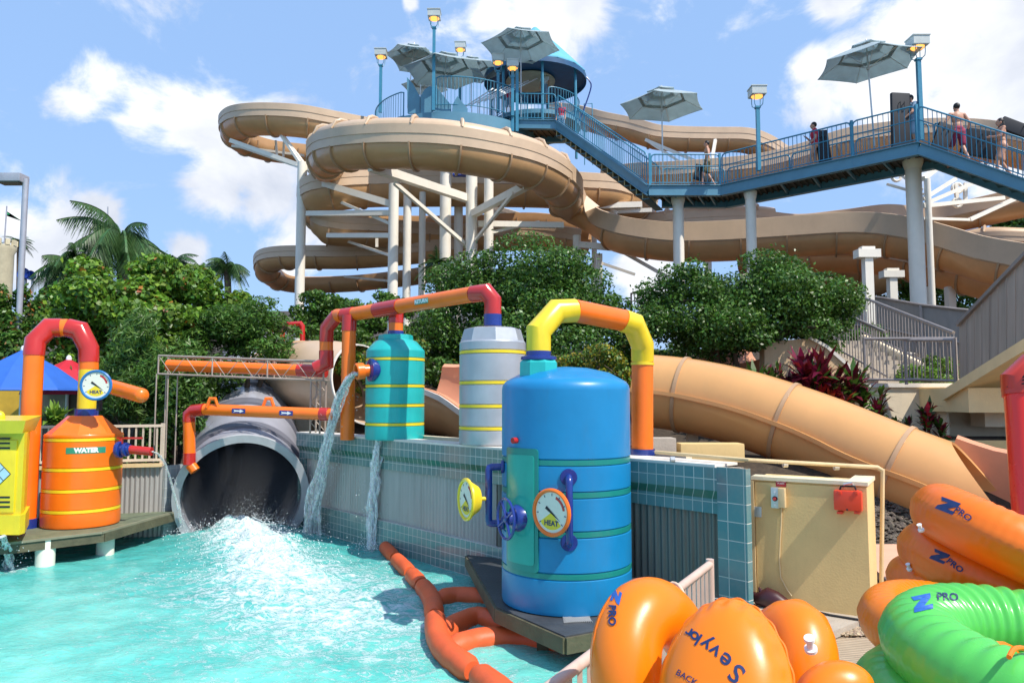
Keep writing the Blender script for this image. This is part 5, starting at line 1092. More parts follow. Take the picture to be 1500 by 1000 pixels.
for i, (px, py) in enumerate(((962,640),(1040,648))):
    o_ = thing('concrete_block', ['grey cinder block under the beige slide','longer tan block under the beige slide'][i], 'block', P(px,py,10.4)); obj('block', MB().bbox(P(px,py+14,10.6), (.5+.4*i,.3,.26), b=.02), concrete if i == 0 else cream, o_)

pt_ = [P(900,545,15.2), P(960,542,15), P(1040,538,15), P(1100,531,15.1), P(1150,515,15.5)]; uc = thing('upper_chute', 'thin strip of salmon chute showing above the top of the big beige tube', 'water slide', pt_[2]); fu = frames(catmull(pt_, .2), 1)
obj('chute_trough', sweep(MB(), fu, thick([(-.05,0),(0,0),(.05,-.2),(.2,-.36),(.5,-.42),(.8,-.3),(.95,-.05),(1.0,.22)], .03)), salmon, uc)
# ============================================================= high bridge
ZBR = 9.25
q950, q1054, q1346 = PZ(950,272,ZBR), PZ(1056,272,ZBR), PZ(1346,209,ZBR)
qr = P(1510,266,18.4); q815 = P(815,177,28.0); q757 = P(757,176,28.3)
br = thing('footbridge', 'blue steel footbridge with stairs climbing to the slide tower', 'footbridge', V(9,22,ZBR))
chain = [q757, q815, q950, q1054, q1346, qr]
BW = 1.7
def backof(p, q, w=BW):
    d = (q-p); n_ = V(-d.y, d.x, 0).normalized(); return n_*w if n_.y > 0 else -n_*w
n12 = [backof(chain[i], chain[i+1]) for i in range(5)]; offs = [n12[0]]+[(n12[i-1]+n12[i]).normalized()*BW for i in range(1,5)]+[n12[4]]
bk_ = [p+o for p, o in zip(chain, offs)]
H = .34
for i in range(5):
    for a, b in ((chain[i], chain[i+1]), (bk_[i], bk_[i+1]))[:1 if i == 1 else 2]:
        obj('side_beam', MB().beam(a-V(0,0,H/2), b-V(0,0,H/2), .09, H).beam(a-V(0,0,H), b-V(0,0,H), .2, .03).beam(a, b, .2, .03), bridge_bl, br, smooth=False)
def deckseg(i, z=-.10):
    a, b, c_, d = chain[i], chain[i+1], bk_[i+1], bk_[i]; m = MB(); m.add([v+V(0,0,z+t) for t in (0,.05) for v in (a,b,c_,d)], [(0,3,2,1),(4,5,6,7),(0,1,5,4),(1,2,6,5),(2,3,7,6),(3,0,4,7)])
    N_ = int((b-a).length/.18)
    for k in range(N_): p, q = along(a,b,(k+.5)/N_), along(d,c_,(k+.5)/N_); m.beam(p+V(0,0,z-.03), q+V(0,0,z-.03), .07, .05)
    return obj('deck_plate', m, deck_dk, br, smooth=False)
for i in (0, 2, 3): deckseg(i)
for i in (2, 3):
    for k in range(1, 6): p, q = along(chain[i],chain[i+1],k/6), along(bk_[i],bk_[i+1],k/6); obj('cross_beam', MB().beam(p-V(0,0,.24), along(p,q,1)-V(0,0,.24), .06, .10), bridge_bl, br)
step_y = mat('stair_soffit', (.62,.50,.24), .6, var=.15, dirt=.2); step_b = mat('stair_dark', (.04,.12,.15), .5, var=.2)
def flight(i, n, tm, rm, nm='stair_tread'):
    a, b, c_, d = chain[i], chain[i+1], bk_[i+1], bk_[i]; mt, mr_ = MB(), MB()
    for k in range(n):
        p, q, p2, q2 = along(a,b,k/n), along(d,c_,k/n), along(a,b,(k+1)/n), along(d,c_,(k+1)/n); zt = max(p.z, p2.z)-.0; zl = min(p.z,p2.z)
        zz = min(p.z, p2.z)+.02; dr = .42 if i == 1 else 0
        mt.add([V(v.x,v.y,zz+t) for t in (-.05,0) for v in (p,p2,q2,q)], [(0,3,2,1),(4,5,6,7),(0,1,5,4),(1,2,6,5),(2,3,7,6),(3,0,4,7)])
        e0, e1 = (p, q) if a.z > b.z else (p2, q2); mr_.beam(V(e0.x,e0.y,(zz+zt)/2-dr/2), V(e1.x,e1.y,(zz+zt)/2-dr/2), .02, abs(zt-zl)+dr)
        if dr: mt.beam(along(p,p2,.5)-V(0,0,along(p,p2,.5).z-zz+.44), along(q,q2,.5)-V(0,0,along(q,q2,.5).z-zz+.44), .26, .04)
    obj(nm+'s', mt, tm, br, smooth=False); obj('stair_risers', mr_, rm, br, smooth=False)
flight(1, 17, step_b, step_y); flight(4, 8, step_b, step_y)
def railing(par, a, b, h=1.07, two=True, m=rail_bl, sp=.13, r=.011, nm='railing', off0=.0):
    d = (b-a); L_n = d.length; mb = MB(); up = V(0,0,1); rd = .12; dn_ = d.normalized()
    top = [a+up*.08, a+up*(h-rd), a+up*(h-rd*.3)+dn_*rd*.3, a+up*h+dn_*rd, b+up*h-dn_*rd, b+up*(h-rd*.3)-dn_*rd*.3, b+up*(h-rd), b+up*.08]
    mb.tube(top, .024, 8); mb.tube([a+up*.10, b+up*.10], .017, 6)
    if two: mb.tube([a+up*h*.62, b+up*h*.62], .017, 6)
    n = max(2, int(L_n/sp))
    for i in range(1, n): q = along(a, b, i/n); mb.tube([q+up*.10, q+up*h], r, 5)
    return obj(nm, mb, m, par)
def rails_on(lst, par=br, **k):
    for a, b in lst: railing(par, a, b, **k)
e_ = lambda i, t: along(chain[i], chain[i+1], t)
eb = lambda i, t: along(bk_[i], bk_[i+1], t)
rails_on([(e_(0,.02), e_(0,.98)), (e_(1,.01), e_(1,.985)), (e_(2,.04), e_(2,.985)), (e_(3,.01), e_(3,.70)), (e_(3,.71), e_(3,.99)), (e_(4,.01), e_(4,.99))])
rails_on([(eb(1,.01), eb(1,.98)), (eb(2,.02), eb(2,.98)), (eb(3,.01), eb(3,.35)), (eb(3,.36), eb(3,.66)), (eb(3,.67), eb(3,.98)), (eb(4,.01), eb(4,.99))], two=False)
for p in (e_(2,.02), e_(3,.705), e_(2,.99), e_(3,.995)): obj('post', MB().beam(p-V(0,0,.3), p+V(0,0,1.1), .07, .07, up=V(0,1,0)), rail_bl, br)
# ============================================================= tower platform
ZT = q815.z; tw = thing('slide_tower', 'blue railed slide tower platform with a round roofed pavilion and stair seats', 'tower', V(-2.2,31,ZT))
TC = V(P(668,165,31).x, 30.6, 0); RT_ = 3.45
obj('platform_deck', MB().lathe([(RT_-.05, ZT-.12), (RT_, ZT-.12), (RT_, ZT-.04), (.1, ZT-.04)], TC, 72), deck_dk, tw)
m = MB(); A0a, A1a = R(200), R(345)
ring_ = [V(TC.x+RT_*math.cos(t), TC.y+RT_*math.sin(t), 0) for t in [2*math.pi*k/72 for k in range(72)]]
m.strip([[p+V(0,0,ZT+z) for p in [TC+(q-TC)*s for q in ring_]] for z, s in ((-.45,1.01),(.02,1.01),(.02,.985),(-.45,.985))], closed_u=True, closed_v=True); obj('fascia', m, bridge_bl, tw)
def arc_rail(par, c, r, a0, a1, z, h=1.07, n=None, m=rail_bl, sp=.14):
    n = n or int(abs(a1-a0)*r/sp); mb = MB(); pts = arc(c, r, a0, a1, n, z); up = V(0,0,1)
    mb.tube([pts[0]+up*.08]+[pts[0]+up*(h-.05)]+[p+up*h for p in pts[1:-1]]+[pts[-1]+up*(h-.05), pts[-1]+up*.08], .024, 8); mb.tube([p+up*.1 for p in pts], .017, 6)
    for p in pts[1:-1]: mb.tube([p+up*.1, p+up*h], .011, 5)
    return obj('railing', mb, m, par)
arc_rail(tw, TC, RT_-.1, R(165), R(238), ZT); arc_rail(tw, TC, RT_-.1, R(262), R(335), ZT+.25, 1.2); arc_rail(tw, TC, RT_-.1, R(60), R(160), ZT)
# fan panels (slide entries)
def fan(cx_, D, w_, h_, lean, z):
    p = P(cx_, 165, D); b = V(p.x, D, z); m = MB(); pts = [b+V(-w_*.35,0,0), b+V(w_*.35,0,0), b+V(w_*.5+lean,0,h_*.55), b+V(w_*.3+lean,0,h_*.85), b+V(lean*1.2,0,h_), b+V(-w_*.35+lean,0,h_*.8), b+V(-w_*.5+lean*.5,0,h_*.5)]
    n = len(pts); m.add(pts+[q+V(.02,.05,0) for q in pts], [tuple(range(n)), tuple(range(n,2*n))[::-1]]+[(i,i+n,(i+1)%n+n,(i+1)%n) for i in range(n)]); obj('entry_panel', m, bridge_bl, tw, smooth=False)
for j, sh in enumerate([[(596,113),(604,122),(615,142),(615,166),(597,166)], [(616,166),(616,141),(622,131),(630,126),(634,128),(634,166)], [(636,166),(636,126),(641,130),(650,141),(660,153),(660,166)], [(662,166),(663,153),(670,141),(677,150),(684,158),(684,166)]]):
    q = PP([(x,y,27.5-.08*j) for x, y in sh]); n = len(q); obj('entry_panel', MB().add(q+[v+V(.02,.08,0) for v in q], [tuple(range(n)), tuple(range(n,2*n))[::-1]]+[(i,i+n,(i+1)%n+n,(i+1)%n) for i in range(n)]), bridge_bl, tw, smooth=False)
for j in range(6):     # white stair handrails up to the pavilion
    a = P(682+j*9, 156-j*2.5, 28.6+j*.25); b = P(722+j*13, 130-j*3.0, 30.2+j*.3); obj('hand_rail', MB().tube([a, b], .03, 8), white_p, tw)
    [obj('rail_post', MB().tube([V(q.x,q.y,ZT), q], .018, 6), alu, tw) for q in (a, along(a,b,.5))]
ustr = MB()
for k in range(8): 
    z = ZT+.02+k*.16; y = 29.4+k*.28; ustr.box((P(740,150,29.5).x+k*.10, y, z), (2.3,.30,.16))
obj('pavilion_steps', ustr, bridge_bl, tw, smooth=False)
PC = V(P(784,140,31.8).x, 31.9, 0); RP = 2.0; ZP = ZT+1.25
obj('pavilion_floor', MB().lathe([(RP, ZP-.18), (RP, ZP), (.05, ZP)], PC, 48), bridge_bl, tw); arc_rail(tw, PC, RP-.05, R(285), R(400), ZP+.0, 1.0); arc_rail(tw, PC, RP-.05, R(150), R(225), ZP, 1.0)
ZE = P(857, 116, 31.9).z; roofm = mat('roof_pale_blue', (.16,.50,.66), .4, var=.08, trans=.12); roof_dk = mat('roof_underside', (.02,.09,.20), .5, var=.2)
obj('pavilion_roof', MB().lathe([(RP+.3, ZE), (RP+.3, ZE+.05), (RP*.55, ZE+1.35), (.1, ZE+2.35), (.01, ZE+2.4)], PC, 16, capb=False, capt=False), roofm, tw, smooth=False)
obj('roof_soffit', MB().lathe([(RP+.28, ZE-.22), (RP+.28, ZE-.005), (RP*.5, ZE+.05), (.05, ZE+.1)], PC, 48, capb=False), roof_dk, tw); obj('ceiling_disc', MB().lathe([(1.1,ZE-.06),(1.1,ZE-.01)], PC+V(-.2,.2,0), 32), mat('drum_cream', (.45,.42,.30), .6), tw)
for k in range(7): t = R(20+51.4*k); p = PC+V(math.cos(t)*(RP), math.sin(t)*RP, 0); obj('pavilion_post', MB().tube([V(p.x,p.y,ZT), V(p.x,p.y,ZE+.05)], .06, 8), rail_bl, tw)
obj('rain_pipe', MB().tube(catmull([V(PC.x+RP+.25,PC.y-.4,ZE-.1), V(PC.x+RP+.45,PC.y-.4,ZE-.4), V(PC.x+RP+.35,PC.y-.4,ZE-.9), V(PC.x+RP-.1,PC.y-.4,ZP)], .15), .03, 8), navy, tw)
p = PC+V(RP+.15,-.3,0); obj('service_ladder', MB().tube([V(p.x,p.y,ZT-.6), V(p.x,p.y,ZP+.9)], .02, 6).tube([V(p.x+.35,p.y,ZT-.6), V(p.x+.35,p.y,ZP+.9), V(p.x,p.y,ZP+.9)], .02, 6), rail_bl, tw)
for px, w_ in ((757.5, .13), (751, .13)): p = P(px, 176, 28.1); obj('tower_post', MB().beam(V(p.x, p.y, ZT-.4), V(p.x, p.y, P(px, 93, 28.1).z), .12, .12, up=V(0,1,0)), rail_bl, tw)
# ============================================================= lamps
def lamp(loc, h, label):
    t = thing('lamp_post', label, 'lamp post', loc, 'square lantern lamps on the bridge and tower')
    K = dict(local=True)
    obj('pole', MB().box((0,0,h/2), (.11,.11,h)), rail_bl, t, local=True, smooth=False)
    obj('lantern_box', MB().box((0,0,h+.51), (.46,.46,.24)).box((0,0,h+.645), (.50,.50,.03)).box((0,0,h+.385), (.42,.42,.03)), lampbox, t, local=True, smooth=False)
    obj('lens', MB().lathe([(.08,h+.315),(.16,h+.335),(.19,h+.37)], (0,0,0), 16), lens, t, local=True)
    m = MB()
    for a in range(4): q = R(45+90*a); c_, s_ = math.cos(q)*.15, math.sin(q)*.15; m.tube([V(c_*.5,s_*.5,h), V(c_*1.2,s_*1.2,h+.08), V(c_*1.3,s_*1.3,h+.2), V(c_*1.3,s_*1.3,h+.42)], .012, 6)
    m.box((0,0,h+.01), (.16,.16,.06)); obj('cage', m, rail_bl, t, local=True)
    return t
def lh(px, pbot, ptop, D): a, b = P(px, pbot, D), P(px, ptop, D); return a, (b.z-a.z)-.63
L_list = [(635, 162, 18, 27.0, 'tallest square lantern lamp in front of the tower umbrellas', 0), (557, 165, 75, 29.5, 'lantern lamp at the far left edge of the tower', 1), (674, 150, 65, 31.5, 'lantern lamp seen just above the tower umbrellas', 1),
 (1112, 250, 130, 22.9, 'lantern lamp standing midway along the rising footbridge', 0), (1350, 205, 57, 20.6, 'lantern lamp beside the rightmost umbrella on the footbridge', 0), (751, 170, 91, 28.0, 'small lantern lamp under the front tower umbrella on its left', 2), (729.5, 165, 83, 28.4, 'leftmost of the two lit lamps under the front tower umbrella', 2)]
for i, (px, pb, pt, D, lab, kd) in enumerate(L_list):
    a, h = lh(px, pb, pt, D); lamp(a, h, lab)
# ============================================================= umbrellas
def umbrella(loc, h, r, label, rz=0, tx=0, ty=0):
    t = thing('patio_umbrella', label, 'umbrella', loc, 'grey green patio umbrellas on the tower and bridge', rz); t.rotation_euler = (tx, ty, rz)
    obj('pole', MB().tube([V(0,0,0), V(0,0,h)], .025, 8), alu, t, local=True)
    n = 6; rise = r*.44
    def canopy(rr0, z0, rr1, z1, sag=.03, fl=.0):
        m = MB(); S_ = 8; rows = []
        for j in range(9):
            u = j/8; row = []
            for i in range(n):
                a0, a1 = 2*math.pi*i/n, 2*math.pi*(i+1)/n
                for k in range(S_):
                    f = k/S_; rr_ = rr0+(rr1-rr0)*u; x = math.cos(a0)*(1-f)+math.cos(a1)*f; y = math.sin(a0)*(1-f)+math.sin(a1)*f
                    s = 4*f*(1-f); row.append(V(x*rr_*(1-.045*s*(1 if j == 8 else 0)), y*rr_*(1-.045*s*(1 if j == 8 else 0)), z0+(z1-z0)*(u**1.12)-sag*s*math.sin(math.pi*min(1,u*.8))))
            rows.append(row)
        m.strip(rows, closed_u=True); m2_ = [[v-V(0,0,.012) for v in rw__] for rw__ in rows]; m.strip(m2_, closed_u=True); m.strip([rows[-1], m2_[-1]], closed_u=True); return m
    obj('canopy', canopy(r*.22, h-rise*.30, r, h-rise*1.05, .02), canvas, t, local=True); obj('vent_top', canopy(.03, h+.03, r*.36, h-rise*.27, .02), canvas, t, local=True)
    obj('seam_band', canopy(r*.50, h-rise*.585, r*.58, h-rise*.655, .02), mat('canvas_band', (.36,.43,.45), .8, trans=.3), t, local=True)
    m = MB()
    for i in range(n):
        a = 2*math.pi*i/n; c_, s_ = math.cos(a), math.sin(a); m.tube([V(c_*.03,s_*.03,h-.04), V(c_*r,s_*r,h-rise*1.05-.02)], .010, 5); m.tube([V(c_*.03,s_*.03,h-rise*1.25), V(c_*r*.55,s_*r*.55,h-rise*.66)], .008, 5)
    obj('ribs', m, alu, t, local=True); obj('hub', MB().lathe([(.05,h-rise*1.32),(.05,h-rise*1.2)], (0,0,0), 10), alu, t, local=True); obj('finial', MB().ell((0,0,h+.03), (.03,.03,.05), 8, 6), alu, t, local=True)
    return t
def umb(px, ptop, pbot, D, wpx, label, **k):
    a = P(px, pbot, D); h = P(px, ptop, D).z-a.z; return umbrella(a, h, wpx/2*D/FPX, label, **k)
umb(971, 128, 256, 25.2, 130, 'umbrella standing at the foot of the blue stairs on the bridge', rz=.15)
umb(1281, 62, 214, 21.4, 150, 'rightmost umbrella leaning slightly beside a bridge lamp', rz=.3, ty=R(-3))
umb(763, 42, 172, 28.3, 122, 'highest umbrella in front of the pavilion roof', rz=.2)
umb(652, 78, 160, 28.2, 128, 'widest umbrella of the tower cluster beside the tall lamp', rz=.35)
umb(597, 65, 158, 30.2, 84, 'leftmost umbrella of the tower cluster', rz=.1, ty=R(5))
umb(616, 72, 158, 31.0, 92, 'umbrella tucked between the leftmost and widest ones on the tower', rz=.4)
umb(690, 84, 158, 30.8, 92, 'small umbrella partly hidden behind the right side of the tower cluster', rz=.22)
umb(622, 112, 170, 33.0, 72, 'lowest umbrella deep behind the blue entry panels', rz=.3)
# ============================================================= flumes
def flume(label, pts, Rr, h, curl=.0, s=1, inner=.25, step=.3, rib=1.3, m=beige, wm_=beige_wall, nm='flume_slide', ribm=beige_rib, deep=1.0, closed=False, ledge=.05, flat_after=None, h2=None):
    path = catmull(PP(pts), step); f = frames(path, s); mid = path[len(path)//2]; t = thing(nm, label, 'water slide', mid)
    if closed:
        M_ = MB(); M2 = MB(); n = 32
        rows = [[p+(S*math.sin(a)+U*math.cos(a))*Rr for a in [2*math.pi*k/n for k in range(n)]] for p,T,S,U in f]; r2 = [[p+(S*math.sin(a)+U*math.cos(a))*(Rr-.03) for a in [2*math.pi*k/n for k in range(n)]] for p,T,S,U in f]
        M_.strip(rows, closed_u=True); M_.strip(r2, closed_u=True); M_.strip([rows[0], r2[0]], closed_u=True); M_.strip([rows[-1], r2[-1]], closed_u=True); obj('flume_tube', M_, m, t)
        M2.strip([[p+S*(Rr+a)+U*b for a, b in ((-.005,-.03),(.05,-.03),(.05,.03),(-.005,.03))] for p,T,S,U in f], closed_u=True); obj('seam_flange', M2, ribm, t)
    else:
        ua = [(Rr-Rr*math.cos(math.pi*k/14), -Rr*deep*math.sin(math.pi*k/14)) for k in range(15)]
        obj('flume_trough', sweep(MB(), f, thick(ua+[(2*Rr, inner)], .035)), m, t)
        w_ = [(-.0,-.03), (-ledge,-.02), (-ledge,h*.45), (-ledge-.02,h*.45+.01), (-ledge-.02,h*.98)]
        if curl: w_ += [(-ledge+.04,h), (-ledge+.05,h+.10*curl), (-ledge+.14,h+.27*curl), (-ledge+.30,h+.38*curl), (-ledge+.5,h+.42*curl), (-ledge+.62,h+.38*curl)]
        else: w_ += [(-ledge-.01,h), (-ledge+.05,h+.02)]
        w_ = w_[::-1]
        nf = len(f) if flat_after is None else next((i for i in range(len(f)//3, len(f)) if 750+FPX*f[i][0].x/f[i][0].y > flat_after), len(f))
        obj('side_wall', sweep(MB(), f[:nf+1], thick(w_, .03)), wm_, t)
        if nf < len(f):
            wf = []
            for i in range(nf, len(f)):
                hh = h+(h2-h)*min(1, (i-nf)/25); p,T,S,U = f[i]; wf.append([p-S*a+U*b for a, b in thick([(-ledge+.05,hh+.02), (-ledge-.01,hh), (-ledge-.01,.02), (0,-.03)], .03)])
            obj('side_wall', MB().strip(wf, closed_u=True), wm_, t)
    acc = 0; last = -rib*.5; cnt = 0
    for i in range(1, len(f)-1):
        acc += (f[i][0]-f[i-1][0]).length
        if acc-last >= rib and cnt < 60:
            last = acc; cnt += 1; p,T,S,U = f[i]
            if closed: pr_ = [((Rr)*math.sin(math.pi*2*k/24), (Rr)*math.cos(math.pi*2*k/24)) for k in range(25)]
            else: pr_ = [(Rr-Rr*math.cos(math.pi*k/12), -Rr*deep*math.sin(math.pi*k/12)) for k in range(13)]
            cx = 0 if closed else Rr
            mb = MB(); rows = []
            for (a, b) in pr_:
                d = Vector((a-cx, b)).normalized()
                o1, o2 = (a-d.x*.01, b-d.y*.01), (a+d.x*.075, b+d.y*.075)
                row = [p-S*o1[0]+U*o1[1]-T*.03, p-S*o2[0]+U*o2[1]-T*.03, p-S*o2[0]+U*o2[1]+T*.03, p-S*o1[0]+U*o1[1]+T*.03]; rows.append(row)
            mb.strip(rows, closed_u=True)
            obj('rib_flange', mb, ribm, t)
            if curl and (flat_after is None or i < nf):
                cv = [(ledge+.02,h*.98), (ledge-.05,h+.12*curl), (ledge-.12,h+.33*curl), (ledge-.30,h+.46*curl), (ledge-.55,h+.50*curl)]; obj('lip_flange', MB().tube([p+S*a+U*b for a, b in cv], [.03,.05,.06,.06,.04], 8), wm_, t)
    return t
flume('front spiral beige flume sweeping round the tower then snaking to the right edge', [(800,262,33),(700,262,33.6),(600,262,33.2),(520,262,31.8),(470,252,29.6),(451,236,27.4),(460,221,25.2),(492,213,23.7),(545,208.5,22.8),(600,208,22.4),(660,211.5,22.3),(722,221,22.7),(785,236,23.8),(828,257,25.6),(850,281,27.6),(853,300,29.0),(862,322,29.0),(884,336,28.2),(925,346,27.7),(986,353,27.2),(1060,352,26.8),(1140,347,26.3),(1252,341,25.4),(1325,349,24.5),(1380,364,23.7),(1425,378,23),(1485,390,22.2),(1560,400,21)], .66, .58, curl=.75, rib=1.55, flat_after=835, h2=.72)
flume('second level beige flume ring passing under the front spiral', [(962,305,33.5),(950,292,32.2),(926,284,31.2),(899,277,30.6),(853,274,30.2),(800,270,30.0),(700,268,29.8),(600,268,29.6),(520,270,28.6),(472,275,28.4),(448,281,28.7),(437,293,29.6),(441,309,31.5),(460,320,34),(520,330,36),(600,334,37),(700,333,37),(790,330,36.6),(870,345,36)], .78, .62, s=-1, curl=.0, rib=1.5)
flume('upper left beige flume loop swinging out over the sky', [(640,240,38),(560,237,38),(500,234,37.5),(440,229,36.8),(385,222,35.8),(340,208,34.2),(322,190,32.4),(330,176.5,31),(352,170.5,30),(390,169,29.5),(440,172,29.3),(485,180,29.6),(540,190,30.5),(600,196,32.5)], .62, .52, rib=1.5)
flume('lower left beige tube loop hooking round below the tall white columns', [(700,396,35.5),(640,402,36),(600,408,36.5),(520,416,37.5),(440,418,37.5),(395,411,36.2),(374,396,34.2),(378,382,32.8),(402,376,31.8),(450,375,31.2),(510,375,31.2),(570,372,31.6),(640,366,32.4),(700,362,33)], .52, .45, rib=1.6, deep=.9)
flume('third level beige flume showing between the tower columns', [(455,322,29.5),(470,330,29.2),(500,335,29.4),(560,338,30.5),(620,342,32),(700,345,33),(780,344,33),(850,352,32)], .6, .5, rib=1.5)
flume('far upper right beige flume dipping behind the blue stairs', [(800,165,42),(840,170,40.5),(880,180,39.5),(920,188,39),(960,199,38.5),(1000,202,38.5),(1048,203,38.5),(1095,204,38.5),(1125,213,38.8),(1150,228,39.5),(1185,250,41)], .55, .62, rib=1.9)
flume('wide beige flume running behind the footbridge railings', [(880,262,33),(930,257,32),(985,255,31),(1060,250,30.2),(1120,243,29.7),(1180,228,29.2),(1240,208,28.6),(1310,198,28),(1376,194,27.5),(1440,197,27),(1520,212,26),(1620,235,25)], .8, .55, rib=1.6)
flume('middle beige hump of flume rising between the two bridge columns', [(900,345,34),(935,337,33),(985,330,32),(1040,326,31.6),(1110,325,31.4),(1170,331,31.4),(1235,325,31),(1300,318,30),(1360,322,30),(1420,312,29.2),(1490,297,28.5),(1570,280,28)], .55, .50, curl=.7, rib=1.7, flat_after=1130, h2=.55)
flume('lower right beige flume passing under the front one near the ramp', [(1080,375,31),(1150,374,30),(1220,372,28.8),(1281,375,27.8),(1326,383,26.9),(1375,395,26),(1418,404,25.2),(1470,413,24.5),(1540,425,23.5)], .66, .42, rib=1.7)
flume('beige closed tube bowing down to the right behind the railing', [(1345,392,34),(1300,402,32),(1262,403,30.6),(1225,398,30.8),(1185,390,32),(1140,384,34)], .78, .5, closed=True, rib=1.4)
flume('short curled flume end near the top of the ramp at the right edge', [(1395,362,29.5),(1430,354,29),(1470,352,28.5),(1560,356,28)], .55, .35, curl=.6, rib=2, m=salmon)
flume('small beige flume glimpsed behind the tower columns above the bush', [(720,312,40),(745,318,39.5),(780,328,39),(830,332,39)], .5, .4, rib=2)
# ============================================================= columns + arms
def col(px, ptop, D, wpx, label, cap=None, zb=None, sq=False, arms=(), grp='cream steel columns carrying the slides'):
    a = P(px, ptop, D); r = wpx/2*D/FPX; zb = (gz(a.x, a.y) if zb is None else zb)-.3; t = thing('support_column', label, 'column', V(a.x, D, zb), grp)
    if sq: obj('shaft', MB().box((a.x, D, (zb+a.z)/2), (2*r,2*r,a.z-zb)), white_st, t, smooth=False)
    else: obj('shaft', MB().tube([V(a.x,D,zb), V(a.x,D,a.z)], r, 24), white_st, t)
    if cap == 'flare': obj('cap', MB().lathe([(r,a.z-.25),(r*1.25,a.z-.10),(r*1.3,a.z),(r*1.3,a.z+.02)], V(a.x,D,0), 24), white_st, t)
    if cap == 'bar': obj('cap', MB().box((a.x, D, a.z), (r*5.5,r*3,.22)).box((a.x,D,a.z+.14),(r*3.2,r*2,.10)), white_st, t, smooth=False)
    if cap == 'foot': obj('base', MB().box((a.x,D,zb+.9), (r*3,r*3,1.2)), white_st, t)
    for (x0,y0,d0,x1,y1,d1,wd_) in arms:
        p0, p1 = P(x0,y0,d0), P(x1,y1,d1); obj('support_arm', MB().beam(p0, p1, wd_, wd_*1.1), white_st, t, smooth=False)
    return t
col(443, 238, 29.2, 14, 'white column farthest left, rising from the bushes to the upper loop', arms=[(455,248,29.2,338,206,31,.16),(448,252,29.2,404,186,30.2,.10),(457,256,29.2,408,190,30.2,.10),(443,247,29.2,345,213,32,.08),(452,240,29.2,500,222,30,.10)])
col(577, 270, 27.2, 15, 'slim white column under the left of the front spiral', arms=[(577,300,27.2,470,268,28.5,.22),(577,330,27.2,490,292,29,.10),(577,312,27.2,450,313,29,.18),(577,345,27.2,480,345,29,.16)])
col(597, 285, 28.6, 12, 'slender white column just right of the leftmost tower pair')
col(619, 282, 29.8, 10, 'thinnest white column of the tower cluster')
col(653, 240, 28.2, 17, 'thick white column left of the blue bracket', arms=[(688,292,28.0,543,244,23.6,.26),(684,360,28.0,578,268,24.6,.12)])
col(672, 250, 31, 13, 'far white column glimpsed between the two thick tower columns')
col(691, 240, 27.8, 17, 'central thick white column under the blue bracket', arms=[(690,315,27.8,771,272,24.8,.24),(694,355,27.8,752,283,25,.10),(700,328,27.8,825,330,28.4,.20),(700,345,27.8,790,325,28.4,.10)])
col(716, 250, 27.4, 14, 'right hand white column of the tower cluster')
bb = thing('blue_bracket', 'small dark blue steel bracket between the thick tower columns', 'bracket', P(673,251,28.2)); pbox(bb, 'bracket_plate', 663, 246, 684, 256, 27.9, .3, mat('bracket_blue', (.02,.05,.30), .4))
col(845, 345, 29.5, 12, 'short white column above the middle tree', arms=[(845,358,29.5,1000,372,28,.22),(1000,378,28,1150,374,27.5,.22),(905,365,29,985,410,28.5,.12)])
col(878, 372, 30, 8, 'dark edged thin column right of the middle tree top', sq=True, arms=[(880,385,30,930,402,29.5,.1)])
col(993, 291, 24.9, 16, 'white column under the flat span of the footbridge', cap='flare')
col(1099, 282, 23.9, 15, 'white column where the footbridge begins to rise', cap='flare')
col(1337, 236, 21.2, 22, 'tallest thick white column holding the bend of the footbridge', cap='flare')
obj('base', MB().box((P(1338,540,21.2).x, 21.2, 3.0), (.62,.62,1.4)), white_st, [o for o in COL.objects if o.get('label','').startswith('tallest thick')][0], smooth=False)
col(1358, 262, 23.5, 9, 'thin column just right of the tallest thick one', arms=[(1352,262,23.5,1385,236,24.5,.14),(1352,292,23.5,1400,262,24.5,.10),(1352,300,23.5,1440,262,25,.10),(1352,302,23.5,1470,290,25.5,.12),(1352,285,23.5,1300,270,25,.08),(1350,278,23.5,1310,248,25,.09),(1400,268,25,1402,296,25,.10),(1414,268,25,1414,296,25,.10),(1352,320,23.5,1420,322,25,.08),(1420,322,25,1500,285,26,.12)])
col(1270, 372, 19.5, 12, 'short square column with a crossbar cap above the railing', cap='bar', sq=True)
col(1306, 402, 23.5, 11, 'short square post with a cap left of the tallest column', cap='bar', sq=True)
col(1362, 420, 25, 10, 'short cream post just right of the tallest column base', sq=True)
col(1391, 420, 26, 11, 'short cream post beneath the lower right flume', sq=True)
col(1335, 250, 33, 8, 'pale column far behind the footbridge bend', arms=[(1035,262,33,1000,300,33,.12),(1035,262,33,1080,310,33,.10)])
col(1035, 288, 33, 11, 'pale column behind the flat span of the footbridge')
col(1085, 288, 34, 9, 'slim pale column behind the rising start of the footbridge')
col(870, 300, 34, 8, 'thin cream column behind the s shaped bend', arms=[(870,302,31,940,300,31,.22),(880,296,31.5,905,312,31,.12),(850,312,31.5,955,308,31,.16)])
cc = [o for o in COL.objects if o.get('label','') == 'thin column just right of the tallest thick one'][0]
for px, py, D, r in ((1402,276,25,.17),(1402,297,25,.15),(1313,259,25,.15)): q = P(px,py,D); obj('ring_plate', MB().tube([q+V(r*math.cos(t),0,r*math.sin(t)) for t in [2*math.pi*k/20 for k in range(20)]], .05, 6, closed=True), white_st, cc)
m_ = thing('support_arm', 'long bracing arm slanting under the far upper right flume', 'arm', P(1000,215,38)); obj('arm_beam', MB().beam(P(946,205,38.5), P(1040,245,36), .16,.16), white_st, m_)
m_ = [o for o in COL.objects if o.get('label') == 'long bracing arm slanting under the far upper right flume'][0]
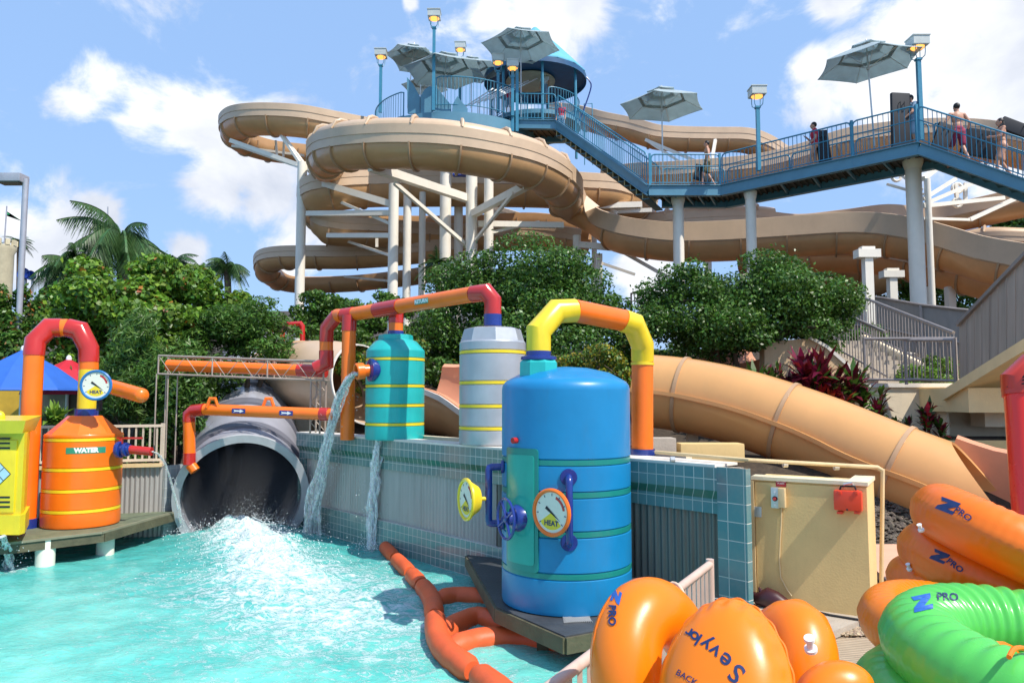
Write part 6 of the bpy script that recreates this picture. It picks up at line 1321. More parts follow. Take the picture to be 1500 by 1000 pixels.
obj('arm_brace', MB().beam(P(1048,205,38), P(1040,250,37), .14,.14), white_st, m_); obj('arm_brace', MB().beam(P(946,205,38.5), P(1000,240,37), .12,.12), white_st, m_)
m_ = thing('support_arm', 'small perforated bracing arm below the upper left loop', 'arm', P(410,222,31)); obj('arm_beam', MB().beam(P(340,214,32), P(445,228,31), .10,.10), white_st, m_)
for a, b in (((404,206,31),(406,232,31)),((416,208,31),(415,230,31))): obj('arm_brace', MB().beam(P(*a), P(*b), .08,.08), white_st, m_)
m_ = thing('support_arm', 'perforated beam reaching left above the lower loop', 'arm', P(520,345,30)); obj('arm_beam', MB().beam(P(478,347,30), P(577,345,28), .14,.14), white_st, m_)
for a, b in (((505,352,30),(577,376,28)),((552,345,29),(552,362,29)),((505,405,34),(575,412,32))): obj('arm_brace', MB().beam(P(*a), P(*b), .10,.10), white_st, m_)
# ============================================================= people
def person(loc, s, rz, label, pose, hairm=hair, shirt=None, shorts=None, hairlong=False, hgt=1.75):
    """joints in metres for a 1.75 m figure, +y = facing direction"""
    t = thing('person', label, 'person', loc, rz=rz); t.scale = (s,s,s)
    J = dict(hipL=V(-.10,0,.92), hipR=V(.10,0,.92), kneeL=V(-.11,.03,.50), kneeR=V(.11,.03,.50), ankL=V(-.11,-.02,.08), ankR=V(.11,-.02,.08), pel=V(0,0,.95), waist=V(0,0,1.10), chest=V(0,.0,1.32), neck=V(0,0,1.47), head=V(0,.02,1.62),
             shL=V(-.19,0,1.42), shR=V(.19,0,1.42), elL=V(-.24,.0,1.13), elR=V(.24,.0,1.13), haL=V(-.24,.10,.90), haR=V(.24,.10,.90)); J.update(pose)
    def caps(mb, a, b, ra, rb, n=14):
        d = (b-a); q = d.normalized(); m_ = 5; pts = [a-q*ra*.98]+[a-q*ra*math.cos(math.pi/2*k/m_) for k in range(1,m_)]+[along(a,b,k/5) for k in range(6)]+[b+q*rb*math.sin(math.pi/2*k/m_) for k in range(1,m_)]+[b+q*rb*.98]
        rs_ = [.01]+[ra*math.sin(math.pi/2*k/m_) for k in range(1,m_)]+[ra+(rb-ra)*k/5 for k in range(6)]+[rb*math.cos(math.pi/2*k/m_) for k in range(1,m_)]+[.01]; mb.tube(pts, rs_, n)
    def remesh(mb, vox, it=4):
        me = bpy.data.meshes.new('t'); me.from_pydata(mb.v, [], mb.f); o = bpy.data.objects.new('t', me); COL.objects.link(o); r_ = o.modifiers.new('r', 'REMESH'); r_.mode = 'VOXEL'; r_.voxel_size = vox; sm_ = o.modifiers.new('s', 'SMOOTH'); sm_.iterations = it; sm_.factor = .5
        dg = bpy.context.evaluated_depsgraph_get(); dg.update(); me2 = bpy.data.meshes.new_from_object(o.evaluated_get(dg)); bpy.data.objects.remove(o); r__ = MB(); r__.v = [tuple(v.co) for v in me2.vertices]; r__.f = [tuple(p.vertices) for p in me2.polygons]; return r__
    b = MB()
    for S_ in 'LR':
        caps(b, J['hip'+S_], J['knee'+S_], .085, .056); caps(b, J['knee'+S_], J['ank'+S_], .055, .036); caps(b, J['ank'+S_]-V(0,.02,.035), J['ank'+S_]+V(0,.15,-.05), .036, .028)
        caps(b, J['sh'+S_], J['el'+S_], .052, .040); caps(b, J['el'+S_], J['ha'+S_], .040, .027)
        h_ = J['ha'+S_]; d = (h_-J['el'+S_]).normalized(); sd2 = d.cross(V(0,1,0)).normalized() if abs(d.y) < .9 else V(1,0,0); caps(b, h_, h_+d*.07, .032, .03)
        for k in range(4): o1 = sd2*(k-1.5)*.017; caps(b, h_+d*.07+o1, h_+d*(.14-.012*abs(k-1.3))+o1+V(0,.012,0), .010, .008, 8)
        caps(b, h_+sd2*.03+d*.01, h_+sd2*.05+d*.06+V(0,.02,0), .011, .009, 8)
    caps(b, J['hipL'], J['hipR'], .095, .095); b.ell(along(J['pel'],J['waist'],.3), (.15,.105,.13)); b.ell(J['waist'], (.135,.095,.15)); b.ell(J['chest'], (.17,.11,.19)); caps(b, J['shL'], J['shR'], .055, .055); caps(b, J['neck']-V(0,0,.05), J['head']-V(0,.02,.06), .055, .05)
    hd_ = J['head']; b.ell(hd_+V(0,0,.02), (.075,.092,.105)); b.ell(hd_+V(0,.03,-.05), (.052,.06,.055)); b.ell(hd_+V(0,.10,-.005), (.014,.022,.024), 8, 6)
    for sx in (-1,1): b.ell(hd_+V(.077*sx,0,-.005), (.012,.02,.03), 8, 6)
    obj('body', remesh(b, .0125), skin, t, local=True, angle=80)
    h2 = MB(); 
    hm = MB(); hm.ell(hd_+V(0,-.018,.038), (.084,.094,.098), 20, 12)
    if hairlong: hm.ell(hd_+V(0,-.07,-.10), (.075,.05,.19), 16, 10)
    obj('hair', hm, hairm, t, local=True)
    ey = MB()
    for sx in (-1,1): ey.ell(hd_+V(.03*sx,.088,.015), (.012,.008,.007), 8, 6)
    ey.ell(hd_+V(0,.088,-.055), (.022,.008,.005), 8, 6); obj('eyes_and_mouth', ey, mat('face_dark', (.10,.03,.02), .4), t, local=True)
    if shorts:
        c_ = MB(); caps(c_, J['hipL'], J['hipR'], .115, .115); c_.ell(along(J['pel'],J['waist'],.35), (.165,.122,.11))
        for S_ in 'LR': caps(c_, J['hip'+S_], along(J['hip'+S_], J['knee'+S_], .78), .105, .09)
        obj('shorts', remesh(c_, .018, 3), shorts, t, local=True, angle=80)
    if shirt:
        c_ = MB(); c_.ell(J['waist']+V(0,0,-.05), (.155,.115,.16)); c_.ell(J['chest'], (.19,.13,.20)); caps(c_, J['shL'], J['shR'], .07, .07)
        for S_ in 'LR': caps(c_, J['sh'+S_], along(J['sh'+S_], J['el'+S_], .45), .068, .065)
        obj('shirt', remesh(c_, .018, 3), shirt, t, local=True, angle=80)
    return t
def matmb(loc, w_, h_, t_, rz, ry, label, nm='foam_mat', rx=0):
    th = thing(nm, label, 'mat', loc); q = Matrix.Rotation(rz,3,'Z')@Matrix.Rotation(ry,3,'Y')@Matrix.Rotation(rx,3,'X'); b = MB().bbox((0,0,0), (w_,t_,h_), b=.03); m = MB(); m.add([Vector(loc)+q@Vector(v) for v in b.v], b.f); obj('mat_slab', m, black, th)
    m = MB(); 
    for sx in (-1,1): m.tube([Vector(loc)+q@V(sx*.08,-t_/2-.0,h_*.30), Vector(loc)+q@V(sx*.06,-t_/2-.05,h_*.32), Vector(loc)+q@V(sx*.06,-t_/2-.05,h_*.2), Vector(loc)+q@V(sx*.08,-t_/2,h_*.18)], .01, 6)
    obj('handle', m, blackrub, th); return th
red_cl = mat('red_cloth', (.55,.02,.05), .8); maroon = mat('maroon_shorts', (.28,.02,.06), .8, var=.3, dirt=.5, dirtcol=(.5,.55,.5)); khaki = mat('patterned_shorts', (.16,.14,.08), .8, var=.6, vs=12); wht = mat('white_cloth', (.7,.7,.7), .8); denim = mat('pale_blue_cloth', (.25,.36,.48), .8, var=.3)
def on_bridge(px, i, back=.7):
    r0 = ray(px, 300); k = r0.x/r0.y; a, b = chain[i]+n12[i]*back/BW, chain[i+1]+n12[i]*back/BW; d = b-a; t_ = (k*a.y-a.x)/(d.x-k*d.y); p = a+d*t_; return V(p.x, p.y, p.z-.05)
walk = dict(kneeL=V(-.11,.16,.52), ankL=V(-.11,.20,.09), kneeR=V(.11,-.02,.50), ankR=V(.11,-.24,.12))
p = on_bridge(1034, 2); person(p+V(0,-.3,.12), .92, R(75), 'bare chested boy in patterned shorts carrying dark mats on the flat span', dict(walk, elL=V(-.27,-.05,1.14), haL=V(-.24,.02,.88), elR=V(.27,-.05,1.14), haR=V(.26,.0,.88)), shorts=khaki)
matmb(p+V(-.28,-.30,.62), .34, .55, .09, R(10), R(12), 'small dark mat held in front by the boy on the flat span'); matmb(p+V(.32,.25,.36), .5, .75, .09, R(10), R(-20), 'dark mat trailing behind the boy on the flat span')
p = on_bridge(1196, 3); person(p, .95, R(75), 'person in a red top walking with a tall dark mat on the rising span', dict(walk, elR=V(.26,.05,1.16), haR=V(.20,.22,1.3), haL=V(-.22,.15,1.0)), shirt=red_cl)
matmb(p+V(.30,.05,.78), .42, 1.25, .10, R(10), R(-8), 'tall dark mat beside the person in the red top')
p = on_bridge(1340, 3, .75); person(p, 1.0, R(95), 'person with white shoulder cloth and pale blue shorts beside a tall black mat', dict(elL=V(-.22,.12,1.15), haL=V(-.12,.28,1.0)), shirt=denim, shorts=denim)
cl_ = thing('towel', 'white towel draped over the shoulder at the bridge bend', 'towel', p+V(.05,-.18,1.40)); obj('towel_cloth', MB().ell(p+V(.08,-.05,1.42), (.20,.16,.08), 16, 8), wht, cl_)
matmb(p+V(-.38,-.12,.92), .55, 1.65, .12, R(5), R(1), 'large upright black mat at the bend of the footbridge'); matmb(p+V(-.16,.12,.95), .45, 1.65, .12, R(5), R(-2), 'black mat behind the large upright one at the bridge bend')
p = on_bridge(1408, 4, .7); person(p+V(0,0,-.05), 1.0, R(0), 'broad bare backed man in maroon shorts descending the right hand stairs', dict(walk, elL=V(-.34,.0,1.20), haL=V(-.36,.10,.95), elR=V(.33,-.03,1.18), haR=V(.30,.08,.92)), shorts=maroon)
matmb(p+V(-.48,-.1,.70), .45, .75, .10, R(0), R(20), 'small black mat in the left hand of the man in maroon shorts'); matmb(p+V(.62,-.05,.52), .95, .75, .10, R(-20), R(18), 'large black mat hanging at the right of the man in maroon shorts')
p = on_bridge(1472, 4, .8); person(p+V(0,0,-.02), .97, R(75), 'long haired woman climbing down with a dark mat over her shoulder', dict(walk, elR=V(.3,.05,1.25), haR=V(.26,-.05,1.48), elL=V(-.25,.12,1.16), haL=V(-.1,.28,1.2)), hairlong=True, shorts=skin)
matmb(p+V(.55,-.1,1.28), 1.25, .34, .12, R(-10), R(27), 'long dark mat carried on the shoulder of the long haired woman')
for (px, py, D, lab, sh) in ((1131, 392, 24.5, 'dark haired person whose head shows above the right hand tree', None), (745, 142, 31.2, 'person in a red shirt under the pavilion roof', red_cl), (798, 122, 31.5, 'dark haired person leaning under the pavilion roof edge', wht), (822, 168, 29.8, 'person in pink waiting behind the landing railing', red_cl)):
    q = P(px, py, D); person(q-V(0,0,1.62 if py > 300 else .9), .95 if py > 300 else .8, R(160), lab, {}, shirt=sh, shorts=denim)
# ============================================================= vegetation
def leafmat(name, col, tr=.3, rough=.4, isl=.35, var=.25):
    return mat(name, col, rough, var=var, vs=.9, trans=tr, island=isl, spec=.5)
lf_dark = leafmat('leaf_dark_glossy', (.072,.155,.022), .32, .38, .5); lf_bright = leafmat('leaf_bright', (.16,.28,.028), .35, .4, .45); lf_mid = leafmat('leaf_mid', (.10,.20,.028), .3, .45, .4)
lf_palm = leafmat('leaf_palm', (.06,.13,.035), .3, .4, .3); lf_bam = leafmat('leaf_bamboo', (.095,.19,.035), .35, .4, .4); lf_red = leafmat('leaf_red', (.16,.012,.03), .3, .35, .5); lf_yel = leafmat('leaf_yellow_flower', (.35,.30,.02), .35, .5, .5); lf_or = leafmat('leaf_orange', (.42,.14,.03), .35, .5, .4); lf_crim = leafmat('leaf_crimson', (.45,.03,.02), .3, .4, .4)
def leaves(cl, n, L, W, up=.5, shell=.55, droop=0., seed=0, narrow=False, clump=.0):
    g = np.random.default_rng(seed+11); cl = np.array(cl, float); vol = cl[:,3]*cl[:,4]*cl[:,5]; pr = vol**.67; idx = g.choice(len(cl), n, p=pr/pr.sum())
    d = g.normal(size=(n,3)); d /= np.linalg.norm(d, axis=1)[:,None]; rad_ = shell+(1-shell)*g.random(n)**.5; rad_ = np.where(g.random(n) < .25, g.random(n)**.5, rad_); rad_ = np.where(g.random(n) < .05, 1+.45*g.random(n)**1.5, rad_)
    C = cl[idx,:3]+d*cl[idx,3:6]*rad_[:,None]
    if clump:
        m = max(8, n//40); ctr = C[g.choice(n, m)]; near = g.integers(0, m, n); C = ctr[near]+g.normal(size=(n,3))*clump
    nr = d*.7+g.normal(size=(n,3))*.75+np.array([0,0,up]); nr /= np.linalg.norm(nr, axis=1)[:,None]
    t = np.cross(nr, g.normal(size=(n,3))); t /= np.linalg.norm(t, axis=1)[:,None]; t[:,2] -= droop; t /= np.linalg.norm(t, axis=1)[:,None]
    b = np.cross(nr, t); b /= np.linalg.norm(b, axis=1)[:,None]; s = g.uniform(.6,1.25,n)[:,None]
    v0 = C-t*L*s*.5; v2 = C+t*L*s*.5; v1 = C+b*W*s*.5+nr*W*s*.12; v3 = C-b*W*s*.5+nr*W*s*.12
    return np.stack([v0,v1,v2,v3],1).reshape(-1,3)
def quadobj(name, V_, m, par):
    mats = m if isinstance(m, list) else [m]; Vl = V_ if isinstance(V_, list) else [V_]; V_ = np.concatenate(Vl)
    n = len(V_)//4; me = bpy.data.meshes.new(name); Lc = np.array(par.location) if par else np.zeros(3)
    me.vertices.add(n*4); me.vertices.foreach_set('co', (V_-Lc).astype(np.float32).ravel()); me.loops.add(n*4); me.loops.foreach_set('vertex_index', np.arange(n*4, dtype=np.int32)); me.polygons.add(n); me.polygons.foreach_set('loop_start', np.arange(0, n*4, 4, dtype=np.int32)); me.polygons.foreach_set('loop_total', np.full(n, 4, dtype=np.int32)); [me.materials.append(q) for q in mats]; me.polygons.foreach_set('material_index', np.concatenate([np.full(len(q)//4, i, dtype=np.int32) for i, q in enumerate(Vl)])); me.update(calc_edges=True); me.validate()
    o = bpy.data.objects.new(name, me); COL.objects.link(o); o.parent = par; return o
def subclumps(big, k, f, seed):
    g = np.random.default_rng(seed); out = []
    for (x,y,z,a,b,c) in big:
        for i in range(k):
            d = g.normal(size=3); d /= np.linalg.norm(d); q = g.uniform(.55,.95); s = g.uniform(.7,1.3)*f
            out.append((x+d[0]*a*q, y+d[1]*b*q, z+d[2]*c*q, a*s, b*s, c*s))
    return out
def EL(px, py, D, wpx, hpx, dep=None):      # ellipsoid from picture size at depth
    p = P(px, py, D); return (p.x, p.y, p.z, wpx/2*D/FPX, dep or wpx/2*D/FPX*.8, hpx/2*D/FPX)
def tree(label, els, base, n, L, W, m, seed, k=9, f=.36, trunks=3, tr=.10, mixes=(), nm='leafy_tree', cat='tree', grp=None, up=.5, clump=0, droop=0, shell=.55):
    t = thing(nm, label, cat, base, grp); sub = subclumps(els, k, f, seed)+[tuple(e[:3])+tuple(q*.55 for q in e[3:]) for e in els]
    frac = 1-sum(x[1] for x in mixes); quadobj('crown', [leaves(sub, int(n*frac), L, W, up, seed=seed, clump=clump, droop=droop, shell=shell)]+[leaves(sub, int(n*fr_), L, W, up, seed=seed+50+j, clump=clump, droop=droop) for j, (mm, fr_) in enumerate(mixes)], [m]+[x[0] for x in mixes], t)
    g = random.Random(seed); mb = MB(); base = Vector(base)
    for i in range(trunks):
        b0 = base+V(g.uniform(-.2,.2)*trunks*.4, g.uniform(-.15,.15), -.2); e = els[i % len(els)]; c = V(e[0]+g.uniform(-.3,.3)*e[3], e[1], e[2]-.2*e[5]); mid = along(b0, c, .45)+V(g.uniform(-.15,.15), g.uniform(-.1,.1), 0)
        pts = catmull([b0, mid, c], .15); N_ = len(pts); mb.tube(pts, [tr*(1-.7*q/N_) for q in range(N_)], 9)
        for j in range(7):
            a = pts[int(N_*g.uniform(.4,.95))]; e2 = g.choice(sub); bpt = V(*e2[:3]); 
            if (bpt-a).length < max(e[3],e[5])*1.3: mb.tube(catmull([a, along(a,bpt,.5)+V(0,0,.12), bpt], .2), [tr*.4*(1-.7*q/20) for q in range(len(catmull([a, along(a,bpt,.5)+V(0,0,.12), bpt], .2)))], 6)
    obj('trunk', mb, bark, t); return t
def gnd(px, D, dz=0): p = P(px, 600, D); return V(p.x, D, gz(p.x, D)+dz)
tree('middle round tree with small glossy leaves behind the silver and blue tanks', [EL(770,418,16.5,230,110), EL(840,450,16,170,110), EL(690,440,17,170,130), EL(790,480,15.8,230,100), EL(640,480,16.5,120,110), EL(730,420,16.4,140,90), EL(890,470,15.8,90,90), EL(820,420,16.3,120,80)], gnd(770,16), 58000, .085, .05, lf_dark, 1, mixes=((lf_mid,.28),), k=14, f=.36)
tree('right hand spreading tree with several thin trunks above the beige tube', [EL(1085,425,15,220,100), EL(1175,445,14.8,150,100), EL(1010,450,15.2,150,120), EL(1120,470,14.5,200,90), EL(1200,480,14.6,90,80), EL(980,480,15,110,90), EL(1060,480,14.7,170,90), EL(1140,425,15,150,80), EL(1020,420,15.2,90,50), EL(1225,455,14.8,60,80)], gnd(1100,14.4), 62000, .08, .048, lf_dark, 2, mixes=((lf_mid,.28),), trunks=5, k=14, f=.36)
tree('dark shrubby tree between the left column and the red return pipe', [EL(480,450,18,110,60), EL(530,470,17.5,90,60), EL(450,470,17.5,70,60), EL(520,500,17,120,70), EL(570,450,18,70,60)], gnd(490,17.5), 15000, .10, .06, lf_dark, 3, mixes=((lf_mid,.2),), k=12, f=.3)
tree('bright broad leaved tree with yellow green and orange tinted leaves on the left', [EL(160,450,15,190,130), EL(235,425,15.3,170,90), EL(290,450,15.6,140,100), EL(120,500,14.8,120,120), EL(215,480,14.7,180,110)], gnd(190,15), 30000, .125, .095, lf_bright, 4, mixes=((lf_mid,.25),(lf_or,.03)), k=12, f=.32, shell=.7)
tree('feathery dark green tree leaning over the grey tunnel', [EL(350,465,15,170,75), EL(400,470,15.4,90,60), EL(300,490,14.6,120,90), EL(370,510,14.8,130,70), EL(310,540,14.4,110,100)], gnd(330,14.8), 20000, .12, .035, lf_dark, 5, mixes=((lf_mid,.35),), k=12, f=.32, up=1.2)
tree('clump of bamboo with fine drooping leaves behind the picket fence', [EL(200,530,13.6,150,140), EL(245,560,13.3,110,120), EL(160,560,13.8,90,120), EL(270,600,13.2,60,90), EL(215,600,13.2,110,90)], gnd(210,13.5), 15000, .17, .028, lf_bam, 6, mixes=((lf_mid,.3),), k=12, f=.34, droop=.6, trunks=5, tr=.03, nm='bamboo_clump', cat='bamboo')
tree('dark green bush around the foot of the lamp post on the left edge', [EL(20,500,17,90,170), EL(60,470,17.5,70,120), EL(30,580,15,110,90)], gnd(30,16.5), 11000, .14, .08, lf_mid, 7, mixes=((lf_dark,.4),(lf_or,.06)), k=10, f=.33)
tree('dark shrub hiding the ground left of the grey tunnel', [EL(265,600,13,70,120), EL(225,650,12.9,90,80), EL(290,560,13.6,70,100)], gnd(260,13), 8000, .12, .04, lf_dark, 8, mixes=((lf_bam,.3),), k=8, f=.35, nm='shrub', cat='shrub')
tree('yellow flowering bush behind the arched pipe of the blue tank', [EL(870,530,13,110,50), EL(910,545,12.8,60,40)], gnd(880,12.8), 5000, .06, .045, lf_mid, 9, mixes=((lf_yel,.4),), k=8, f=.4, trunks=3, tr=.02, nm='flowering_bush', cat='bush')
tree('olive bush with yellow flecks behind the orange riser pipe', [EL(530,530,14.5,70,60), EL(600,500,15,60,60), EL(560,560,14.4,80,60)], gnd(550,14.4), 5000, .08, .05, lf_mid, 10, mixes=((lf_yel,.12),(lf_dark,.3)), k=8, f=.4, nm='flowering_bush', cat='bush')
tree('light green bush behind the grey landing railing', [EL(1375,540,14.6,70,60), EL(1345,560,14.5,60,40), EL(1390,575,14.3,60,40)], gnd(1370,14.5), 5000, .08, .04, lf_bright, 12, mixes=((lf_mid,.3),), k=8, f=.4, tr=.03, nm='shrub', cat='shrub')
tree('dark tree rising beyond the slides at the far right edge', [EL(1480,322,34,80,60), EL(1500,350,34,90,60)], V(P(1500,600,34).x, 34, 3.4), 7000, .22, .13, lf_dark, 13, mixes=((lf_mid,.3),), k=10, f=.34)
tree('green hedge seen under the lower right flume', [EL(1300,425,32,160,60), EL(1400,430,31,160,80), EL(1480,420,30,110,70), EL(1220,440,33,130,60)], V(P(1370,600,31).x, 31, 3.4), 9000, .22, .12, lf_mid, 14, mixes=((lf_dark,.5),), k=8, f=.4, nm='hedge', cat='hedge')
tree('leafy bush under the grey barrier beside the short square column', [EL(1262,500,18,60,50), EL(1290,470,21,60,30)], gnd(1262,18), 2500, .1, .06, lf_mid, 15, k=6, f=.45, tr=.03, nm='shrub', cat='shrub')
tree('low dark greenery filling the slope behind the tanks', [EL(600,545,15.5,110,60), EL(760,545,14.5,200,60), EL(920,520,16,120,60), EL(1000,520,16.5,140,50), EL(670,540,17,120,80)], gnd(760,15), 14000, .10, .06, lf_dark, 16, mixes=((lf_mid,.25),(lf_yel,.03)), k=8, f=.4, nm='hedge', cat='hedge')
tree('distant dark trees filling the gap under the spiral', [EL(640,420,36,260,110), EL(500,420,38,160,50), EL(860,420,36,90,60)], V(P(640,600,36).x, 36, 3.4), 9000, .26, .15, lf_dark, 17, mixes=((lf_mid,.3),), k=8, f=.36, nm='hedge', cat='hedge') if False else None
# palms
def palm(label, px, py, D, rpx, nf, base=None, seed=0, arch=.55, m=lf_palm, ll=.5, hang=.55):
    g = random.Random(seed); c = P(px, py, D); r = rpx*D/FPX; zb = gz(c.x, c.y); t = thing('palm_tree', label, 'palm tree', V(c.x, c.y, zb)); Vs = []
    for i in range(nf):
        a = 2*math.pi*i/nf+g.uniform(-.35,.35); el = g.uniform(-.1,1.35); ar_ = arch*g.uniform(.5,1.35); d = V(math.cos(a), math.sin(a), 0); Lf = r*g.uniform(.65,1.2); pts = []
        for k in range(15):
            s = k/14; x = Lf*s*math.cos(el*(1-s*.5)); z = Lf*(math.sin(el)*s*1.1-ar_*1.6*s*s); pts.append(c+d*x+V(0,0,z))
        for k in range(1, 15):
            T = (pts[k]-pts[k-1]).normalized(); S = T.cross(V(0,0,1)).normalized()
            for q in range(6):
                o = along(pts[k-1], pts[k], q/6); s = (k-1+q/6)/14; ln_ = ll*r*.5*math.sin(math.pi*min(1, s*.85+.13))*g.uniform(.8,1.1)
                for sd3 in (-1,1):
                    tip = o+(S*sd3*.75+T*.5+V(0,0,-hang*g.uniform(.6,1.3)))*ln_; w_ = T*(.017*r)
                    Vs += [o-w_*.4, o+w_*.6, tip+w_*.1, tip]
            Vs += [pts[k-1]-S*.02*r, pts[k-1]+S*.02*r, pts[k]+S*.015*r, pts[k]-S*.015*r]
    quadobj('crown', np.array([tuple(v) for v in Vs]), m, t)
    pts = [V(c.x, c.y, zb-.3), along(V(c.x,c.y,zb), c, .5)+V(.1,0,0), c-V(0,0,.05)]; obj('trunk', MB().tube(catmull(pts, .4), .035*r+.08, 10), bark, t); return t
palm('tallest drooping palm above the bright broad leaved tree', 178, 352, 19, 84, 34, seed=1, arch=.72, ll=.62, hang=1.3); palm('second drooping palm at the upper left of the bright tree', 112, 392, 18.5, 74, 30, seed=2, arch=.75, ll=.62, hang=1.3); palm('small palm crown right of the bright tree beneath the clouds', 333, 392, 24, 40, 24, seed=3, arch=.7, ll=.6, hang=1.2)
palm('small palm tuft just left of the right hand palm crown', 300, 392, 24.5, 26, 14, seed=4, arch=.6, ll=.6); palm('distant fan palm beside the cream turret on the far left', 28, 356, 42, 22, 22, seed=5, arch=.45, ll=.8, hang=.3); palm('lush palm peeking over the bright tree centre', 255, 385, 21, 45, 18, seed=6, arch=.6, ll=.6)
palm('small palm seen far behind under the spiral', 868, 392, 36, 16, 14, seed=8, arch=.4); palm('dark palm fronds between the tower columns and middle tree', 640, 385, 28, 34, 16, seed=9, arch=.5)
# strap-leaf plants
def strap(label, base, h, r, n, seed, ms, stems=3, nm='cordyline_plant', grp=None):
    g = random.Random(seed); t = thing(nm, label, 'plant', base, grp); Vs = [[] for _ in ms]; mb = MB()
    for s in range(stems):
        b = base+V(g.uniform(-.5,.5)*r, g.uniform(-.3,.3)*r, 0); hh_ = h*g.uniform(.45,1); tp = b+V(g.uniform(-.15,.15)*r, 0, hh_*.75); mb.tube([b-V(0,0,.1), tp], [.018,.012], 6)
        for i in range(n):
            a = g.uniform(0, 6.283); el = g.uniform(.1,1.35); ln_ = r*g.uniform(.5,.85); o = along(b, tp, g.uniform(.45,1)); d = V(math.cos(a)*math.cos(el), math.sin(a)*math.cos(el), math.sin(el)); m1 = o+d*ln_*.55; m2_ = o+d*ln_-V(0,0,ln_*.25*math.cos(el)); S = d.cross(V(0,0,1)).normalized()*(.055*r+.012); k = g.choices(range(len(ms)), [m_[1] for m_ in ms])[0]
            Vs[k] += [o-S*.3, o+S*.3, m1+S, m1-S, m1-S, m1+S, m2_+S*.08, m2_-S*.08]
    quadobj('leaves', [np.array([tuple(v) for v in Vs[k]]).reshape(-1,3) for k in range(len(ms))], [m_[0] for m_ in ms], t)
    obj('stems', mb, bark, t); return t
G = 'dark red strap leaved plants behind the beige tube'
for i, (px, pb, pt, D, w_, lab, ms) in enumerate([(1165,585,530,13.2,55,'low dark red plant at the left end of the red plant row',((lf_red,.8),(lf_dark,.2))),(1203,590,502,13.0,90,'tallest dark red plant in the row under the stair wall',((lf_red,.85),(lf_dark,.15))),(1212,600,548,12.7,48,'bright crimson leaved plant in front of the dark red row',((lf_crim,.7),(lf_red,.3))),
        (1248,610,522,13.0,72,'dark green and red plant third along the row',((lf_red,.45),(lf_dark,.55))),(1276,628,545,12.9,50,'narrow reddish plant at the right end of the row',((lf_red,.6),(lf_dark,.4))),(1320,632,605,12.6,36,'tiny spiky plant against the pale retaining wall',((lf_red,.5),(lf_dark,.5))),(1366,648,572,12.4,46,'single red tipped plant before the retaining wall',((lf_red,.5),(lf_crim,.2),(lf_dark,.3))),(1140,570,520,13.6,40,'spiky dark plant between the tree trunks',((lf_dark,.7),(lf_red,.3))),(1395,650,632,12.5,26,'low dark sprout on the planter soil',((lf_dark,.8),(lf_red,.2)))]):
    b = P(px, pb+8, D); strap(lab, b, (pb-pt)*D/FPX, w_/2*D/FPX*1.5, 34 if w_ > 40 else 26, 20+i, ms, stems=6 if w_ > 60 else 4 if w_ > 40 else 3, grp=G if i < 5 else None)
strap('spiky grey green plant beneath the right hand tree trunks', P(1085,590,13.6), .6, .7, 30, 60, ((lf_dark,.9),(lf_red,.1)), stems=3, nm='spiky_plant'); strap('leafy green plant peeping over the fence near the lamp', P(88,640,12.2), .5, .5, 26, 61, ((lf_bright,.8),(lf_mid,.2)), stems=4, nm='leafy_plant'); 
# ============================================================= left background
lm = thing('street_lamp', 'tall grey street lamp with a boxy head at the left edge', 'street lamp', gnd(27,17)); a, b = P(24,540,17), P(38,262,17); grl = mat('lamp_grey', (.42,.41,.45), .4, .3); obj('pole', MB().tube([V(a.x,17,.8), b], .065, 12), grl, lm)
h_ = P(17,262,17); obj('lamp_head', MB().bbox(h_, (.62,.36,.20), b=.03), grl, lm); obj('lamp_lens', MB().box(h_-V(0,0,.11), (.5,.28,.03)), mat('lens_dark', (.12,.09,.05), .3), lm); obj('lamp_arm', MB().beam(h_+V(.25,0,0), b+V(0,0,-.02), .1,.1), grl, lm)
an = thing('mast', 'thin antenna mast rising above the drooping palm', 'mast', P(157,380,22)); obj('mast_pole', MB().tube([P(157,420,22), P(158,303,22)], [.035,.02], 6), grl, an)
tu = thing('turret', 'cream castle turret at the far left edge', 'turret', P(0,440,40)); tm_ = mat('turret_cream', (.62,.54,.36), .8, dirt=.2); tc2_ = P(2,400,40); rT = 15*40/FPX
obj('turret_wall', MB().lathe([(rT, .5), (rT, P(0,372,40).z), (rT*1.2, P(0,366,40).z), (rT*1.2, P(0,360,40).z)], V(tc2_.x,40,0), 24), tm_, tu)
m = MB(); 
for k in range(10): t_ = 2*math.pi*k/10; m.box((tc2_.x+rT*1.12*math.cos(t_), 40+rT*1.12*math.sin(t_), P(0,356,40).z), (.22,.14,.32), rz=t_+math.pi/2)
obj('battlement', m, tm_, tu)
fl = thing('flag', 'thin green pennant flying from a pole on the turret', 'flag', P(7,352,40)); obj('flag_pole', MB().tube([P(6,362,40), P(10,302,40)], .04, 6), grl, fl)
m = MB(); fp = [P(9,309,40), P(18,318,40), P(32,324,40), P(20,316,40), P(11,314,40), P(9,316,40)]; n = len(fp); m.add(fp+[q+V(0,.03,0) for q in fp], [tuple(range(n)), tuple(range(n,2*n))[::-1]]+[(i,i+n,(i+1)%n+n,(i+1)%n) for i in range(n)]); obj('pennant', m, mat('flag_green', (.05,.55,.22), .7, trans=.4), fl, smooth=False)
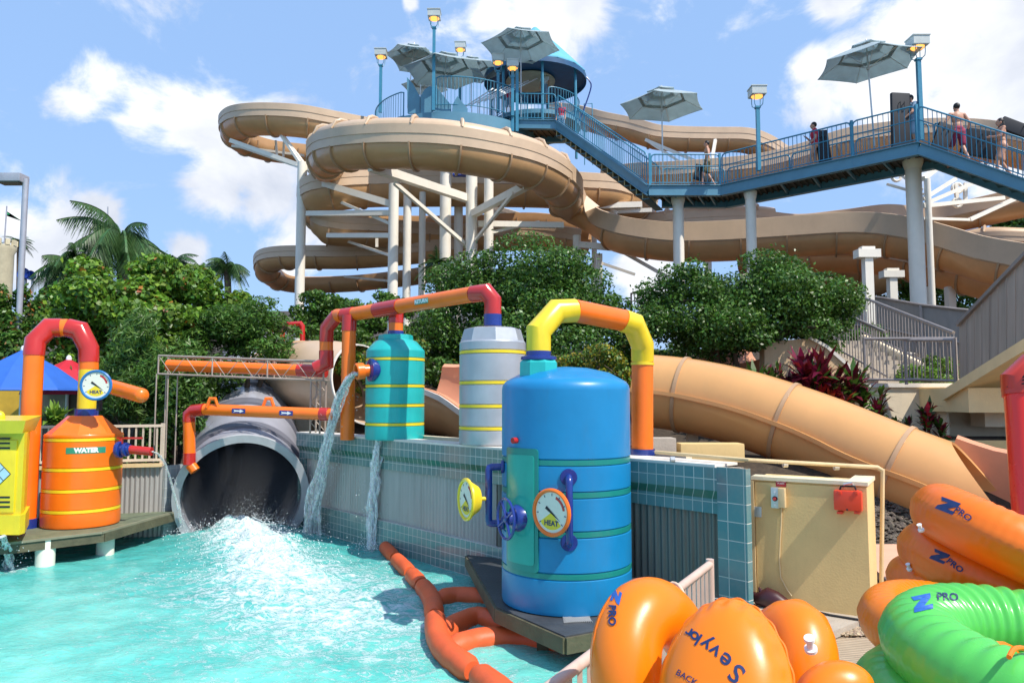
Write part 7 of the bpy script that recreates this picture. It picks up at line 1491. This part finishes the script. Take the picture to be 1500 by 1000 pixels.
for i, (px, py, r, lab) in enumerate(((38,403,9,'round dark blue loudspeaker ball nearest the street lamp'),(48,405,7,'smaller dark blue loudspeaker ball beyond the lamp pole'))):
    o_ = thing('speaker_ball', lab, 'loudspeaker', P(px,py,24)); obj('ball', MB().lathe([(.02,-.02),(r*.6*24/FPX,-.05),(r*24/FPX,.12),(r*1.0*24/FPX,.16),(r*.8*24/FPX,.1),(.02,.05)], P(px,py,24), 20, Matrix.Rotation(R(80),3,'X')), navy, o_); obj('stand', MB().tube([P(px,py,24), V(P(px,py,24).x,24,2.5)], .04, 8), grl, o_)
bd_ = thing('blue_umbrella', 'large blue market umbrella behind the orange pipe on the left', 'umbrella', gnd(40,13)); c_ = P(35,512,13); rr = 88*13/FPX; blu = mat('blue_canvas', (.03,.14,.55), .7, var=.1, trans=.15); obj('canopy', MB().lathe([(rr,c_.z-.72),(rr*.98,c_.z-.68),(rr*.5,c_.z-.30),(.02,c_.z)], V(c_.x,13,0), 8, capt=False, capb=False, a0=.3), blu, bd_, smooth=False); obj('pole', MB().tube([V(c_.x,13,.5), c_], .03, 8), white_p, bd_); obj('finial', MB().ell(c_, (.05,.05,.08), 8, 6), white_p, bd_)
rd_ = thing('red_umbrella', 'bright red market umbrella behind the yellow vertical pipe', 'umbrella', gnd(105,13.6)); c_ = P(101,526,13.8); rr = 62*13.8/FPX; rdm = mat('red_canvas', (.60,.02,.04), .7, var=.1, trans=.2); obj('canopy', MB().lathe([(rr,c_.z-.66),(rr*.98,c_.z-.60),(rr*.5,c_.z-.20),(.02,c_.z)], V(c_.x,13.8,0), 8, capt=False, capb=False, a0=.1), rdm, rd_, smooth=False); obj('pole', MB().tube([V(c_.x,13.8,.5), c_], .03, 8), white_p, rd_); obj('finial', MB().ell(c_, (.05,.05,.08), 8, 6), white_p, rd_)
kb = thing('kiosk', 'low brown kiosk with an orange roof edge behind the fence', 'kiosk', gnd(90,18)); pbox(kb, 'kiosk_wall', 5, 568, 150, 640, 14.3, .6, mat('kiosk_brown', (.12,.09,.07), .7, var=.3)); pbox(kb, 'roof_edge', 48, 562, 128, 569, 13.9, .5, mat('kiosk_orange', (.7,.10,.02), .5)); pbox(kb, 'kiosk_window', 62, 575, 96, 606, 14.2, .1, mat('kiosk_blind', (.30,.24,.18), .6, var=.3)); pbox(kb, 'side_panel', 0, 555, 30, 610, 14.0, .2, mat('kiosk_yellow', (.6,.35,.03), .6, var=.2))
sd4 = MB()
bpy.context.view_layer.update()
